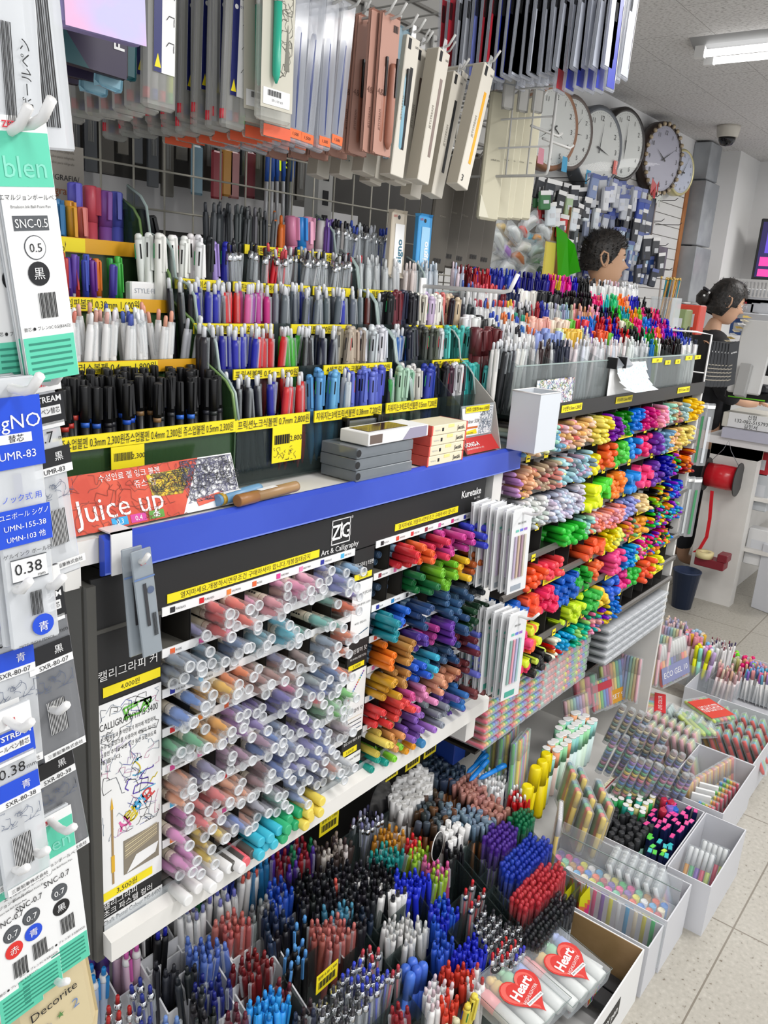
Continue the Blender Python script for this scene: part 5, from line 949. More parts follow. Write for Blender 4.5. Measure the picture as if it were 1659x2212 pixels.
b = MB(); b.box((1.38, .4092, .06), (1.5, .4098, .105), dark); b.text('BABY pen', .026, paper, TR((1.44, .409, .083), (1, 0, 0), (0, 0, 1)), bold=.02, maxw=.1); part('label_patch', b, t, inv, label='black printed label')
b = MB(); b.box((1.74, .73, .0), (1.745, 1.25, .01), wb)
# low platform behind the boxes
t = thing('display_platform', None, 'low white platform behind the floor boxes carrying the pen sets', 'platform', T=(2.2, .95, 0)); b = MB(); b.box((-.48, -.2, 0), (.9, .3, .05), shelfw); part('platform_top', b, t)
def inbox(x0, x1, y0, y1, proto, cols, gap, z, what, lean=.06, L=.14, zj=.004, ordered=False):
    ny = max(1, int((y1-y0)/gap)); nx = max(1, int((x1-x0)/gap))
    for j in range(ny):
        for i in range(nx):
            c = cols[(i*len(cols))//nx] if ordered else rnd.choice(cols); d = Vector((U(-lean, lean), U(-lean, lean), 1)).normalized()
            p = Vector((x0+(i+.5)*(x1-x0)/nx, y0+(j+.5)*(y1-y0)/ny, z+U(-zj, zj))); pen(proto, aim(p, d, U(-.3, .3)), jit(c, .02), '%s %s %s' % (cname(c), proto[0].replace('_', ' '), what), '%ss %s' % (cname(c)+' '+proto[0].replace('_', ' '), what))
inbox(1.935, 2.08, .56, .725, P_BLACKM, ['#9fd0c0', '#9fd0c0', '#8ac8b4'], .0235, .02, 'in the marker box')
inbox(2.085, 2.215, .60, .725, P_GREENT, ['#2fa85a', '#e4d890', '#38b468', '#34b0a0'], .024, .015, 'behind the black markers')
inbox(2.06, 2.22, .485, .59, P_DOT, ['#ee4a9c', '#f0509c'], .0225, .02, 'with pink ends in the marker box', lean=.1)
inbox(1.96, 2.055, .485, .555, P_DOT, ['#c8ee3a', '#5cd84a', '#3ac4c8'], .023, .005, 'with bright ends in the near corner of the marker box', lean=.12)
inbox(2.16, 2.235, .53, .60, P_BIGH, ['#8a62c0', '#2468c8', '#f0e41c', '#c02a4a', '#2fae3a'], .024, .02, 'at the aisle side of the marker box', lean=.15)
# red partition with dotted edge
t = thing('partition_card', None, 'red card partition with a dotted cream edge beside the black markers', 'card', T=(1.928, .735, 0)); b = MB(); b.quad([(0, 0, .0), (.3, .0, .0), (.3, .0, .165), (0, 0, .165)], M('red_card', '#c42430', .5)); part('card_sheet', b, t)
b = MB(); b.box((-.002, -.004, .165), (.3, .004, .168), cream)
for k in range(26): b.box((.004+k*.0115, -.002+.002*(k % 2), .168), (.007+k*.0115, .0+.002*(k % 2), .1684), M('brown_dots', '#5a4030', .6))
part('dotted_edge', b, t)
RB = ['#f0466a', '#f4823a', '#f4d83a', '#6acc4a', '#3a9ae0', '#7a5ac8']; PASTEL = ['#f4b8c0', '#f4dca0', '#d0e8b0', '#a8dcd8', '#a8b8e8', '#d0b8e0']
def penset(name, label, grp, T, n, r, L, cols, cap='#f0f0f0', film_=True, card=None, horizontal=True, capfrac=.0):
    """a clear pack of n pens side by side along local x, pens along local z, pack base at z=0"""
    t = thing(name, None, label, 'pen set', grp, T); W = n*r*2
    for i in range(n):
        c = cols[i % len(cols)]; key = ('setpen', round(r, 4), round(L, 3), cap)
        if key not in RK:
            capm = M('cap_'+cap.strip('#'), cap, .35) if cap else oc
            RK[key] = me(both(lathe([(r*.5, .002), (r*.88, .012), (r*.88, L*.93)], oc, 8), lathe([(r*.92, L*.64), (r*.92, L*.97), (r*.6, L)], capm, 8)), 'set_pen')
        part('set_pen', RK[key], t, Matrix.Translation((-W/2+r*(2*i+1), 0, .003)), c)
    if film_: b = MB(); b.rbox((-W/2-.001, -r-.001, 0), (W/2+.001, r+.001, L+.006), clearp, .002); part('clear_pack', b, t)
    if card: b = MB(); b.box((-W/2, -r-.0022, L*card[1]), (W/2, -r-.0012, L*card[2]), M('card_'+card[0].strip('#'), card[0], .5)); 
    if card:
        if len(card) > 3: b.text(card[3], L*(card[2]-card[1])*.5, paper if card[0] != '#f2f2f1' else ink, TR((0, -r-.0025, L*(card[1]+card[2])/2), (1, 0, 0), (0, 0, 1)), maxw=W*.85)
        part('printed_card', b, t)
    return t
def frame(p, xd, zd):
    z = Vector(zd).normalized(); x = Vector(xd); x = (x-z*x.dot(z)).normalized(); y = z.cross(x)
    return Matrix(((x.x, y.x, z.x, p[0]), (x.y, y.y, z.y, p[1]), (x.z, y.z, z.z, p[2]), (0, 0, 0, 1)))
# clear packs in a row in the palette box
for i in range(6): penset('gel_pen_set', 'clear pack of pale gel pens, %s from the aisle in the palette box' % ORC[i], None, frame((1.86, .425+i*.024, .045), (.9, .1, 0), (-.1, .35, 1)), 6, .0075, .125, ['#a8dcb8', '#f0a860', '#f0d880', '#e8a0b0', '#b8a0d8', '#a8c8e8'], '#eef2f2')
# palette of round dual markers in a clear case
t = thing('marker_palette', None, 'clear lidded case of forty round multicoloured markers seen from the ends', 'pen set', T=frame((1.765, .56, .02), (0, -1, 0), (0, 0, 1)))
PC = ['#b8862c', '#f4e8c8', '#ee3f8c', '#f0603a', '#e0d83a', '#8a5ab8', '#3a8ae0', '#3ac468', '#e8e23a', '#f0703a', '#ee3fa0', '#f2f2f2', '#c03a4a', '#7ad0a8', '#5ab0e0', '#6a4aa8']
m_ = me(lathe([(.0095, 0), (.0095, .118), (.008, .12), (.008, .118), (.0045, .117)], oc, 12), 'round_marker')
for i in range(14):
    for j in range(4): part('round_marker', m_, t, Matrix.Translation((-.145+i*.0212, -.03+j*.0212, .0)), jit(PC[(i*3+j*5) % 16], .02))
b = MB(); b.rbox((-.158, -.042, -.002), (.158, .046, .124), clearp, .003); part('clear_case', b, t)
b = MB(); b.box((-.158, .046, .12), (.158, .048, .2), clearp); b.box((-.158, .046, .165), (.158, .0485, .167), M('clear_edge')); part('lid', b, t)
# neon paper fans in the narrow box
for i in range(3):
    t = thing('paper_fan', None, 'folded yellow and pink neon paper fan, %s in the narrow white box' % ORC[i], 'paper', T=(1.66+i*.012, .66-i*.035, .04)); b = MB(); y1 = M('neon_yellow', '#f4ee1e', .5); pk = M('neon_pink', '#f4408c', .5); orr = M('neon_orange', '#f8844a', .5)
    for k in range(6):
        x0 = -.02+k*.008; b.quad([(x0, 0, 0), (x0+.008, .012 if k % 2 else -.012, 0), (x0+.008, .012 if k % 2 else -.012, .07), (x0, 0, .07)], pk); b.quad([(x0, 0, .07), (x0+.008, .012 if k % 2 else -.012, .07), (x0+.008, .012 if k % 2 else -.012, .085), (x0, 0, .085)], orr); b.quad([(x0, 0, .085), (x0+.008, .012 if k % 2 else -.012, .085), (x0+.004, .006 if k % 2 else -.006, .125), (x0, 0, .11)], y1)
    part('folded_sheet', b, t)
for i in range(2): penset('gel_pen_set', 'clear pack with yellow base, %s in the slim notched box' % ['nearer', 'farther'][i], None, frame((2.0+i*.05, .42-i*.02, .03), (.15, 1, 0), (.6, .05, 1)), 5, .007, .13, ['#c8dc7a', '#e0607a', '#8a6ac0', '#6ac08a', '#e0a04a'], '#f2f4f4')
# yellow cases, white boxes and rainbow tips in the yellow-case box
for i in range(7): penset('pen_case_set', 'yellow pen case with rainbow window, %s in its white box' % ORC[i], None, frame((2.34+i*.036, .53-i*.008, .02), (1, -.2, 0), (0, .15, 1)), 3, .009, .145, ['#eeb020', '#f0b828', '#e86a5a'], None)
for i in range(3): t = carton('thin_carton', 'thin white pen carton, %s beside the rainbow tipped pens' % ORC[i], 'box', (2.31+i*.035, .48, .03), .008, .055, .13, paper, .3)
for i in range(7): penset('rainbow_pen_set', 'fan of rainbow tipped pens, %s along the near wall of the yellow-case box' % ORC[i], None, frame((2.285+i*.03, .455+(6-i)*.003, .03), (.2, 1, 0), (0, .1, 1)), 5, .005, .115, RB, None)
# stacking tubes
def tube_mesh(i):
    b = MB(); cs = [['#7a9a8c', '#b8a070', '#8a7ac0', '#5a7a9a', '#d8c8a0'], ['#6a8ac8', '#70b890', '#c87a9a', '#8a6ab0', '#3f4a7a'], ['#e87a8a', '#e8c84a', '#5ab06a', '#4a8ad0', '#8a5ab0']][i]
    for k in range(10): b.lathe([(.0095, .01+k*.012), (.0095, .0185+k*.012)], M('band_'+cs[k % 5].strip('#'), cs[k % 5], .4), 10); b.lathe([(.0088, .0185+k*.012), (.0088, .022+k*.012)], M('band_brown', '#6b5648', .5), 10)
    return b.build('stacked_bands')
TB = [tube_mesh(i) for i in range(3)]; TS = me(lathe([(.0112, 0), (.0112, .14), (.009, .143)], clearp, 12), 'clear_tube')
def tube_at(p, d, k, lab, grp): t = thing('stacking_pen_tube', TS, lab, 'pen set', grp, aim(p, d)); part('stacked_bands', TB[k], t)
for r_, (px, py, n, k) in enumerate(((1325, 1540, 4, 0), (1360, 1580, 4, 0), (1395, 1625, 5, 0), (1310, 1600, 3, 1), (1345, 1650, 4, 2), (1400, 1668, 5, 1), (1440, 1590, 0, 1))):
    for i in range(n):
        p = onP(px+i*18, py+i*6, -.01); tube_at((p.x, p.y+.01, p.z-.11), (.15, -.25+U(-.05, .05), 1), k, 'clear tube of stacked colour bands, %s row of tubes behind the marker box' % ORC[r_], 'stacking pen tubes, row %d' % (r_+1))
# gel highlighter packs with curved yellow front pens
for i, (px, py) in enumerate(((1222, 1660), (1245, 1672), (1232, 1700), (1262, 1715), (1255, 1742), (1285, 1755), (1285, 1700), (1300, 1730))):
    p = onP(px, py, .0); penset('highlighter_set', 'clear pack of red, yellow and green highlighters, %s from the jumbo yellow ones' % ORC[i], None, frame((p.x, p.y, p.z-.125), (.75, .6, 0), (.1, -.1, 1)), 4, .0085, .125, ['#f0d040', '#ee5a4a', '#5ab87a', '#4a8a9a'], None)
penset('highlighter_set', 'clear hanging pack of ten slim pastel pens left of the palette', None, frame((onP(1205, 1760).x, onP(1205, 1760).y, onP(1205, 1760).z-.13), (.9, .4, 0), (.1, 0, 1)), 8, .006, .135, ['#f0d060', '#e84a3a', '#3ab08a', '#8a5ab0', '#4a8ad0', '#e8803a'], '#f2eef0')
cluster([(1178, 1600), (1215, 1555), (1240, 1528), (1288, 1540), (1290, 1562), (1255, 1600), (1215, 1635), (1180, 1625)], P_GREENT, ['#a0dcb8', '#90d4c8', '#98d8a0', '#b0e0d8', '#eaa070'], .0215, what='standing in the clear bin by the jumbo yellow highlighters', lean=.05)
# flat set stacks
def flatset(name, lab, p, n, r, L, cols, rot, z, cap=None, card=None): return penset(name, lab, None, frame((p[0], p[1], z), (math.cos(rot), math.sin(rot), 0), (-math.sin(rot), math.cos(rot), .0)), n, r, L, cols, cap, True, card)
q = onZ(1405, 1500, .2)
for k in range(5): flatset('rainbow_pen_set', 'flat rainbow pen set with a red end, %s from the bottom of the slanting stack' % ORC[k], (q.x+.01*k, q.y-.05), 10, .0075, .14, ['#ee5a6a', '#f0605a', '#f0a04a', '#f0d84a', '#8acc5a', '#4aa8d8'], .35, .085+k*.018, '#f0ece8', ('#d8262c', .02, .3, 'LIVE COLOR'))
q = onZ(1540, 1530, .2)
flatset('highlighter_set', 'red and white flat highlighter pack lying on top at the aisle side', (q.x, q.y-.05), 6, .0085, .15, ['#d8e83a', '#6acc5a', '#f08a4a', '#ee5a7a'], -.5, .17, None, ('#e0402c', .1, .9, 'HIGHLIGHTER')); flatset('highlighter_set', 'flat pack with a big lime highlighter lying crosswise on the yellow cases', (q.x-.12, q.y-.03), 4, .010, .15, ['#cfe42a', '#c8e030', '#6ac84a', '#e8f0a0'], -.7, .155, None)
for i in range(5): p = onZ(1470+i*22, 1548+i*9, .14); penset('pen_case_set', 'yellow-based case with a rainbow window, %s in the row under the lime highlighter' % ORC[i], None, frame((p.x, p.y-.02, .06), (1, 0, 0), (-.1, .6, 1)), 3, .009, .12, ['#f0b828', '#e86a5a', '#5ab0b0'], '#c8dcd8')
for j in range(3):
    for i in range(6):
        p = onZ(1548+i*20+j*8, 1585-j*22+i*7, .14); penset('candy_pen_set', 'red and white striped rainbow pen pack, row %s from the yellow-case box' % ORC[j], 'striped pen packs, row %d' % (j+1), frame((p.x, p.y-.02, .06), (1, .1, 0), (-.1, .5, 1)), 3, .008, .11, ['#e8483a', '#4ab0c8', '#8acc5a', '#f0b04a', '#f4f0ec'], None)
for j in range(2):
    for i in range(7):
        p = onZ(1420+i*17-j*10, 1560+j*22+i*8, .14); penset('pastel_pen_set', 'pastel banded clear pack, %s row behind the tubes' % ORC[j], 'pastel packs, row %d' % (j+1), frame((p.x, p.y, .05), (1, 0, 0), (.0, .3, 1)), 3, .008, .125, PASTEL, None)
# standing sets at the foot of the far shelf
def stand(px, py, z, n, r, L, cols, lab, xd=(1, 0, 0), zd=(0, .25, 1), cap=None, card=None, nm='pen_set_pack'): p = onZ(px, py, z); return penset(nm, lab, None, frame((p.x, p.y, z-L*.9), xd, zd), n, r, L, cols, cap, True, card)
stand(1345, 1445, .36, 9, .0075, .15, ['#d0dc5a', '#e88aa0', '#c84a5a', '#f0a04a', '#f0d84a', '#5ac08a', '#5a9ad8', '#8a6ac0', '#b8a0c8'], 'flat rainbow highlighter pack with yellow card leaning under the far shelf', (.9, -.3, 0), card=('#e0a030', .1, .4, 'SET 9'))
stand(1470, 1400, .36, 10, .0085, .15, ['#f0503a', '#f0a03a', '#a02a34', '#5ab84a', '#3a48b0', '#4a3a80', '#3a3a3e', '#6a4a3a'], 'clear pack of ten pens with dark caps reading ECO GEL', (1, -.25, 0), cap='#e8e6e0', card=('#8a90b8', .1, .5, 'ECO GEL 10'))
for i in range(5): stand(1365+i*22, 1435-i*16, .38, 7, .006, .15, PASTEL, 'tall pastel highlighter pack, %s in the leaning row under the far shelf' % ORC[i], (.3, 1, 0), (.2, .1, 1))
stand(1310, 1480, .34, 7, .0065, .1, RB, 'small rainbow pack with a red card beside the divider wire', (.9, -.3, 0), card=('#c83a4a', .7, .95))
stand(1260, 1520, .33, 8, .0065, .12, PASTEL, 'pastel pack with a pink end under the silver cases', (.9, -.3, 0)); stand(1275, 1475, .36, 4, .012, .1, ['#e8405a', '#f0d84a', '#e86a8a', '#5ab87a'], 'stubby red and yellow highlighter pack beside the tubes', (.9, -.3, 0))
SP = onZ(1125, 1560, .28)
for i in range(4): carton('silver_case', 'silver flat pen case, %s from the bottom of the stack under the far shelf' % ORC[i], 'pen case', (SP.x+.01*i, SP.y, .27+i*.024), .16, .07, .022, M('silver_case', '#9a9ca0', .3, .3), .12)
for i in range(6):
    p = onZ(1070+i*13, 1590+i*6-(i % 2)*14, .42); penset('pen_set_pack', 'slanted clear pack of bright slim pens, %s in the row beside the blue carton' % ORC[i], None, frame((p.x, p.y, .28), (1, .25, 0), (.12, .1, 1)), 9, .0055, .15, ['#e8d23a', '#e8603a', '#5ab04a', '#3a8ad0', '#c84a8a', '#8a5ab0'] if i % 2 else ['#5ab860', '#3a6ac0', '#8ad05a', '#2a4a6a'], None)
# racks of sets on the bottom shelves of the far unit
for r_ in range(7):
    for i in range(8):
        cl = RB if i < 4 else (['#f08a80', '#a8d8c0', '#f0a0a0'] if i < 6 else ['#e8e44a', '#e8486a', '#3a68c8', '#5ac04a'])
        penset('rainbow_pen_set', 'end-on clear pack of rainbow pens, %s layer at the foot of the far shelf' % ORC[r_], 'end-on rainbow packs, layer %d' % (r_+1), frame((1.53+i*.068+(r_ % 2)*.004, .965, .53+r_*.021), (1, 0, 0), (0, -1, .02)), 6 if i < 4 else 4, .0052 if i < 4 else .008, .15, cl, None)
for i in range(8):
    for j in range(5): penset('clear_pen_set', 'long clear pack of grey pens stacked at the far end under the marker shelf', 'clear grey packs at the far end', frame((2.14+i*.058, .95, .54+j*.024), (1, 0, 0), (0, -1, .05)), 5, .0055, .16, ['#a8a8a8', '#c8c8cc', '#787a80'], '#d0d0d4')
b = MB(); t = thing('lower_shelf_board', None, 'thin dark shelf under the rainbow packs at the foot of the far unit', 'shelf', T=(2.03, 1.0, .515)); b.box((-.53, -.17, -.006), (.56, .14, 0), lip); part('board', b, t)
# far cup displays of pencils and pens
def cup(px, py, z0, w, h, proto, cols, gap, lab, plab, L=.14, up=.02, mat=None):
    p = onZ(px, py, z0); t = thing('pen_cup', None, lab, 'pen cup', T=(p.x, p.y, z0)); b = MB(); m = mat or clearp
    for a in (((-w, -w, 0), (w, -w+.002, h)), ((-w, w-.002, 0), (w, w, h)), ((-w, -w, 0), (-w+.002, w, h)), ((w-.002, -w, 0), (w, w, h)), ((-w, -w, -.002), (w, w, 0))): b.box(*a, m)
    part('cup_wall', b, t); n = int(2*w/gap)
    for i in range(n):
        for j in range(n): d = Vector((U(-.1, .1), U(-.1, .1), 1)); c = rnd.choice(cols); pen(proto, aim((p.x-w+gap*(i+.5), p.y-w+gap*(j+.5), z0+up+U(-.005, .005)), d), jit(c, .02), '%s %s %s' % (cname(c), proto[0].replace('_', ' '), plab), '%ss %s' % (cname(c)+' '+proto[0].replace('_', ' '), plab))
cup(1437, 1455, .05, .045, .17, P_PEARLC, ['#c8b0b0', '#e0c0b8', '#a8a8b0', '#f0d0c8'], .0135, 'tall clear box of slim patterned pens at the end of the low display', 'in the tall clear end box', up=.1)
cup(1480, 1470, .05, .045, .13, P_FLATH, ['#e8b43a', '#f0a8b8', '#c8a0d0', '#a8c8e0', '#e8d8c0', '#e090a0'], .0175, 'clear cup of pastel capped markers beside the tall clear box', 'in the pastel cup', up=.08)
cup(1508, 1490, .05, .04, .11, P_ROUND, ['#7ab0e0', '#f0e04a', '#f0a0b0', '#c8a8d8', '#a8e0c8', '#f0f0f0'], .0185, 'clear cup of pale blue and yellow capped markers', 'in the pale cup', up=.06)
cup(1540, 1478, .04, .045, .1, P_CLICKW, ['#7a1f3a', '#3a2a5a', '#c0a0a0', '#e8e8ea'], .0165, 'clear cup of white pens with dark red tops by the aisle', 'in the aisle-side cup', up=.05)
cup(1590, 1475, .02, .06, .07, P_ROUND, ['#7ae04a', '#f04a6a', '#e8a8a0', '#e8d8b0', '#b8c08a', '#f08a6a'], .021, 'low box of neon and cream topped pens at the far end', 'in the far low box', up=-.01)
cup(1635, 1505, .02, .065, .07, P_PEARLC, ['#8a9ae0', '#b08ad8', '#e88a9a', '#f0b090', '#6ab8e0'], .015, 'low box of small lilac and blue capped pens at the right edge', 'in the low box at the right edge', up=-.01)
cup(1560, 1505, .05, .05, .08, P_PEARL, ['#e0a8a0', '#e8b8b0', '#c8a098', '#f0d0c8'], .0185, 'clear tray of rose tinted bottles-like markers behind the red pack', 'in the rose tray', up=-.01)
# heart highlighter packs and small boxes in the brown carton
def heart(b, s, mat, y, cx=0, cz=0):
    pts = []
    for k in range(36): a = k/36*2*PI; pts.append((cx+s*16*math.sin(a)**3/16, y, cz+s*(13*math.cos(a)-5*math.cos(2*a)-2*math.cos(3*a)-math.cos(4*a))/16))
    b.quad(pts, mat)
hred = M('heart_red', '#dc3a34', .3); hred2 = M('heart_light', '#ee6a60', .3)
for i, (px, py, z) in enumerate(((1118, 2155, .175), (1212, 2092, .168))):
    p = onZ(px, py, z); t = thing('heart_highlighter_pack', None, 'clear pack of chubby pastel highlighters with red heart label, %s' % ['nearest the bottom edge', 'resting on the brown carton'][i], 'highlighter pack', T=frame((p.x, p.y, z), (.96, .1, 0), (.12, 1, .12)) @ Matrix.Scale(1.14, 4))
    PCs = ['#f2a0a0', '#f0d080', '#a8e0b4', '#a8b8ec']
    for k in range(4):
        c = MB(); c.T = Matrix.Translation((-.048+k*.032, .0, -.062)); c.lathe([(.012, 0), (.0135, .004), (.0135, .075)], M('milk_barrel', '#eef0ec', .35), 12); c.lathe([(.014, .07), (.014, .1), (.009, .108)], M('hh%d' % k, PCs[k], .35), 12)
        for a in range(3): c.lathe([(.006, .104), (.0085, .11), (.008, .116), (.003, .12)], M('hh%d' % k), 8, off=(.006*math.cos(a*2.1), .006*math.sin(a*2.1)))
        c.T = Matrix.Identity(4); part('highlighter_body', c, t)
    c = MB(); c.rbox((-.068, -.016, -.066), (.068, .017, .066), clearp, .003); c.tube([(-.068, -.016, .066), (.068, -.016, .066), (.068, -.016, -.066), (-.068, -.016, -.066)], .0008, M('clear_edge'), 4, True); part('clear_box', c, t)
    c = MB(); heart(c, .046, hred, -.0172, .006, -.006); heart(c, .04, hred2, -.0175, .003, -.004); heart(c, .034, hred, -.0178, .006, -.006)
    c.text('Heart', .026, paper, TR((.006, -.0182, .002), (1, 0, .25), (-.25, 0, 1)), bold=.03); c.text('HIGHLIGHTER', .0085, paper, TR((.01, -.0182, -.016), (1, 0, .25), (-.25, 0, 1))); c.box((-.012, -.0181, -.031), (.03, -.0179, -.024), paper); c.text('SWEET TOUCH LOVELY MIX', .004, ink, TR((.009, -.0184, -.0275), (1, 0, 0), (0, 0, 1)), maxw=.038); part('heart_label', c, t, label='red heart label reading Heart')
    c = MB(); c.prism([(-.0+.013*math.cos(a*PI/8), .054+.007*math.sin(a*PI/8)) for a in range(16)], -.0175, -.017, dark, axis='y'); c.text('4Pcs', .0085, paper, TR((0, -.0178, .054), (1, 0, 0), (0, 0, 1))); part('count_badge', c, t)
for i in range(2): carton('white_marker_carton', 'white pen carton with colourful tips printed on its side, %s in the brown carton' % ['left one', 'right one'][i], 'box', (1.475+i*.034, .47, .05), .028, .13, .07, paper, -.05, lambda e: [e.box((.002+k*.0035, -.0005, .006), (.0048+k*.0035, 0, .02), M('tip%d' % (k % 6), RB[k % 6], .4)) for k in range(7)])
for i in range(2): carton('black_pen_carton', 'matt black pen box lying flat, %s in the brown carton' % ['nearer', 'farther'][i], 'box', (1.50+i*.05, .425, .035), .045, .16, .02, M('matt_black', '#2a2b2e', .5), -.1)
penset('gel_pen_set', 'clear pack of white capped pens beside the white cartons in the brown box', None, frame((1.455, .53, .03), (.1, 1, 0), (0, 0, 1)), 6, .0065, .12, PASTEL, '#f0f0f2')
# ------------------------------------------------------------------ wire grid, hooks and everything that hangs
gp = thing('wire_grid', None, 'cream wire grid panel behind the stepped pen racks', 'grid panel', T=(1.0, 1.25, 1.3)); wire = M('grid_wire', '#b4b0a2', .4)
b = MB()
for k in range(24): x = -.55+k*.062; b.tube([(x, 0, .0), (x, 0, .75)], .0018, wire, 5)
for k in range(12): z = .02+k*.064; b.tube([(-.56, -.003, z), (.9, -.003, z)], .0018, wire, 5)
part('grid_wires', b, gp)
t = thing('back_board', None, 'dark grey backing sheet behind the wire grid with hanging packs in front of it', 'board', T=(1.2, 1.5, 1.25)); b = MB(); b.box((-.9, 0, 0), (.95, .01, 1.2), M('dim_board', '#3d3b38', .8)); b.box((-.35, -.004, .37), (.55, 0, .46), M('pale_rail', '#c9c8c8', .6)); part('board_sheet', b, t)  # dark sheet; the dimness behind the grid is put into its colour
t = thing('upper_panel', None, 'grey ribbed metal panel holding the rows of long display hooks above', 'panel', T=(1.6, 1.32, 1.9)); b = MB(); gm = M('panel_grey', '#a9a7a2', .45); b.box((-.5, 0, 0), (.48, .006, .6), gm)
for k in range(12): b.box((-.5, -.008, .02+k*.05), (.48, 0, .026+k*.05), M('panel_rib', '#77746e', .4))
part('panel_sheet', b, t)
def hook(x, z, y0, y1, lab, r=.0022, mat=steel, up=.018, cat='hook', nm='display_hook'):
    t = thing(nm, None, lab, cat, 'hooks: '+lab, T=(x, y0, z)); b = MB(); b.tube([(0, 0, 0), (0, y1-y0+.012, 0), (0, y1-y0, .003), (0, y1-y0-.012, up)], r, mat, 7); part('hook_rod', b, t)
    b = MB(); b.rbox((-.008, -.003, -.014), (.008, .002, .014), mat, .001); part('hook_plate', b, t)
def slab(w, h, t, body, fn=None, hole=True, round_=.004):
    """hanging pack: hole at z=0, bottom at z=-h, front at y=-t/2"""
    b = MB(); b.rbox((-w/2, -t/2, -h), (w/2, t/2, .012), body, round_)
    if fn: fn(b, -t/2-.0008)
    return b
def FT_(x, z, y): return TR((x, y, z), (1, 0, 0), (0, 0, 1))
def bars(b, x0, x1, z0, z1, y, n=14, m=ink):
    for k in range(n): b.box((x0+(x1-x0)*k/n, y-.0002, z0), (x0+(x1-x0)*(k+(.6 if k % 3 else .3))/n, y, z1), m)
navyL = M('label_navy', '#1d2466', .4); limeL = M('case_lime', '#d8ea2c', .3); redL = M('tip_red', '#cf3040', .4)
greycase = Mclear('grey_clear_case', '#b6b6b0', .55, .15)
def f_case(lime):
    def f(b, y):
        for k in range(4):
            b.T = Matrix.Translation((-.0165+k*.011, 0, -.185)); b.lathe([(.0045, 0), (.0045, .16)], [M('inside_grey', '#8f8f92', .5), M('inside_pale', '#b8b8ba', .5), M('inside_grey'), limeL if lime else M('inside_pale')][k], 6); b.lathe([(.0048, 0), (.0048, .012)], [redL, M('tip_blue', '#3a4aa0', .4), redL, M('tip_green', '#5ab04a', .4)][k], 6); b.T = Matrix.Identity(4)
        b.box((-.012, y-.0004, -.155), (.018, y, -.04), paper); b.box((-.012, y-.0008, -.155), (-.001, y-.0004, -.04), navyL); b.T = aim((-.0065, y-.001, -.05), (0, -1, 0)); b.lathe([(.003, 0), (.0001, .0002)], paper, 12, cap=False); b.T = Matrix.Identity(4)
        b.quad([(-.011, y-.001, -.15), (-.002, y-.001, -.15), (-.0065, y-.001, -.135)], yellow)
        for k in range(3): c = MB(); scribble(c, .001, .016, -.13+k*.028, -.112+k*.028, 2, ['#333333'], y-.001, .008, .0004); [b.add([c.v[i] for i in f], [(0, 1, 2, 3)], ink) for f in c.f]
        b.text('triplus', .006, navyL, FT_(.007, -.048, y-.001))
    return f
MSL = {}
def hang(name, label, grp, mesh, parts, x, z, ys, tilt=.0, yaw=.0, cat='pack'):
    for i, y in enumerate(ys):
        T_ = Matrix.Translation((x+U(-.002, .002), y, z+U(-.002, .002))) @ Matrix.Rotation(tilt+U(-.03, .03), 4, 'Y') @ Matrix.Rotation(yaw+U(-.04, .04), 4, 'Z')
        lab = label if isinstance(label, str) else label[0 if i == 0 else 1]
        o = thing(name, mesh, lab, cat, None if (i == 0 and not isinstance(label, str)) or len(ys) == 1 else (grp or 'stack: '+lab[:50]), T_)
        for pn, pm in parts: part(pn, pm, o)
def onh(px, py, Y): return onY(px, py, Y)
def row(px, pybot, Y, h, name, label, grp, b, n, dy=.03, tilt=0, yaw=0, parts=(), hk=True, rev=False):
    """hang n copies on one rod: the front one's bottom centre is seen at (px, pybot)"""
    p = onY(px, pybot, Y); z = p.z+h; mesh = b.build(name)
    hang(name, label, grp, mesh, parts, p.x, z, [Y+i*dy for i in range(n)], tilt, yaw)
    if hk: hook(p.x, z+.006, 1.31, Y-.02, 'white metal display hook in the upper hanging rows')
row(345, 243, .9, .195, 'pen_case_pack', ('lime edged clear case of grey fineliners with navy label', 'clear grey fineliner case behind the lime edged one'), 'clear cases on the lime hook', slab(.046, .195, .013, greycase, f_case(True)), 11, .032)
for k, (px, py, n) in enumerate(((508, 283, 9), (478, 275, 7), (445, 266, 6))): row(px, py, .92+.03*k, .195, 'pen_case_pack', 'clear grey pen case with red tips, %s hook from the jade card' % ORC[k], 'grey cases hook %d' % (k+1), slab(.04, .195, .013, greycase, f_case(False)), n, .034)
def f_jade(b, y):
    b.box((-.03, y-.0003, -.19), (.03, y, .008), M('sketch_card', '#c9c5b6', .6)); b.T = TR((-.002, y-.006, -.165), (1, 0, .08), (0, -1, 0)) if False else Matrix.Translation((-.008, y-.006, -.15)); b.lathe([(.0015, -.01), (.005, 0), (.0055, .01), (.0055, .085)], M('jade_plastic', '#2fae90', .3), 10); b.lathe([(.0058, .085), (.0058, .092)], chrome, 10); b.lathe([(.0045, .092), (.0045, .15)], M('jade_top', '#5fb8a8', .2), 10); b.T = Matrix.Identity(4)
    scribble(b, .004, .026, -.15, -.02, 30, ['#6a685e', '#55534a'], y-.0006, .012, .0003); b.quad([(.012, y-.0008, -.14), (.022, y-.0008, -.14), (.0172, y-.0008, -.085), (.0168, y-.0008, -.085)], M('sketch_ink', '#77756a', .6))
    b.box((-.026, y-.001, -.186), (.024, y-.0006, -.166), paper); bars(b, -.018, .008, -.175, -.168, y-.0012, 16); b.text('571.1121 0.5', .004, ink, FT_(0, -.18, y-.0014))
row(585, 262, .88, .205, 'blister_card', ('beige sketch-printed card with a jade green pen under clear plastic', 'pale sketch-printed pen card behind the jade one'), 'sketch cards', slab(.064, .205, .012, Mclear('blister_clear', '#dcdcd2', .75, .12), f_jade), 8, .036)
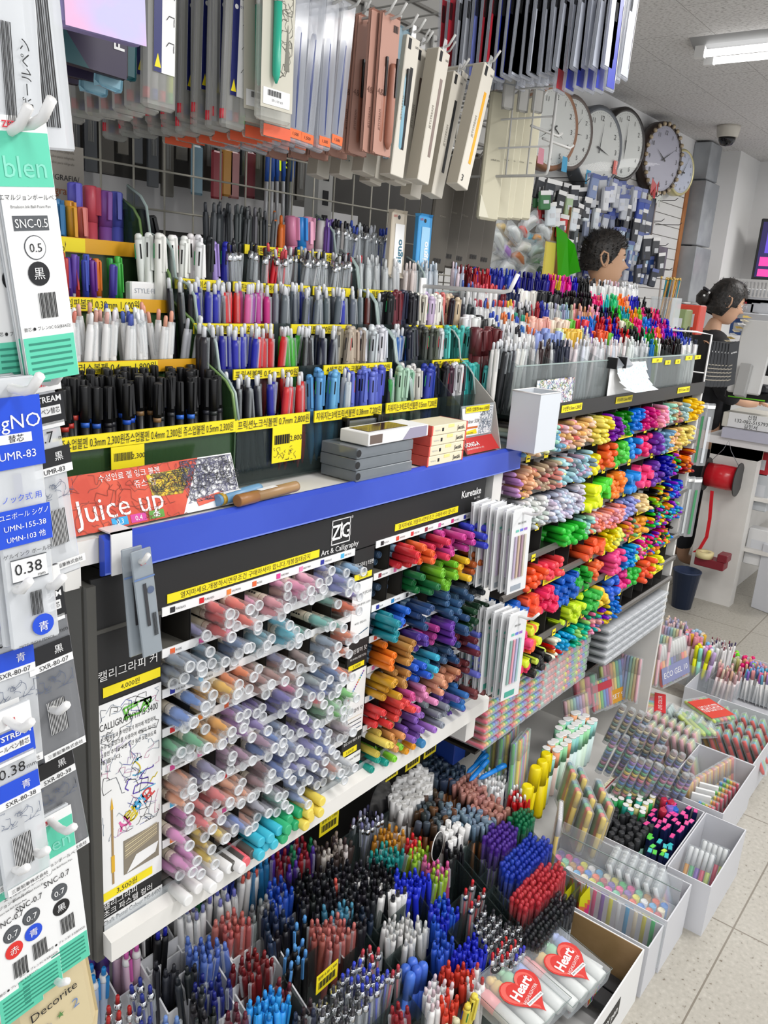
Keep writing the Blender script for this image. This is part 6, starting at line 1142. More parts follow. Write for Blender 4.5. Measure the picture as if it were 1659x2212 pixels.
row(592, 300, .9, .2, 'blister_card', 'white pen card with an orange foot hanging behind the jade pen card', 'orange footed cards', slab(.05, .2, .01, Mclear('blister_clear', '#dcdcd2', .75, .12), lambda b, y: (b.box((-.025, y-.0003, -.2), (.025, y, -.185), M('orange_foot', '#e2603a', .5)), b.box((-.024, y-.0003, -.184), (.024, y, .0), M('faded_card', '#a8a49a', .6)))), 7, .036)
def f_navy(b, y):
    b.T = Matrix.Translation((0, 0, -.165)); b.lathe([(.0015, -.012), (.0048, 0), (.0052, .06), (.0048, .12), (.003, .128)], M('navy_pen', '#26376e', .3), 9); b.T = Matrix.Identity(4)
    b.box((-.012, y-.0006, -.18), (.012, y-.0002, -.168), M('orange_tag', '#ee6a2c', .5)); b.text('1,500', .006, ink, FT_(0, -.174, y-.001))
for k, (px, py) in enumerate(((640, 312), (672, 318), (702, 322), (735, 326))): row(px-2, py, .9, .185, 'bagged_pen', ('navy pen in a clear bag with an orange tag, %s hook of the navy row' % ORC[k], 'navy pen in a clear bag hanging behind, %s hook of the navy row' % ORC[k]), 'navy bagged pens hook %d' % (k+1), slab(.03, .185, .009, Mclear('bag_clear', '#c8ccd4', .72, .1), f_navy, round_=.002), 5, .04, tilt=.05)
def f_pink(c, c2): 
    def f(b, y):
        b.box((-.022, y-.0003, -.19), (.022, y, .008), c); b.text('4&1', .013, M('brown_print', '#7a5448', .6), FT_(-.012, -.1, y-.001)); b.text('JETSTREAM', .006, M('brown_print'), TR((-.012, y-.001, -.14), (0, 0, 1), (-1, 0, 0)))
        b.T = Matrix.Translation((.008, y-.005, -.175)); b.lathe([(.002, -.005), (.0065, .006), (.007, .03), (.0065, .11), (.005, .118)], c2, 10); b.box((-.002, -.009, .07), (.002, -.006, .125), black); b.T = Matrix.Identity(4)
        bars(b, .006, .018, -.012, -.002, y-.001, 8)
    return f
for k, (px, py, n) in enumerate(((822, 338, 6), (800, 333, 4))): row(px, py, .9+.01*k, .19, 'pen_card', 'pink card with a dusty pink multi pen reading 4&1, %s stack on the hooks' % ['front', 'rear'][k], 'pink cards %d' % k, slab(.046, .19, .004, M('pink_card', '#b98c7c', .6), f_pink(M('pink_card'), M('dusty_pink', '#a8705c', .35))), n, .045, tilt=.04)
row(848, 345, .93, .19, 'pen_card', 'pale blue card with a sky coloured pen beside the pink cards', None, slab(.03, .19, .004, M('pale_blue_card', '#8fa8b4', .6), f_pink(M('pale_blue_card'), M('pale_sky_pen', '#7fb0c4', .35))), 3, .05, tilt=.03)
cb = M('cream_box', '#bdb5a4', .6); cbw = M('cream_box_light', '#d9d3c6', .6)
def creambox(win, txt=None, wcol=ink, W=.034, D=.026, H=.215):
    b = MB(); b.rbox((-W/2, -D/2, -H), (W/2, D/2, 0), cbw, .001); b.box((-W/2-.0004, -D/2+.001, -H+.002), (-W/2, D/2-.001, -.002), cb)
    b.box((.0, -D/2-.0006, -H*.8), (.007, -D/2, -.045), win); b.text('JETSTREAM', .0075, M('grey_print', '#8a8478', .6), TR((-.008, -D/2-.0008, -.11), (0, 0, 1), (-1, 0, 0))); b.text('uni', .007, ink, FT_(.01, -.012, -D/2-.0008)); b.box((-.012, -D/2-.0006, -.02), (-.005, -D/2, -.004), ink)
    if txt: b.text(txt, .016, ink, FT_(-.008, -H+.014, -D/2-.001))
    b.prism([(-.006, 0), (.006, 0), (.004, .018), (-.004, .018)], -D/2+.001, -D/2+.002, Mclear('hang_tab', '#e8e8e8', .6, .2), axis='y')
    return b
for k, (px, py, Y, n, tilt, win) in enumerate(((862, 378, .93, 4, .12, ink), (880, 388, .96, 2, .1, M('brown_window', '#5a463a', .3)), (925, 398, .92, 3, .14, M('mauve_window', '#8a7870', .3)), (957, 428, .95, 2, .16, ink), (1020, 415, .9, 2, .22, M('yellow_pen', '#f0ac1c', .3)))):
    row(px, py, Y, .21, 'pen_gift_box', 'cream hanging pen box with narrow window, %s from the pink cards' % ORC[k], 'cream pen boxes %d' % k, creambox(win, '3' if k == 4 else None), n, .055, tilt=tilt)
for k in range(5): row(1055+k*17, 476-(k % 2)*3, 1.0+.0*k, .24, 'flat_gift_box', 'tall flat cream box behind the wire frame, %s from the left' % ORC[k], None, slab(.05, .24, .014, M('flat_cream', '#cfc9b0', .6), lambda b, y: (b.quad([(-.024, y, -.235), (.0, y, -.235), (-.024, y, -.19)], M('cream_light2', '#e2ddc8', .6)), b.text('uniball one', .005, ink, FT_(0, -.12, y-.001)))), 1, .03, tilt=.03, yaw=-.5)
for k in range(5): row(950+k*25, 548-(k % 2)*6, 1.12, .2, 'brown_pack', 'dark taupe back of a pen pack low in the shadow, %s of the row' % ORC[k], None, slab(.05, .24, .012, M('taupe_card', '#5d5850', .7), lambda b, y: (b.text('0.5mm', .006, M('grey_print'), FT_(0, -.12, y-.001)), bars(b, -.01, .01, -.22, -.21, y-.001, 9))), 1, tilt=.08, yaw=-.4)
# purple-white, black, teal and ice-blue packs at the upper left
def f_holo(b, y):
    b.box((-.045, y-.0003, -.15), (.045, y, .01), Mnoise('holo_card', '#c8c4f0', '#e8b8dc', 9, .25)); b.box((-.02, y-.0008, -.05), (.005, y-.0004, .01), M('blue_pen_holo', '#2438c0', .3)); b.box((.008, y-.0008, -.055), (.024, y-.0004, .01), M('violet_pen_holo', '#4a2aa0', .3)); b.text('FRIXION', .013, paper, TR((.037, y-.001, -.06), (0, 0, 1), (-1, 0, 0)))
row(205, 78, .78, .15, 'gift_pen_pack', ('lilac holographic pen pack with blue and violet windows at the top left', 'dark gift pen pack stacked behind the lilac one'), 'gift packs', slab(.092, .15, .02, M('purple_box', '#8f86b8', .5), f_holo), 1, .05, tilt=-.02)
def f_dark(b, y): b.box((-.045, y-.0003, -.17), (.045, y, .0), M('dark_violet_card', '#2e2440', .4)); b.text('FRIXION', .018, paper, TR((.035, y-.001, -.11), (0, 0, 1), (-1, 0, 0)), bold=.02); b.text('F', .009, paper, FT_(-.02, -.13, y-.001)); b.quad([(-.045, y-.0006, -.17), (.0, y-.0006, -.17), (-.045, y-.0006, -.12)], M('teal_dark', '#1f4f54', .4))
row(190, 150, .84, .17, 'gift_pen_pack', 'black pen pack with white sideways lettering behind the lilac pack', 'dark gift packs', slab(.1, .17, .014, M('black_violet', '#241f2c', .5), f_dark), 4, .05)
row(265, 170, .86, .2, 'bagged_pen', 'dark teal hanging pack between the black and ice-blue packs', None, slab(.05, .2, .006, M('teal_pack', '#1d4a50', .35)), 2, .04, tilt=.05)
row(278, 205, .85, .2, 'bagged_pen', 'ice-blue hanging pack with turquoise foot and pale lettering', None, slab(.034, .2, .005, Mnoise('ice_blue', '#7fa8b8', '#a8ccd4', 12, .3), lambda b, y: b.text('FRIXION', .01, paper, TR((.008, y-.001, -.15), (0, 0, 1), (-1, 0, 0)))), 2, .04, tilt=.1)
# refills array at the top right, wire frame
for j, (X0, cols) in enumerate(((1.44, ['#c83040', '#d8dce4', '#7a86d0', '#c83040', '#2438b8', '#26282e', '#26282e', '#e8e8ec', '#c82838', '#2438b8', '#3a4ac8', '#2438b8']), (1.52, ['#d8dce4']*12), (1.60, ['#c8ccd8']*12))):
    for i in range(20):
        c = cols[(19-i)*len(cols)//20] if j == 0 else '#cfd4e0'; k_ = 'refill'+c
        if k_ not in MSL:
            cm = M('ref_'+c.strip('#'), c, .35); bb = slab(.042, .17, .006, Mclear('refill_bag', '#dde2ee', .82, .12), lambda b, y: (b.box((-.018, y-.0004, -.165), (.014, y, -.02), cm), b.box((.012, y-.0004, -.15), (.016, y, -.03), paper), bars(b, -.018, -.008, -.06, -.03, y-.001, 6)), round_=.002); MSL[k_] = bb.build('refill_pack')
        o = thing('refill_pack', MSL[k_], 'clear packed refill with %s insert in the top right hanging block' % cname(c), 'refill pack', 'top right refills %s' % cname(c), Matrix.Translation((X0+U(-.002, .002)+(.1-i*.002 if j == 0 else 0), .735+i*.0185, 2.115+U(-.003, .003)-(.03 if j == 0 and i < 6 else 0))) @ Matrix.Rotation(U(-.04, .04), 4, 'Y'))
fr = thing('wire_frame', None, 'chrome wire end frame with rounded lower corner hanging in front of the clocks', 'wire frame', T=(1.6, .87, 1.78)); b = MB()
b.tube([(0, .38, 0), (0, .012, 0), (0, .003, .003), (0, 0, .012), (0, 0, .6)], .003, steel, 7)
for k in range(1, 5): b.tube([(0, .003, k*.055), (0, .38, k*.055)], .002, steel, 6)
for k in range(1, 7): b.tube([(0.003, k*.05, 0), (0.003, k*.05, .6)], .002, steel, 6)
part('frame_wires', b, fr)
for k, z in enumerate((.07, .095)): b = MB(); b.tube([(0, .02+k*.03, z), (.12, .02+k*.03, z-.0), (.135, .02+k*.03, z+.008)], .0028, steel, 7); part('side_hook', b, fr)
for k in range(3): row(1095+k*32, 235+k*6, .96, .1, 'blank_tag', 'grey rounded clip tag hanging inside the wire frame, %s from the left' % ORC[k], None, slab(.028, .1, .004, M('tag_grey', '#b4b2ac', .6), lambda b, y: b.box((-.014, y, -.055), (.014, y+.0002, -.053), grey)), 1, yaw=-.4, hk=False)
t = thing('barcode_card', None, 'white card back with barcode under the top right refills', 'card', T=onY(1245, 120, .95)); b = MB(); b.T = Matrix.Rotation(-.5, 4, 'Z'); b.rbox((-.04, -.004, -.02), (.05, .004, .06), M('tag_pale', '#c9cad4', .6), .004); bars(b, .0, .035, -.005, .008, -.0045, 18); b.text('8 801234', .006, ink, FT_(.018, -.011, -.005)); part('card_sheet', b, t)
for i in range(16): hook(1.18+(i % 8)*.085, 1.98+(i//8)*.13, 1.31, 1.02, 'empty grey hook on the ribbed upper panel', r=.002)
# things behind the grid
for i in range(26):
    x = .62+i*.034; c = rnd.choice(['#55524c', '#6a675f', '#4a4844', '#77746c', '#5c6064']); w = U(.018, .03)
    o = thing('grey_pack', slab(w, U(.12, .17), .008, M('gp_'+c.strip('#'), c, .35), lambda b, y: bars(b, -.006, .006, -.1, -.03, y, 5, M('gloss_line', '#9a9a96', .2)), round_=.001).build('grey_pack'), 'dull pack in gloomy greys hanging behind the wire grid', 'pack', 'packs behind the grid', (x, 1.44, 1.86+U(-.03, .03)))  # gloom is put into the grey pack colours; pale bars are painted glints
for i, (px, py, c) in enumerate(((425, 375, '#7fa0b0'), (468, 385, '#a03a44'), (490, 380, '#c08a3a'), (505, 385, '#b07a7a'), (540, 385, '#7a2a34'), (100, 262, '#d02a6a'), (130, 275, '#c8305a'))):
    p = onY(px, py, 1.4); thing('coloured_pack', slab(.03, .08, .008, M('cp_'+c.strip('#'), c, .4)).build('coloured_pack'), '%s pack seen through the wire grid, %s of the coloured ones' % (cname(c), ORC[i]), 'pack', None, (p.x, 1.4, p.z+.04))
p = onY(598, 352, 1.38); t = thing('starburst_tag', None, 'neon yellow starburst price tag seen through the wire grid', 'price tag', T=p); b = MB(); b.quad([((.034 if k % 2 else .026)*math.cos(k*PI/10), 0, (.02 if k % 2 else .014)*math.sin(k*PI/10)) for k in range(20)], M('neon_tag', '#e8ff1c', .5, emit=.25)); part('tag_sheet', b, t)  # paper tag given a faint emission though it is no lamp
for i in range(5):
    p = onY(575+i*13, 392, 1.36); pen(P_FINE, aim((p.x, 1.36, p.z-.09), (U(-.05, .05), 0, 1)), '#2a5ab0', 'thin blue brush standing behind the wire grid', 'blue brushes behind the grid')
t = thing('calligraphy_card', None, 'beige calligraphy booklet card hanging behind the far left wire', 'card', T=onY(128, 392, 1.2)); b = MB(); b.box((-.04, -.002, -.052), (.04, .002, .052), M('booklet', '#b5aea2', .7)); b.text('CALIGRAFIA/', .011, ink, FT_(0, .006, -.0026), maxw=.07); b.text('calligraphy', .016, M('rust_script', '#a05a30', .6), FT_(0, -.012, -.0028), maxw=.075); b.text('(API)', .008, M('grey_print'), FT_(.02, -.042, -.0026))
for k in range(3): b.text('bolígrafos para caligrafía', .005, M('grey_print'), FT_(0, .042-k*.008, -.0026), maxw=.07)
part('card_sheet', b, t)
# uni-ball hanging cards standing behind the racks
for i, (px, py, c, txt) in enumerate(((850, 600, '#c9bfae', 'signo'), (906, 600, '#4aa0d8', 'signo'))):
    p = onY(px, py, 1.03+.02*i); cm = M('uc_'+c.strip('#'), c, .5); b = MB(); b.rbox((-.024, -.002, 0), (.024, .002, .125), cm, .006); part_ = b; o = thing('signo_card', None, ['beige round-topped pen card behind the smoky rack', 'blue round-topped pen card behind the smoky rack'][i], 'pen card', T=p); part('card_sheet', b, o)
    b = MB(); b.text('uni', .009, M('uni_red', '#c03030', .5), FT_(-.01, .115, -.003)); b.box((-.008, -.0032, .01), (.02, -.0022, .1), paper if i == 0 else M('sky_band', '#9fd0ee', .5)); b.text(txt, .022, M('teal_print', '#2f6f86', .5) if i == 0 else paper, TR((.007, -.0036, .05), (0, 0, 1), (-1, 0, 0)), bold=.02); b.T = aim((.002, -.0026, .112), (0, -1, 0)); b.lathe([(.004, 0), (.0001, .0002)], black, 10, cap=False); b.T = Matrix.Identity(4); part('printing', b, o)
# ---- left edge: refill packs on peg hooks
pl = thing('wire_post', None, 'cream wire post with rungs at the left edge carrying the refill hooks', 'rack post', T=(.395, .8, .0)); b = MB(); b.tube([(0, 0, 0), (0, 0, 2.2)], .006, steel, 8)
for k in range(32): b.tube([(-.3, 0, .3+k*.055), (.02, 0, .3+k*.055)], .002, steel, 5)
for k in range(5): b.tube([(-.06*k-.05, .003, .2), (-.06*k-.05, .003, 2.2)], .002, steel, 5)
part('post_wires', b, pl)
mint = M('mint_print', '#5fcfae', .45); blueP = M('refill_blue', '#1f4fd6', .35); blackP = M('refill_black', '#1d1d20', .35); bagw = Mclear('bag_white', '#eef1f4', .45, .15); inkb = M('refill_stick', '#3a3f8a', .3); whiteP = paper
def circ(b, x, z, r, m, y): b.T = aim((x, y, z), (0, -1, 0)); b.lathe([(r, 0), (.0001, .0002)], m, 20, cap=False); b.T = Matrix.Identity(4)
def f_snc(code, r1, c2, kanji):
    def f(b, y):
        b.box((-.021, y, -.17), (.021, y+.0002, .01), whiteP); b.box((-.0205, y-.0004, -.035), (.0205, y, .0), mint); b.text('ZEBRA', .006, redL, FT_(-.004, .0045, y-.001), bold=.02)
        b.text('blen', .02, M('mint_pale', '#86dcc4', .5), FT_(0, -.022, y-.0008)); b.text('エマルジョンボールペン', .0042, ink, FT_(0, -.042, y-.0008)); b.text('Emulsion Ink Ball Point Pen', .0028, ink, FT_(0, -.048, y-.0008))
        b.box((-.015, y-.0004, -.064), (.012, y, -.054), M('grey_band', '#55585c', .5)) if code == 'SNC-0.5' else None; b.text(code, .0085, whiteP if code == 'SNC-0.5' else ink, FT_(-.0015, -.059, y-.0009), maxw=.025)
        circ(b, -.001, -.0755, .0085, M('grey_band', '#55585c', .5), y-.0003); circ(b, -.001, -.0755, .0078, whiteP if code == 'SNC-0.5' else M('grey_band'), y-.0006); b.text(r1, .0085, ink if code == 'SNC-0.5' else whiteP, FT_(-.001, -.0755, y-.0012))
        circ(b, -.001, -.0935, .0085, c2, y-.0006); b.text(kanji, .009, whiteP, FT_(-.001, -.0935, y-.0012)); bars(b, -.004, .01, -.125, -.107, y-.0006, 12); b.text('替芯 ● ブレン3C 0.5(B3AS2)', .0032, ink, FT_(0, -.132, y-.0008), maxw=.038)
        b.box((-.0205, y-.0004, -.17), (.0205, y, -.138), mint)
        for k in range(6): b.box((-.017, y-.0007, -.166+k*.0045), (.017-(.006 if k == 0 else 0), y-.0004, -.1645+k*.0045), M('mint_text', '#2f8a74', .6))
    return f
def f_jet(col, size, code):
    def f(b, y):
        b.box((-.02, y, -.006), (.02, y+.0002, .012), whiteP); b.text('uni', .007, redL, FT_(.002, .001, y-.0008), bold=.03); b.box((-.02, y-.0004, -.034), (.02, y, -.008), col); b.text('JETSTREAM', .007, whiteP, FT_(0, -.0125, y-.0009), bold=.02, maxw=.036)
        b.box((-.016, y-.0008, -.0265), (.016, y-.0004, -.0185), whiteP); b.text('ボールペン替芯', .0055, ink, FT_(0, -.0225, y-.0012), maxw=.03); b.box((-.018, y-.0004, -.037), (.018, y, -.032), whiteP)
        b.text(size, .0135, ink, FT_(-.002, -.044, y-.0008)); b.text('mm', .006, ink, FT_(.0145, -.046, y-.0008)); b.box((-.0195, y-.0004, -.07), (.0195, y, -.054), col); b.text('黒' if col is blackP else '青', .0085, whiteP, FT_(.008, -.062, y-.0009)); b.box((-.0195, y-.0008, -.077), (.0195, y-.0004, -.07), whiteP); b.text(code, .006, ink, FT_(.002, -.0735, y-.0012))
        scribble(b, -.017, .017, -.098, -.08, 14, ['#55607a'], y-.0006, .006, .0002); bars(b, -.01, .006, -.14, -.108, y-.0006, 12, whiteP); bars(b, -.0095, .0065, -.14, -.108, y-.0007, 12); b.box((-.0195, y-.0004, -.163), (.0195, y, -.156), whiteP); b.text('三菱鉛筆株式会社', .0042, ink, FT_(0, -.1595, y-.0009))
        b.box((-.0025, y+.001, -.15), (.0025, y+.004, -.08), M('refill_steel', '#6a6a6e', .3, .4))
    return f
def f_gno(b, y):
    b.box((-.021, y-.0004, -.055), (.021, y, -.002), blueP); b.text('SigNO', .015, whiteP, FT_(0, -.02, y-.0009)); b.box((-.014, y-.0008, -.036), (.012, y-.0004, -.029), whiteP); b.text('替芯', .006, ink, FT_(0, -.0325, y-.0012)); b.text('UMR-83', .0085, whiteP, FT_(0, -.045, y-.0009)); b.text('ノック式 用', .006, M('refill_blue'), FT_(0, -.078, y-.0008)); b.box((-.021, y-.0004, -.115), (.021, y, -.086), blueP)
    b.text('ユニボール シグノ', .0055, whiteP, FT_(0, -.091, y-.0009), maxw=.038); b.text('UMN-155-38', .0062, whiteP, FT_(0, -.1, y-.0009)); b.text('UMN-103 他', .0058, whiteP, FT_(0, -.109, y-.0009)); b.text('ゲルインク ボール径', .0042, ink, FT_(0, -.122, y-.0008)); b.box((-.014, y-.0004, -.144), (.014, y, -.126), whiteP)
    for a in (((-.0145, -.1445), (.0145, -.1437)), ((-.0145, -.1263), (.0145, -.1255))): b.box((a[0][0], y-.0007, a[0][1]), (a[1][0], y-.0004, a[1][1]), M('grey_band', '#55585c', .5))
    b.text('0.38', .013, ink, FT_(-.001, -.134, y-.0009)); b.text('mm', .004, ink, FT_(.009, -.1415, y-.0009)); bars(b, -.002, .008, -.175, -.155, y-.0006, 10); circ(b, .006, -.185, .009, blueP, y-.0006); b.text('青', .009, whiteP, FT_(.006, -.1865, y-.0012)); b.text('MITSUBISHI PENCIL', .0035, ink, FT_(0, -.198, y-.0008), maxw=.034); b.box((-.004, y+.001, -.15), (.002, y+.004, -.06), inkb)
def left(px, pytop, Y, b, n, dy, name, labs, grp, yaw=0, tilt=0, dx=-.003):
    p = onY(px, pytop, Y); mesh = b.build(name)
    for i in range(n):
        T_ = Matrix.Translation((p.x+dx*i+U(-.0015, .0015), Y+i*dy, p.z+U(-.001, .001))) @ Matrix.Rotation(tilt+U(-.02, .02)-.012*i, 4, 'Y') @ Matrix.Rotation(yaw+U(-.05, .05), 4, 'Z')
        thing(name, mesh, labs[0] if i == 0 else labs[1], 'refill pack', None if i == 0 else grp, T_)
    hook(p.x, p.z+.004, .8, Y-.03, 'white peg hook with an upturned tip on the left post', r=.0036, mat=white, up=.014, nm='peg_hook')
def rp(f, h, w=.042, body=None): return slab(w, h, .004, body or bagw, f, round_=.0015)
left(42, 285, .585, rp(f_snc('SNC-0.5', '0.5', blackP, '黒'), .17), 7, .006, 'refill_pack', ('mint and white refill pack marked SNC-0.5 at the left edge', 'mint refill pack just behind the SNC-0.5 one'), 'mint refills behind SNC-0.5', tilt=-.13)
left(-5, 300, .6, rp(f_snc('SNC-0.5', '0.5', blackP, '黒'), .17), 3, .008, 'refill_pack', ('mint refill pack half cut off at the left edge', 'mint refill pack behind the cut off one'), 'mint refills at the edge', tilt=-.05)
left(50, -150, .60, rp(lambda b, y: (bars(b, -.008, .012, -.12, -.03, y, 12), b.text('ボールペン替芯', .008, ink, TR((-.014, y-.001, -.08), (0, 0, 1), (-1, 0, 0)))), .135, .045), 6, .012, 'refill_pack', ('white refill pack with sideways print at the top left corner', 'white refill pack stacked behind at the top left corner'), 'top left white refills', tilt=-.1)
left(5, -140, .585, rp(lambda b, y: (bars(b, -.008, .0, -.12, -.05, y, 8), b.text('ボールペン', .009, ink, TR((.008, y-.001, -.08), (0, 0, 1), (-1, 0, 0)))), .13, .04), 4, .012, 'refill_pack', ('white refill pack cut by the frame at the upper left', 'white refill pack behind the one cut by the frame'), 'upper left edge refills', tilt=-.05)
for i in range(3): p = onY(20+i*35, 212+i*6, .62); t = thing('black_sponge', None, 'black crumpled rubber wad behind the upper peg hooks, %s from the left' % ORC[i], 'rubber wad', T=p); b = MB(); [b.tube([(U(-.012, .012), U(-.01, .01), U(-.008, .008)) for _ in range(5)], .003, black, 5) for _ in range(6)]; part('rubber_loops', b, t)
left(22, 850, .58, rp(f_gno, .2, .0395), 5, .008, 'refill_pack', ('blue and white refill pack marked 0.38 at the left edge', 'clear refill pack behind the blue 0.38 one'), 'blue 0.38 refills', tilt=-.06)
left(78, 830, .64, rp(f_jet(blackP, '0.7', 'UMR-83'), .17, .03), 4, .012, 'refill_pack', ('narrow black refill pack right of the blue 0.38 one', 'black refill pack behind the narrow one'), 'narrow black refills', tilt=-.12)
left(76, 1262, .60, rp(f_jet(blackP, '0.7', 'SXR-80-07'), .165, body=Mclear('bag_grey', '#8c8e92', .45, .15)), 5, .009, 'refill_pack', ('black refill pack marked 00.7 below the blue pack', 'black refill pack behind the 00.7 one'), 'black 0.7 refills', tilt=-.1)
left(5, 1270, .60, rp(f_jet(blueP, '0.7', 'SXR-80-07'), .165), 3, .009, 'refill_pack', ('blue refill pack half hidden at the left edge, middle height', 'blue refill pack behind at middle height'), 'blue mid refills', tilt=-.03)
left(88, 1525, .615, rp(f_jet(blackP, '0.38', 'SXR-80-38'), .165, body=Mclear('bag_grey', '#8c8e92', .45, .15)), 8, .009, 'refill_pack', ('black refill pack marked 0.38 low on the left post', 'black refill pack fanned behind the low 0.38 one'), 'low black refills', tilt=-.14)
left(10, 1560, .59, rp(f_jet(blueP, '0.38', 'SXR-80-38'), .165), 4, .009, 'refill_pack', ('blue refill pack marked 0.38 low at the left edge', 'blue refill pack behind the low 0.38 one'), 'low blue refills', tilt=-.06)
for i, (px, py, c, kj, nm) in enumerate(((105, 1778, blackP, '黒', 'black'), (48, 1826, blueP, '青', 'blue'), (5, 1862, M('refill_red', '#e0302c', .4), '赤', 'red'))):
    left(px, py, .61, rp(f_snc('SNC-0.7', '0.7', c, kj), .165, .039), 4, .007, 'refill_pack', ('mint SNC-0.7 refill pack with %s dot, lower left' % nm, 'mint refill pack behind the lower %s dotted one' % nm), 'lower mint %s refills' % nm, tilt=-.07)
def f_deco(b, y): b.text('Decorite', .014, ink, FT_(0, -.03, y-.001), maxw=.075); b.text('2', .016, M('blue_print', '#6a86b8', .5), FT_(.02, -.052, y-.001)); [b.text('★', .01, M('deco%d' % k, c, .5), FT_(-.025+k*.014, -.056+k*.002, y-.001)) for k, c in enumerate(('#e8a0a8', '#4a6ab0', '#5a8a4a'))]
left(95, 2100, .63, slab(.092, .11, .02, M('deco_card', '#d8c8a0', .5), f_deco, round_=.012), 2, .03, 'tape_pen_pack', ('beige pack lettered Decorite at the bottom left', 'beige pack behind the Decorite one'), 'beige packs', tilt=-.12)
# strap hook on the blue strip with silver refills
a = onY(262, 1150, .785); t = thing('strap_hook', None, 'white plastic strap hook clipped over the left end of the blue strip', 'hook', T=(a.x, .785, a.z)); b = MB(); b.box((-.014, -.001, -.05), (.014, .001, .002), white); b.box((-.014, -.001, .0), (.014, .03, .002), white); b.tube([(.004, 0, -.028), (.004, -.035, -.028), (.004, -.045, -.016)], .0032, white, 8); part('strap', b, t)
for i in range(2):
    b = slab(.026, .125, .003, Mclear('bag_silver', '#aab4bc', .35, .2), lambda b, y: (b.text('uni', .006, redL, FT_(0, -.004, y-.001), bold=.03), b.box((-.003, y-.0006, -.085), (.001, y-.0002, -.03), M('refill_dark', '#3a3a3e', .3)), circ(b, .006, -.04, .0045, M('slate_dot', '#5c6a86', .5), y-.0004), b.box((-.013, y-.0004, -.024), (.013, y-.0002, -.022), M('blue_print')), bars(b, .004, .01, -.1, -.07, y-.0004, 7)), round_=.001)
    thing('silver_refill_pack', b, ['silver bagged refill hanging in front of the black display header', 'second silver bagged refill tucked behind the first'][i], 'refill pack', None, Matrix.Translation((a.x+.006-i*.004, .756+i*.012, a.z-.026)) @ Matrix.Rotation(-.12+i*.05, 4, 'Y') @ Matrix.Rotation(-.1, 4, 'Z'))
# blister packs between the two shelves
for r_, (px, py, h, n) in enumerate(((1085, 1100, .155, 6), (1078, 1320, .175, 7))):
    p = onY(px, py, .74); 
    def f_w(b, y):
        b.box((-.028, y, -h), (.028, y+.0002, .01), M('matt_film', '#e2e3e4', .4)); [b.box((-.018+k*.009, y-.003, -h*.8), (-.013+k*.009, y-.0004, -h*.25), M('slim%d%d' % (r_, k), ['#b8a8c0', '#c8b09a', '#a88a9a', '#d0c8b8'][k] if r_ == 0 else ['#8fb0a8', '#e0a0b0', '#b8b8d8', '#a8c8c8'][k], .4)) for k in range(4)]
        b.text('MICRON' if r_ == 0 else 'BRUSH', .006, ink, FT_(0, -.014, y-.001)); [b.box((-.016+k*.012, y-.0006, -h*.2), (-.007+k*.012, y-.0002, -h*.17), M('sw%d' % k, ['#6abfae', '#6a7ad8', '#9a6ac0'][k], .5)) for k in range(3)]; b.box((-.018, y-.0006, -h*.97), (.012, y-.0002, -h*.9), M('teal_swatch', '#4aa894', .5) if r_ else M('label_grey'))
    mesh = slab(.056, h, .008, Mclear('matt_bag', '#e8eaec', .4, .25), f_w).build('blister_pack')
    for i in range(n):
        thing('blister_pack', mesh, ('pale blister pack of slim brush pens, front one of the %s stack between the shelves' if i == 0 else 'pale blister pack of slim pens further back in the %s stack') % ['upper', 'lower'][r_], 'blister pack', None if i == 0 else 'blister packs stack %d' % r_, Matrix.Translation((p.x-.003*i, .70+i*.016, p.z+U(-.002, .002))) @ Matrix.Rotation(-.05+U(-.03, .03), 4, 'Y') @ Matrix.Rotation(U(-.08, .08)-.1, 4, 'Z'))
    hook(p.x, p.z+.004, .82, .665, 'long white hook carrying the pale blister packs', r=.0028, mat=white)
hook(onY(1010, 665, .8).x, onY(1010, 625, .8).z, .9, .72, 'white peg hook sticking out above the end of the smoky rack', r=.0036, mat=white, up=.03)
# clear packs on the end of the far shelf
for i in range(14):
    z = (1.24, 1.0)[i % 2]; c = rnd.choice(['#c8ccd0', '#b8bcc0', '#3f8a5a', '#d8543a', '#d8dcdc']); o = thing('end_pack', slab(.034, .19, .006, Mclear('end_bag', '#dfe2e4', .88, .2), lambda b, y: (b.box((-.006, y-.0004, -.18), (.004, y, -.03), M('ep_'+c.strip('#'), c, .4)), b.box((-.015, y-.0002, -.004), (.015, y, .006), paper)), round_=.002).build('end_pack'), 'clear bagged refill hanging on the far end of the marker shelf, %s row' % ('upper' if i % 2 == 0 else 'lower'), 'pack', 'end packs row %d' % (i % 2), Matrix.Translation((2.64+(i//2)*.009, .90-(i//2)*.018, z)) @ Matrix.Rotation(U(-.1, .1)-.5, 4, 'Z'))
for i in range(7): thing('black_card_pack', slab(.055, .13, .005, M('black_card', '#1c1d20', .4), lambda b, y: (b.text('ROTRING', .007, paper, FT_(0, -.02, y-.001)), [b.box((-.02, y-.0005, -.11+k*.012), (.0, y, -.107+k*.012), M('grey_print')) for k in range(5)]), round_=.001).build('black_card_pack'), 'black printed hanging card beside the counter, one of the fanned stack', 'pack', 'black cards', Matrix.Translation((2.72+i*.012, .82-i*.006, 1.43)) @ Matrix.Rotation(-.05*i+.1, 4, 'Y') @ Matrix.Rotation(-.3, 4, 'Z'))
t = thing('end_wire_loop', None, 'white wire loop frame at the right end of the long organiser', 'wire frame', T=(2.52, .8, 1.3)); b = MB(); b.tube([(.0, .1, .17), (.06, .04, .17), (.085, .0, .165), (.085, 0, -.5)], .003, white, 7)
for k in range(6): b.tube([(.085, 0, .05-k*.09), (.085, .15, .05-k*.09)], .002, white, 5)
part('loop_wire', b, t)
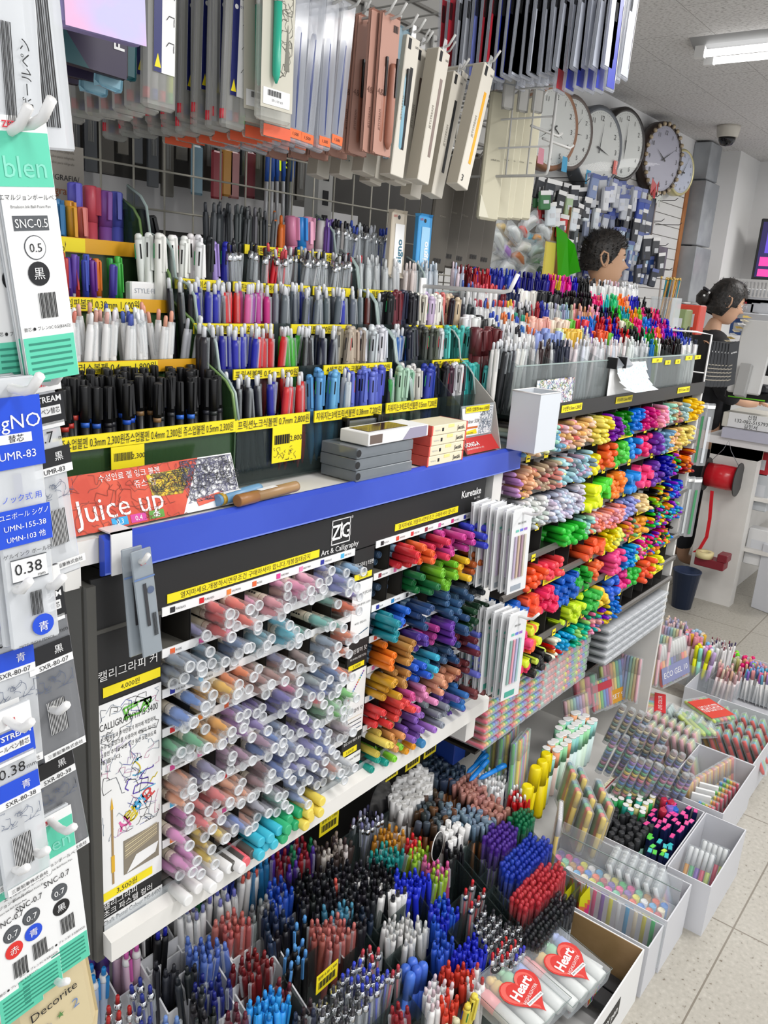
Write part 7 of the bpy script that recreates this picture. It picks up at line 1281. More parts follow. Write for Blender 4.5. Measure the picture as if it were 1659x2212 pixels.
# ------------------------------------------------------------------ clock wall, goods, people, counter
WY = 1.93
sl = thing('slatwall_display', None, 'white slatted display panel with a wooden frame on the clock wall', 'slat panel', T=(4.0, WY, 1.6)); b = MB()
b.box((-1.6, -.012, -1.2), (1.28, 0, .70), M('slat_white', '#e4e3e0', .4))
for k in range(26): b.box((-1.6, -.0125, -.88+k*.06), (1.28, -.0118, -.876+k*.06), M('slat_gap', '#6b6862', .7))
part('slat_board', b, sl)
wd = Mnoise('oak_frame', '#a86a3c', '#b87a48', 14, .45)
for nm, a, c in (('top_rail', (-1.6, -.02, .66), (1.3, .0, .72)), ('side_rail', (1.26, -.02, -.35), (1.31, 0, .72)), ('bottom_rail', (.95, -.02, -.38), (1.31, 0, -.33))): b = MB(); b.box(a, c, wd); part(nm, b, sl)
def clock(px, py, Y, R, rim, face, label, depth=.04, ornate=False, hands=(10, 2), fy=0):
    p = onY(px, py, Y); t = thing('round_clock', None, label, 'clock', T=Matrix.Translation((p.x, Y, p.z)) @ Matrix.Rotation(-.2, 4, 'Z')); depth *= .7; RX = Matrix.Rotation(PI/2, 4, 'X')
    b = MB(); b.T = RX; b.lathe([(R*.9, -depth), (R, -depth*.9), (R, depth*.6), (R*.93, depth), (R*.87, depth*.8)], rim, 40, cap=False)
    if ornate:
        for k in range(24): a = k*PI/12; b.T = RX @ Matrix.Translation((R*.93*math.cos(a), R*.93*math.sin(a), depth)); b.lathe([(R*.07, 0), (R*.05, .01), (.001, .014)], M('ornate_cream', '#cbb898', .3, .3), 8)
    part('clock_rim', b, t); b = MB(); b.T = RX @ Matrix.Translation((0, 0, depth*.78)); b.lathe([(R*.88, 0), (.0001, 0.0002)], face, 40, cap=False); b.T = Matrix.Identity(4)
    for k in range(12): a = PI/2-k*PI/6; b.text('12' if k == 0 else str(k), R*.17, ink, FT_(R*.7*math.cos(a), R*.7*math.sin(a), -depth*.8-.002))
    for k in range(60): a = k*PI/30; b.box((R*.82*math.cos(a)-.0008, -depth*.8-.002, R*.82*math.sin(a)-.0008), (R*.82*math.cos(a)+.0008, -depth*.8-.001, R*.82*math.sin(a)+.0008), ink)
    part('clock_face', b, t)
    for nm, l, ang, w in (('hour_hand', .45, PI/2-hands[0]*PI/6, .005), ('minute_hand', .65, PI/2-hands[1]*PI/6, .0035)):
        b = MB(); dx, dz = math.cos(ang), math.sin(ang); y = -depth*.8-.005; b.quad([(-dz*w-dx*.02, y, dx*w-dz*.02), (dz*w-dx*.02, y, -dx*w-dz*.02), (dx*R*l, y, dz*R*l)], ink); part(nm, b, t)
    b = MB(); b.T = RX @ Matrix.Translation((0, 0, depth*.95)); b.lathe([(R*.88, 0), (.0001, .001)], Mclear('clock_glass', '#ffffff', .93, .03, fres=False), 32, cap=False); part('clock_glass', b, t)
    return p
fc = M('clock_white', '#eceee9', .5)
C1 = clock(1187, 277, 1.86, .17, M('rim_wood', '#a8785a', .4), fc, 'wooden rimmed wall clock partly behind the wire frame', hands=(4, 8))
C2 = clock(1226, 288, 1.86, .155, M('rim_brown', '#6e625c', .4), fc, 'brown rimmed wall clock with blue tag, left of the big grey one', hands=(3, 1.3))
C3 = clock(1283, 322, 1.86, .185, M('rim_grey', '#6c7076', .35, .3), fc, 'large grey rimmed wall clock with a blue tag', hands=(3.5, 12.2), depth=.05)
C4 = clock(1338, 314, 1.86, .17, M('rim_black', '#2b2624', .35), fc, 'black rimmed wall clock with a pink tag', hands=(6, 12), depth=.055)
C5 = clock(1424, 344, 1.86, .185, M('rim_dark', '#3a2c26', .35), M('clock_lilac', '#b9b8c8', .4), 'ornate clock with cream scrolled rim and lilac face', ornate=True, hands=(10, 2))
C6 = clock(1466, 373, 1.86, .125, M('rim_gold', '#c9c08e', .3, .3), M('clock_blue', '#c8cee0', .4), 'small gold rimmed round clock right of the ornate one', hands=(9, 1))
for (px, py, c, n) in ((1168, 337, '#f0a0b0', 'pink'), (1219, 355, '#3fb0e0', 'blue'), (1270, 383, '#3fb0e0', 'pale blue'), (1329, 362, '#ee6f62', 'coral'), (1411, 410, '#d8302c', 'red')):
    p = onY(px, py, 1.80); t = thing('clock_tag', None, '%s paper tag stuck under the clock at that spot' % n, 'tag', T=p); b = MB(); b.quad([(-.022, 0, -.03), (.022, -.004, -.03), (.024, 0, .03), (-.022, 0, .03)], M('tag_'+n.replace(' ', '_'), c, .5)); part('tag_sheet', b, t)
for i, (px, py, w) in enumerate(((1415, 400, .05), (1425, 425, .04), (1405, 428, .03))): p = onY(px, py, 1.79); t = thing('ribbon_bow_card', None, ['red bow under the ornate clock', 'clear bag hanging under the red bow', 'olive card beside the clear bag'][i], 'ornament', T=p); b = MB(); m = [M('bow_red', '#c02028', .4), M('bag_pale', '#c8ccc4', .4), M('card_olive', '#b8b48a', .5)][i]; b.quad([(-w, 0, -w), (0, -.01, 0), (-w, 0, w*.6)], m); b.quad([(w, 0, -w), (w, 0, w*.6), (0, -.01, 0)], m); b.quad([(-w*.3, -.004, -w*1.3), (w*.3, -.004, -w*1.3), (w*.2, -.004, 0), (-w*.2, -.004, 0)], m); part('bow', b, t)
# hanging goods on the slat panel: described by photo rows
GOODS = [(1165, 1270, 392, 430, ['#2a2c30', '#33363c', '#24262a'], 12, 'dark small bagged part in the top left row', .05, .075), (1215, 1290, 425, 455, ['#1c1d22', '#2a2c32', '#e4ecf2', '#b8d0a8'], 12, 'dark carded part with pale tag in the second row', .04, .08),
 (1270, 1345, 378, 420, ['#d4d8e0', '#c8ccd4', '#8fa0c8', '#e4e6ea'], 11, 'blue headed clear pack under the coral tagged clock', .045, .09), (1320, 1400, 395, 440, ['#b8bcc4', '#4a60b8', '#c8ccd4'], 14, 'silver and blue pack in the row under the clocks', .04, .1), (1340, 1400, 440, 490, ['#2a2c36', '#3a3d48', '#24262e'], 10, 'black pack in the right part of the panel', .045, .1),
 (1250, 1345, 455, 500, ['#34408a', '#d4d8e0', '#c8ccd4', '#8f98b0'], 14, 'navy topped clear pack in the middle rows', .035, .1), (1160, 1210, 405, 470, ['#b02a30', '#e8e8ea', '#3f7a4a'], 7, 'red and white small box at the left of the panel', .05, .06), (1200, 1250, 470, 540, ['#5d6468', '#6a7074'], 10, 'grey bagged blade set with white heads', .03, .1),
 (1330, 1400, 490, 540, ['#9ab8d0', '#c8d8e8', '#e8947c', '#3a3e4a', '#dfe2e6'], 12, 'pale blue carded item above the counter man', .04, .08), (1345, 1415, 540, 590, ['#2d4a8a', '#3a3e48', '#c8ccd8', '#8c90a0'], 12, 'blue packed item in the low right rows', .045, .08), (1375, 1430, 500, 560, ['#4a4d52', '#3a3c42'], 6, 'dark grey boxed item at the right edge', .06, .11), (1300, 1360, 405, 430, ['#d8dce8', '#5068c0'], 8, 'small blue and white tag pack', .04, .06),
 (1215, 1330, 560, 620, ['#b8bcc4', '#8c94a4', '#34459a'], 14, 'grey pack low on the panel behind the pens', .04, .1), (1170, 1260, 440, 480, ['#2a2c30', '#f0d83a', '#e4ecf2', '#c8302c'], 11, 'mixed bagged tool in the third row at the left', .05, .08)]
gm_ = {}
for gi_, (a, c, t0, t1, cols, n, lab, w, h) in enumerate(GOODS):
    for i in range(n):
        px = a+(c-a)*(i+.5)/n+U(-2, 2); f = (px-a)/(c-a); py = t0+(t1-t0)*(.25+.5*(i % 2))+ (px-a)*.25-(c-a)*.12; Y = 1.80-.04*(i % 3); cc = rnd.choice(cols); k_ = (cc, w, h)
        if k_ not in gm_: gm_[k_] = slab(w, h, .02, M('good_'+cc.strip('#'), cc, .35), lambda b, y: (b.box((-w*.5, y-.0006, -.004), (w*.5, y, .013), M('good_head', '#6673ac', .4) if 'blue' in lab or 'navy' in lab else white), b.box((-w*.22, y-.0006, -h*.6), (w*.3, y, -h*.38), M('good_label', '#d8dade', .4))), round_=.004).build('hanging_pack')
        p = onY(px, py, Y); thing('hanging_pack', gm_[k_], lab, 'pack', 'slat goods %d' % gi_, Matrix.Translation(p) @ Matrix.Rotation(U(-.25, .25)-.3, 4, 'Z') @ Matrix.Rotation(U(-.15, .15), 4, 'Y'))
for i in range(26):
    px = 1165+i*10; py = 385+(i % 4)*50+i*2.0; p = onY(px, py, 1.92); t = thing('slat_hook', None, 'thin dark hook on the white slatted panel', 'hook', 'slat hooks', T=p); b = MB(); b.tube([(0, 0, 0), (0, -.14, 0), (0, -.155, .012)], .0022, dgrey, 5); part('hook_rod', b, t)
p = onY(1398, 465, 1.82); t = thing('framed_board', None, 'small grey board in a thin pale frame on the slat panel', 'board', T=p); b = MB(); b.box((-.05, -.004, -.09), (.08, .004, .09), M('slate_screen', '#5d6478', .3)); b.tube([(-.05, -.006, -.09), (.08, -.006, -.09), (.08, -.006, .09), (-.05, -.006, .09)], .005, M('frame_pale', '#b4a8a4', .4), 5, True); part('board_sheet', b, t)
p = onY(1420, 560, 1.86); t = thing('flat_carton', None, 'purple grey flat carton leaning near the silver duct', 'box', T=p); b = MB(); b.rbox((-.06, -.02, -.09), (.09, .02, .07), Mnoise('carton_plum', '#5c5560', '#7a7480', 8, .5), .002); part('carton_body', b, t)
# brown card stand with yellow pad and green dustpan
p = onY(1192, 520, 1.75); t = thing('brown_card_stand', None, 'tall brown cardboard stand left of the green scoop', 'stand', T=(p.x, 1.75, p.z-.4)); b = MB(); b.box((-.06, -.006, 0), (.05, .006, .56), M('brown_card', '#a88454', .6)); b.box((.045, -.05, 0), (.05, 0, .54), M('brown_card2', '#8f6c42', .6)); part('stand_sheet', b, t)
p = onY(1185, 575, 1.6); t = thing('yellow_pad', None, 'yellow spiral pad beside the green scoop', 'notepad', T=p); b = MB(); b.box((-.04, -.004, -.09), (.04, .004, .09), M('pad_yellow', '#e0cc5a', .6)); [b.tube([(-.036+k*.01, -.006, .088), (-.036+k*.01, .0, .095), (-.036+k*.01, .006, .088)], .001, grey, 4) for k in range(8)]; part('pad_sheets', b, t)
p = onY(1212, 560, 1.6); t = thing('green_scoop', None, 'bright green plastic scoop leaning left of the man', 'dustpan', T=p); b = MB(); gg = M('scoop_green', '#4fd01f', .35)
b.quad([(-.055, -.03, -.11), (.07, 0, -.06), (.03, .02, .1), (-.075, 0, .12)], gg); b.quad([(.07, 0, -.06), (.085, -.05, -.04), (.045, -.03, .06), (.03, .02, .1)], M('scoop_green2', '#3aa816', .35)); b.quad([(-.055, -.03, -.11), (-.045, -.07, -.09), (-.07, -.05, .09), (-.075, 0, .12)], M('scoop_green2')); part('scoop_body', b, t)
for i, (px, py, c, s) in enumerate(((1075, 520, '#c8ccc8', .03), (1090, 545, '#a07ac0', .03), (1105, 530, '#d8c4b0', .035), (1118, 560, '#b0704a', .03), (1130, 540, '#e8e8e4', .04), (1145, 520, '#7fc0d8', .03), (1158, 545, '#b8c8c8', .035), (1150, 570, '#3f9a4a', .03), (1122, 585, '#6a6e70', .04), (1165, 590, '#4a5a54', .035), (1095, 580, '#d0d4d4', .035), (1070, 560, '#b8b8b4', .03), (1140, 590, '#c8ccd0', .04), (1160, 515, '#f0a02a', .02), (1175, 500, '#e8ecee', .03), (1130, 500, '#e04a3a', .02), (1170, 560, '#c8d8d4', .035), (1085, 500, '#d8c08a', .03), (1110, 505, '#e0e4e4', .03), (1145, 480, '#e8e8e8', .03))):
    p = onY(px, py, 1.7+.02*(i % 3)); t = thing('blister_tool', None, '%s household item in clear blister, %s left of the brown stand' % (cname(c), ORC[i] if i < 14 else 'lower '+ORC[i-13]), 'packed tool', T=Matrix.Translation(p) @ Matrix.Rotation(U(-.5, .5), 4, 'Y')); b = MB(); m = M('tool_'+c.strip('#'), c, .35); b.tube([(-s*1.5, 0, 0), (-s*.5, 0, s*.4), (s*.6, 0, s*.2), (s*1.6, 0, -s*.3)], [s*.3, s*.55, s*.6, s*.3], m, 8); part('tool_body', b, t); b = MB(); b.rbox((-s*1.9, -.01, -s*.9), (s*1.9, .01, s), clearp, .004); part('clear_blister', b, t)
# silver duct along the corner
dm = Mnoise('duct_steel', '#8c9095', '#b0b4b8', 3, .25); z0 = 2.49
t = thing('steel_duct', None, 'stepped silver metal duct running down the corner beside the slat panel', 'duct', T=(5.45, 1.88, 0))
for k, (za, zb, w, d_) in enumerate(((2.28, 2.49, .1, .09), (1.9, 2.27, .125, .12), (1.56, 1.89, .14, .14), (1.36, 1.55, .1, .1), (1.1, 1.35, .1, .1), (.1, 1.09, .09, .1))): b = MB(); b.rbox((-w, -d_*.5, za), (w, .06, zb), dm, .004); part('duct_section', b, t)
# ceiling dome camera
p = onZ(1575, 272, 2.5); t = thing('dome_camera', None, 'white dome security camera on the ceiling', 'camera', T=p); b = MB(); b.lathe([(.062, 0), (.062, -.012), (.055, -.055), (.05, -.06)], M('dome_cream', '#d8d2c6', .4), 24); part('housing', b, t); b = MB(); b.lathe([(.046, -.055), (.044, -.075), (.03, -.097), (.001, -.104)], M('dome_dark', '#15161b', .1), 24); part('lens_dome', b, t)
# television at the right edge
p = onX(1652, 540, 5.9); t = thing('television', None, 'wall television with purple picture at the right edge', 'television', T=Matrix.Translation(p) @ Matrix.Rotation(-PI/2+.25, 4, 'Z')); b = MB(); b.rbox((-.05, -.02, -.19), (.6, .02, .19), black, .004); part('bezel', b, t)
b = MB(); b.box((-.035, -.022, -.17), (.58, -.0205, .17), M('tv_screen', '#241c50', .2, emit=.5)); b.box((.0, -.023, -.02), (.1, -.022, .14), M('tv_glow', '#5a44b8', .2, emit=.6)); b.box((-.02, -.0235, -.1), (.09, -.0228, -.045), M('tv_pink', '#e83a8a', .3, emit=.8)); b.box((-.02, -.0235, -.165), (.12, -.0228, -.12), M('tv_pink')); part('screen', b, t)
# ---- people
skinm = M('skin_tan', '#d3a684', .5); hairm = Mnoise('hair_black', '#15120f', '#2c2622', 60, .45, .4); skin2 = M('skin_light', '#d9aa8a', .5); blackc = Mnoise('black_cloth', '#17171a', '#212126', 20, .8)
def skinmesh(name, verts, edges, radii, mat, sub=2, root=0):
    m = bpy.data.meshes.new(name); m.from_pydata(verts, edges, []); o = bpy.data.objects.new(name, m); col.objects.link(o); s = o.modifiers.new('s', 'SKIN'); s.use_smooth_shade = True
    for i, r in enumerate(radii): m.skin_vertices[0].data[i].radius = (r, r) if not isinstance(r, tuple) else r
    m.skin_vertices[0].data[root].use_root = True; ss = o.modifiers.new('b', 'SUBSURF'); ss.levels = sub; ss.render_levels = sub; m.materials.append(mat)
    dg = bpy.context.evaluated_depsgraph_get(); dg.update(); nm = bpy.data.meshes.new_from_object(o.evaluated_get(dg)); bpy.data.objects.remove(o); nm.materials.clear(); nm.materials.append(mat); return nm
def head_mesh(mat, jaw=1.0):
    """head looking along local +x, chin at z=-.115, crown at z=.115"""
    b = MB(); N, K = 28, 22; vs = []; fs = []
    for k in range(K+1):
        t_ = k/K; z = -.118+.236*t_
        for i in range(N):
            a = 2*PI*i/N; cx, sy = math.cos(a), math.sin(a); e = math.sqrt(max(0, 1-((t_-.56)/.56)**2)) if t_ < .56 else math.sqrt(max(0, 1-((t_-.56)/.44)**2))
            rx = .098*e**.8; ry = .074*e**.75*(jaw if t_ < .35 else 1)
            if t_ < .4: rx *= 1; 
            x = cx*rx+(.012 if t_ < .4 else 0)*(1-t_/.4 if t_ < .4 else 0)*2; y = sy*ry
            if cx < 0 and t_ < .38: x *= .72          # back of the jaw
            if cx > 0:
                f = max(0, 1-abs(sy)*2.6)
                x += .004*f*(1 if t_ < .12 else 0)
                x += f**1.3*(.030*max(0, 1-abs(t_-.40)/.06)+.016*max(0, 1-abs(t_-.46)/.08))   # nose
                x += f*(.007*max(0, 1-abs(t_-.265)/.025)+.008*max(0, 1-abs(t_-.22)/.022))  # lips
                x -= f*.005*max(0, 1-abs(t_-.245)/.012)
                g = max(0, 1-abs(abs(sy)-.42)/.22); x -= g*.009*max(0, 1-abs(t_-.52)/.06); x += .004*max(0, 1-abs(t_-.60)/.05)*max(0, 1-abs(sy)*1.4)
            vs.append((x, y, z))
    for k in range(K):
        for i in range(N): fs.append((k*N+i, k*N+(i+1) % N, (k+1)*N+(i+1) % N, (k+1)*N+i))
    b.add(vs, fs, mat, True); b.add([vs[i] for i in range(N)], [tuple(range(N-1, -1, -1))], mat, True); return b
def ear(b, s, mat):
    b.T = Matrix.Translation((-.008, s*.072, .0)) @ Matrix.Rotation(s*.35, 4, 'Z'); b.tube([(.008, 0, -.03), (.012, s*.006, -.005), (.006, s*.01, .022), (-.012, s*.012, .03), (-.022, s*.012, .012), (-.016, s*.009, -.012), (-.002, s*.004, -.032)], .0055, mat, 7, True); b.cbox((-.004, s*.003, 0), (.028, .009, .052), mat); b.T = Matrix.Identity(4)
def face(par, lipc, glasses=False):
    for s in (-1, 1):
        b = MB(); b.T = Matrix.Translation((.078, s*.032, .006)); b.lathe([(.0002, -.008), (.008, -.005), (.0105, 0), (.008, .005), (.0002, .008)], M('eye_white', '#e8e4de', .3), 10); b.T = aim((.0875, s*.033, .006), (1, s*.12, 0)); b.lathe([(.0045, 0), (.0001, .0012)], M('iris_dark', '#1c120c', .2), 10, cap=False); b.T = Matrix.Identity(4); part('eye', b, par)
        b = MB(); b.tube([(.092, s*.014, .026), (.09, s*.03, .031), (.08, s*.046, .026)], [.003, .0035, .002], hairm, 5); part('eyebrow', b, par)
    b = MB(); b.tube([(.086, -.022, -.062), (.097, -.008, -.0585), (.098, 0, -.06), (.097, .008, -.0585), (.086, .022, -.062)], [.002, .004, .004, .004, .002], lipc, 6); part('lips', b, par)
def hair_shell(b, mat, cut, seed=3, r=1.08, n=420, back=False):
    """a scalp shell covered with short tufts"""
    N, K = 26, 14; vs = []; fs = []; rr = random.Random(seed)
    for k in range(K+1):
        for i in range(N):
            a = 2*PI*i/N; low = cut(a); z = .122-(.122-low)*(k/K); t_ = (z+.118)/.236; e = math.sqrt(max(.0, 1-((t_-.56)/.47)**2)) if t_ >= .56 else math.sqrt(max(0, 1-((t_-.56)/.56)**2))
            q = r+rr.uniform(-.02, .05); vs.append((math.cos(a)*.1*max(e, .04)**.8*q, math.sin(a)*.078*max(e, .04)**.75*q, z*(1.06 if z > .05 else 1)))
    for k in range(K):
        for i in range(N): fs.append((k*N+i, k*N+(i+1) % N, (k+1)*N+(i+1) % N, (k+1)*N+i))
    b.add(vs, fs, mat, True); b.add(vs[:N], [tuple(range(N))], mat, True)
    for _ in range(n):
        v = Vector(vs[rr.randrange(len(vs)-N)]); d = v.normalized(); tdir = Vector((rr.uniform(-.3, .6), rr.uniform(-.4, .4), rr.uniform(-.6, .5))); e2 = v+d*rr.uniform(.004, .012)+tdir*.018
        s_ = d.cross(tdir).normalized()*.0022; b.add([tuple(v-s_), tuple(v+s_), tuple(e2)], [(0, 1, 2)], mat)
# the man behind the organiser
ph = onY(1297, 560, 1.66); MX_ = ph.x; hz = 1.73
man = thing('person', None, 'man with short black hair seen in profile behind the pen organiser', 'person', T=Matrix.Translation((MX_, 1.66, 0)) @ Matrix.Rotation(-.86, 4, 'Z')); sc_ = 1.0
pz = ph.z+.0
mb = skinmesh('body', [(0, 0, pz-.62), (0, 0, pz-.45), (-.01, 0, pz-.27), (-.02, 0, pz-.17), (-.01, 0, pz-.08), (0, .19, pz-.27), (.04, .24, pz-.5), (.16, .2, pz-.62), (0, -.19, pz-.27), (.04, -.24, pz-.5), (.16, -.2, pz-.62), (0, .09, pz-.75), (0, .1, pz-1.15), (0, .1, .06), (.1, .1, .04), (0, -.09, pz-.75), (0, -.1, pz-1.15), (0, -.1, .06), (.1, -.1, .04)],
 [(0, 1), (1, 2), (2, 3), (3, 4), (2, 5), (5, 6), (6, 7), (2, 8), (8, 9), (9, 10), (0, 11), (11, 12), (12, 13), (13, 14), (0, 15), (15, 16), (16, 17), (17, 18)], [(.15, .11), (.16, .11), (.13, .09), .058, .06, .065, .045, .03, .065, .045, .03, .09, .06, .045, .035, .09, .06, .045, .035], skinm)
part('body', mb, man)
b = head_mesh(skinm); ear(b, 1, skinm); ear(b, -1, skinm); hd = part('head', b, man, Matrix.Translation((.01, 0, pz)) @ Matrix.Rotation(.05, 4, 'Y') @ Matrix.Scale(sc_, 4)); face(hd, M('lip_tan', '#94584a', .45))
b = MB(); hair_shell(b, hairm, lambda a: .052 if math.cos(a) > .55 else (.015 if math.cos(a) > .15 else (-.02 if math.cos(a) > -.2 else -.055)), 5, 1.035, 1000); part('hair', b, hd)
b = MB(); shirt = M('shirt_navy', '#2e3646', .8)
sm_ = skinmesh('shirt', [(0, 0, pz-.75), (0, 0, pz-.45), (-.01, 0, pz-.27), (-.02, 0, pz-.19), (0, .19, pz-.27), (.03, .23, pz-.42), (0, -.19, pz-.27), (.03, -.23, pz-.42)], [(0, 1), (1, 2), (2, 3), (2, 4), (4, 5), (2, 6), (6, 7)], [(.175, .13), (.18, .13), (.15, .11), .07, .085, .065, .085, .065], shirt); part('shirt', sm_, man)
for par_, q_ in ((man, pz),):
    for s_ in (-1, 1): part('trouser_leg', skinmesh('trouser_leg', [(0, 0, q_-.68), (0, s_*.09, q_-.8), (0, s_*.1, q_-1.15), (0, s_*.1, .1)], [(0, 1), (1, 2), (2, 3)], [.12, .11, .075, .06], M('trousers', '#2a2c34', .8)), par_)
# the woman at the till
pw_ = onY(1556, 652, 1.52); pz = pw_.z
wo = thing('person', None, 'woman with black hair in a bun, glasses, black top and apron at the till', 'person', T=Matrix.Translation((pw_.x, 1.52, 0)) @ Matrix.Rotation(-.9, 4, 'Z'))
mb = skinmesh('body', [(0, 0, pz-.6), (-.01, 0, pz-.45), (-.03, 0, pz-.28), (-.02, 0, pz-.16), (0, 0, pz-.08), (-.02, .16, pz-.28), (.02, .2, pz-.5), (.2, .14, pz-.55), (.27, .12, pz-.54), (-.02, -.16, pz-.28), (.02, -.2, pz-.5), (.2, -.14, pz-.55), (.27, -.12, pz-.54), (0, .08, pz-.8), (.02, .09, .4), (0, .09, .06), (.1, .09, .04), (0, -.08, pz-.8), (.02, -.09, .4), (0, -.09, .06), (.1, -.09, .04)],
 [(0, 1), (1, 2), (2, 3), (3, 4), (2, 5), (5, 6), (6, 7), (7, 8), (2, 9), (9, 10), (10, 11), (11, 12), (0, 13), (13, 14), (14, 15), (15, 16), (0, 17), (17, 18), (18, 19), (19, 20)], [(.14, .1), (.13, .1), (.11, .08), .042, .045, .055, .04, .026, .03, .055, .04, .026, .03, .09, .06, .04, .03, .09, .06, .04, .03], skin2); part('body', mb, wo)
for s in (-1, 1):
    for f in range(5):
        b = MB(); y0 = s*.13+(f-2)*.012; b.tube([(.28, y0, pz-.54), (.305, y0+(f-2)*.003, pz-.545), (.33-abs(f-2)*.005, y0+(f-2)*.005, pz-.56)] if f else [(.27, s*.13-s*.03, pz-.54), (.29, s*.13-s*.045, pz-.55), (.305, s*.13-s*.05, pz-.56)], [.009, .008, .006], skin2, 7); part('finger', b, wo)
b = head_mesh(skin2, .95); ear(b, 1, skin2); ear(b, -1, skin2); hd = part('head', b, wo, Matrix.Translation((.03, 0, pz)) @ Matrix.Rotation(.28, 4, 'Y') @ Matrix.Scale(1.0, 4)); face(hd, M('lip_rose', '#b0605a', .4))
b = MB(); hair_shell(b, hairm, lambda a: .05 if math.cos(a) > .42 else (-.02 if math.cos(a) > .12 else -.085), 8, 1.09, 260)
b.T = Matrix.Translation((-.13, 0, -.02)); b.lathe([(.001, -.045), (.03, -.035), (.042, 0), (.03, .035), (.001, .045)], hairm, 14); b.T = Matrix.Identity(4); part('hair', b, hd)
b = MB(); b.tube([(-.13, .035, .02), (-.15, 0, .03), (-.13, -.035, .02)], .008, M('scrunchie', '#3a3a40', .5), 7); [b.cbox((-.135+.01*k, -.038, .0+.012*k), (.01, .006, .01), white) for k in (-1, 1)]; part('hair_tie', b, hd)
b = MB(); gl = M('glasses_clear', '#d8d8dc', .15, .6)
for s in (-1, 1): b.tube([(.104, s*.033+.024*math.cos(k*PI/8), .004+.019*math.sin(k*PI/8)) for k in range(16)], .0014, gl, 5, True); b.tube([(.1, s*.058, .008), (.04, s*.078, .01), (-.005, s*.08, .008)], .0014, gl, 5)
b.tube([(.106, -.01, .008), (.108, 0, .011), (.106, .01, .008)], .0014, gl, 5); part('glasses', b, hd)
sm_ = skinmesh('black_top', [(0, 0, pz-.8), (-.01, 0, pz-.45), (-.03, 0, pz-.27), (-.02, 0, pz-.145), (-.02, .185, pz-.27), (.02, .215, pz-.48), (.12, .17, pz-.53), (-.02, -.185, pz-.27), (.02, -.215, pz-.48), (.12, -.17, pz-.53)], [(0, 1), (1, 2), (2, 3), (2, 4), (4, 5), (5, 6), (2, 7), (7, 8), (8, 9)], [(.17, .12), (.16, .125), (.15, .115), .058, .082, .062, .05, .075, .062, .05], blackc); part('black_top', sm_, wo)
for s_ in (-1, 1): part('trouser_leg', skinmesh('trouser_leg', [(0, 0, pz-.72), (0, s_*.08, pz-.85), (0, s_*.09, .45), (0, s_*.09, .1)], [(0, 1), (1, 2), (2, 3)], [.115, .105, .07, .055], M('trousers', '#2a2c34', .8)), wo)
b = MB(); ap = M('apron_charcoal', '#3b3c40', .6)
vs = [(.105+.035*math.cos(a), .13*math.sin(a*1.0), z) for z in (pz-.95, pz-.6, pz-.38) for a in (-1.2, -.6, 0, .6, 1.2)]
b.add(vs, [(k*5+i, k*5+i+1, (k+1)*5+i+1, (k+1)*5+i) for k in range(2) for i in range(4)], ap, True); part('apron', b, wo)
b = MB(); [b.tube([(.115, s*.09, pz-.38), (.09, s*.09, pz-.28), (.02, s*.075, pz-.19), (-.05, s*.05, pz-.2)], .006, M('apron_strap', '#a8643a', .5), 6) for s in (-1, 1)]; part('apron_strap', b, wo)
# ---- the till counter
ct = thing('till_counter', None, 'white till counter with scuffed side panel and a pale sliding tray', 'counter', T=(4.75, 1.0, 0)); cw = Mnoise('counter_white', '#dcd9d4', '#e8e5e0', 3, .5)
b = MB(); b.box((-.30, .03, 0), (-.22, .27, .86), cw); b.box((-.30, .03, .80), (-.21, .271, .86), M('old_tape', '#cfc4ac', .6)); part('side_panel', b, ct)
b = MB(); b.box((-.32, -.1, .86), (.6, .3, .9), M('counter_edge', '#eceaea', .4)); part('counter_top', b, ct)
b = MB(); b.box((-.34, -.08, .9), (.1, .22, .95), M('tray_lilac', '#c4c4d4', .4)); part('pull_tray', b, ct)
b = MB(); b.box((-.22, .1, 0), (.6, .12, .86), cw); part('front_panel', b, ct)
b = MB(); b.box((-.22, -.1, .3), (.6, .26, .32), cw); b.box((-.22, -.1, .58), (.6, .26, .6), cw); part('inner_shelf', b, ct)
t = thing('note_box', None, 'white drawer box on the counter bearing a handwritten account note', 'box', T=Matrix.Translation((4.45, 1.08, .951))); b = MB(); b.rbox((0, -.12, 0), (.3, .16, .075), M('box_ivory', '#d8d4c8', .5), .003); part('box_body', b, t)
b = MB(); b.box((-.002, -.1, .004), (-.001, .13, .078), paper)
for k, tx in enumerate(('신협', '132-082-515793', '길민서')): b.text(tx, .025, ink, TR((-.003, .015, .064-k*.024), (0, -1, 0), (0, 0, 1)), maxw=.19)
part('paper_note', b, t)
def place(px, py, X): p = onX(px, py, X); return p
t = thing('card_terminal', None, 'black card terminal with green edge on top of the note box', 'card terminal', T=place(1615, 858, 4.5)); b = MB(); b.rbox((-.06, -.12, -.01), (.1, .1, .03), black, .006); b.rbox((-.04, -.1, .03), (.08, .08, .07), dgrey, .01); part('terminal_body', b, t); b = MB(); b.box((-.062, -.1, -.004), (-.06, .08, .002), M('neon_green_line', '#7ae02a', .4)); part('edge_strip', b, t)
t = thing('till_monitor', None, 'white tilted till monitor seen from behind beside the woman', 'monitor', T=Matrix.Translation(place(1622, 765, 4.45)) @ Matrix.Rotation(.25, 4, 'Y') @ Matrix.Rotation(.0, 4, 'X')); b = MB(); b.rbox((-.012, -.09, -.2), (.012, .07, .17), M('monitor_white', '#dcdcda', .4), .006); b.box((-.06, -.03, -.22), (.0, .02, -.06), M('monitor_grey', '#b0b0ae', .4)); part('monitor_back', b, t)
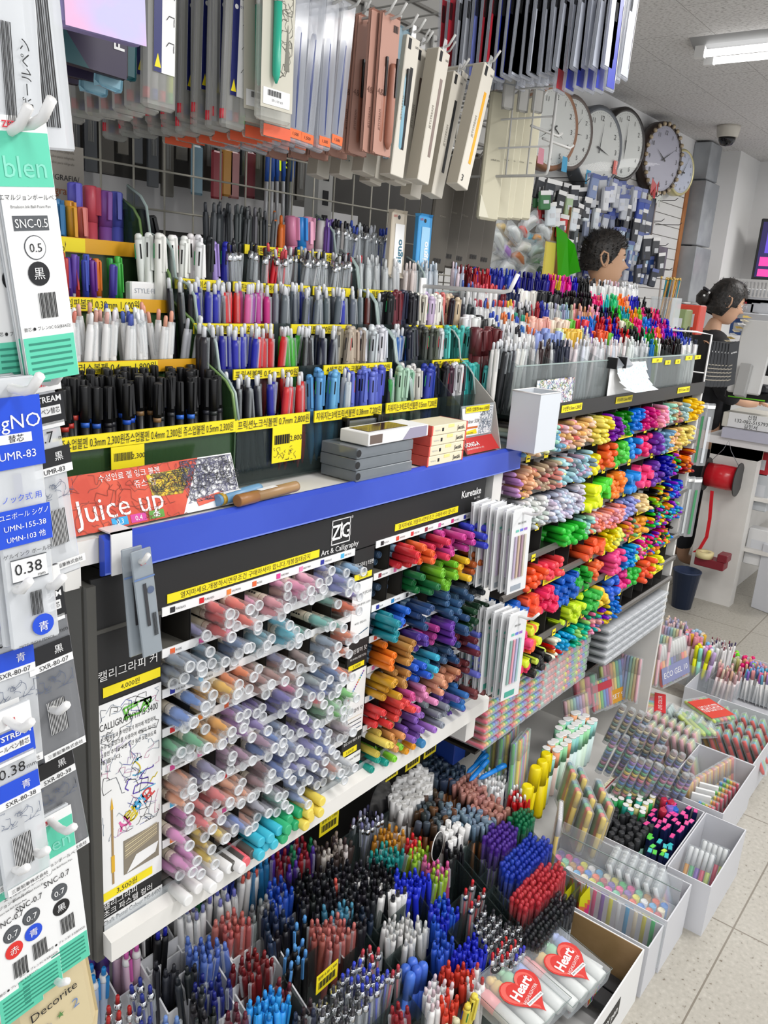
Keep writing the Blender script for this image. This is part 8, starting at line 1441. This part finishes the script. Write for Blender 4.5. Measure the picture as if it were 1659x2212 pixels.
t = thing('desk_phone', None, 'black desk phone and handset on the counter by the monitor', 'phone', T=place(1640, 800, 4.5)); b = MB(); b.rbox((-.05, -.08, -.02), (.07, .08, .03), black, .008); b.tube([(-.03, -.09, .06), (-.03, -.02, .045), (-.03, .05, .045), (-.03, .1, .06)], [.02, .012, .012, .02], black, 8); part('phone_body', b, t)
t = thing('white_clamp_lamp', None, 'curved white stand beside the monitor at the right edge', 'stand', T=place(1640, 740, 4.5)); b = MB(); b.tube([(0, 0, -.12), (0, .0, 0), (0, -.03, .06), (0, -.07, .06), (0, -.08, 0)], .016, white, 8); part('stand_arm', b, t)
# red ribbon spool
p = onX(1560, 1030, 4.38); t = thing('ribbon_spool', None, 'spool of glossy red ribbon hanging by string on the counter side', 'ribbon spool', T=Matrix.Translation((4.38, p.y, p.z)) @ Matrix.Rotation(PI/2, 4, 'X') @ Matrix.Rotation(.0, 4, 'Y')); rr_ = M('ribbon_red', '#d41f2c', .25)
b = MB(); b.lathe([(.062, -.075), (.064, 0), (.062, .075)], rr_, 26); part('ribbon_roll', b, t)
for z in (-.08, .08): b = MB(); b.lathe([(.088, z-.002), (.088, z+.002)], M('spool_black', '#2a2a2c', .4), 30, False); part('spool_flange', b, t)
b = MB(); b.tube([(0, .07, -.07), (.0, .14, -.02), (0, .19, 0), (0, .14, .02), (0, .07, .07)], .0015, grey, 4); part('hanging_string', b, t)
t = thing('ribbon_tail', None, 'loose red ribbon running down from the spool to the tape holder', 'ribbon', T=(4.33, 0, 0)); b = MB(); pts = [onX(*q, 4.33) for q in ((1537, 1060), (1532, 1120), (1525, 1160), (1510, 1185), (1498, 1192))]
for q0, q1 in zip(pts, pts[1:]): b.quad([(0, q0.y-.012, q0.z), (0, q0.y+.006, q0.z), (0, q1.y+.006, q1.z-.003), (0, q1.y-.012, q1.z)], rr_)
part('ribbon_strip', b, t)
p = onX(1530, 1205, 4.3); t = thing('tape_dispenser', None, 'dark red wall tape holder with a cream tape roll', 'tape dispenser', T=p); b = MB(); dr = M('dispenser_red', '#7e1f2c', .4); b.rbox((-.03, -.09, -.045), (.05, .06, .0), dr, .003); b.rbox((-.03, -.1, .0), (.05, -.05, .04), dr, .003); part('holder', b, t); b = MB(); b.T = Matrix.Translation((-.005, .02, .0)); b.lathe([(.045, 0), (.045, .03), (.02, .03), (.02, 0)], M('tape_cream', '#e8d8a0', .4), 24); part('tape_roll', b, t)
t = thing('blue_bin', None, 'small dark blue bin on the floor behind the marker shelf end', 'bin', T=(4.25, 1.22, 0)); b = MB(); b.lathe([(.05, 0), (.07, .2), (.073, .2), (.073, .206), (.066, .206), (.048, .006)], M('bin_blue', '#2a3a5a', .4), 18); part('bin_shell', b, t)
for i, (x, y, w, h, c, lab) in enumerate(((4.56, .88, .12, .36, '#dcdee4', 'clear wrapped white board leaning on the counter foot'), (4.66, .83, .02, .38, '#2a8ad8', 'bright blue folder leaning beside the wrapped board'), (4.7, .8, .05, .4, '#e8e8ec', 'white board at the right edge of the counter foot'))):
    t = thing('leaning_board', None, lab, 'board', T=Matrix.Translation((x, y, .001)) @ Matrix.Rotation(-.3, 4, 'Z')); b = MB(); b.rbox((-.03, -w/2, 0), (.03, w/2, h), M('lb_'+c.strip('#'), c, .4), .002); part('board_sheet', b, t)
for i, (px, py, X, w, h, c, lab) in enumerate(((1640, 1060, 4.6, .06, .1, '#c8ccd0', 'clear boxed item on the middle inner shelf'), (1645, 1000, 4.6, .05, .06, '#b81f2c', 'red roll on the upper inner shelf'), (1640, 1180, 4.6, .06, .1, '#e4e4e4', 'white boxed item on the lower inner shelf'), (1608, 665, 5.3, .1, .06, '#b82a34', 'red carton on the shelf behind the woman'), (1645, 665, 5.3, .08, .06, '#c8ccd0', 'grey carton on the shelf behind the woman'), (1640, 640, 5.3, .12, .04, '#e4e6e8', 'white basket on top behind the woman'), (1630, 700, 5.2, .1, .06, '#d8dce0', 'white carton low behind the woman'), (1600, 705, 5.2, .05, .05, '#4a6aa8', 'blue carton low behind the woman'), (1490, 690, 3.6, .05, .06, '#d84a3a', 'red and white round pack left of the woman'), (1470, 700, 3.5, .03, .06, '#8a9a6a', 'olive capped bottle left of the woman'))):
    p = onX(px, py, X); t = thing('shelf_item', None, lab, 'box', T=p); b = MB(); b.rbox((-.04, -w, -h), (.04, w, h), M('si_'+c.strip('#'), c, .45), .004); b.box((-.041, -w*.6, -h*.5), (-.0402, w*.6, h*.4), M('good_label')); part('item_body', b, t)
t = thing('plastic_basket', None, 'white slotted plastic basket behind the woman', 'basket', T=onX(1610, 622, 5.3)); b = MB(); b.box((-.05, -.16, -.05), (.05, .13, -.045), white)
for k in range(14): b.box((-.052, -.16+k*.021, -.05), (-.048, -.151+k*.021, .04), white)
b.box((-.053, -.16, .035), (-.047, .13, .05), white); part('basket_wall', b, t)
# receipts on the woman's desk
t = thing('receipt_rack', None, 'leaning stack of white slips and books in front of the woman', 'paper stack', T=onX(1588, 700, 4.4)); b = MB()
for k in range(9): b.quad([(-.02, .02+k*.003-.01*k, -.11+k*.018), (.06, .02-.01*k, -.11+k*.018), (.06, .045-.01*k, -.10+k*.018), (-.02, .045-.01*k, -.10+k*.018)], [paper, cream, M('slip_gold', '#c8a83a', .5)][k % 3])
part('paper_slips', b, t)
# pencil cup behind the organiser end
p = onY(1438, 660, 1.15); t = thing('pencil_tub', None, 'clear tub of long pencils at the right back of the organiser', 'pencil tub', T=(p.x, 1.15, p.z-.08)); b = MB()
for a in (((-.05, -.04, 0), (.05, -.038, .11)), ((-.05, .038, 0), (.05, .04, .11)), ((-.05, -.04, 0), (-.048, .04, .11)), ((.048, -.04, 0), (.05, .04, .11)), ((-.05, -.04, -.002), (.05, .04, 0))): b.box(*a, clearp)
part('tub_wall', b, t); P_PENC = ('pencil', 'pencil', me(both(lathe([(.0005, 0), (.0034, .012), (.0034, .168)], oc, 6), lathe([(.0036, .168), (.0036, .178)], M('ferrule', '#c8a860', .3, .6), 6)), 'pencil'), [])
for i in range(16): pen(P_PENC, aim((p.x-.04+(i % 8)*.011, 1.13+(i//8)*.03, p.z-.075), (U(-.05, .25), U(-.05, .05), 1)), rnd.choice(['#b8862c', '#c89438', '#1f7f90', '#a87a3a', '#8c8078']), 'long pencil standing in the clear tub behind the organiser', 'pencils in the clear tub')
flush_pens()
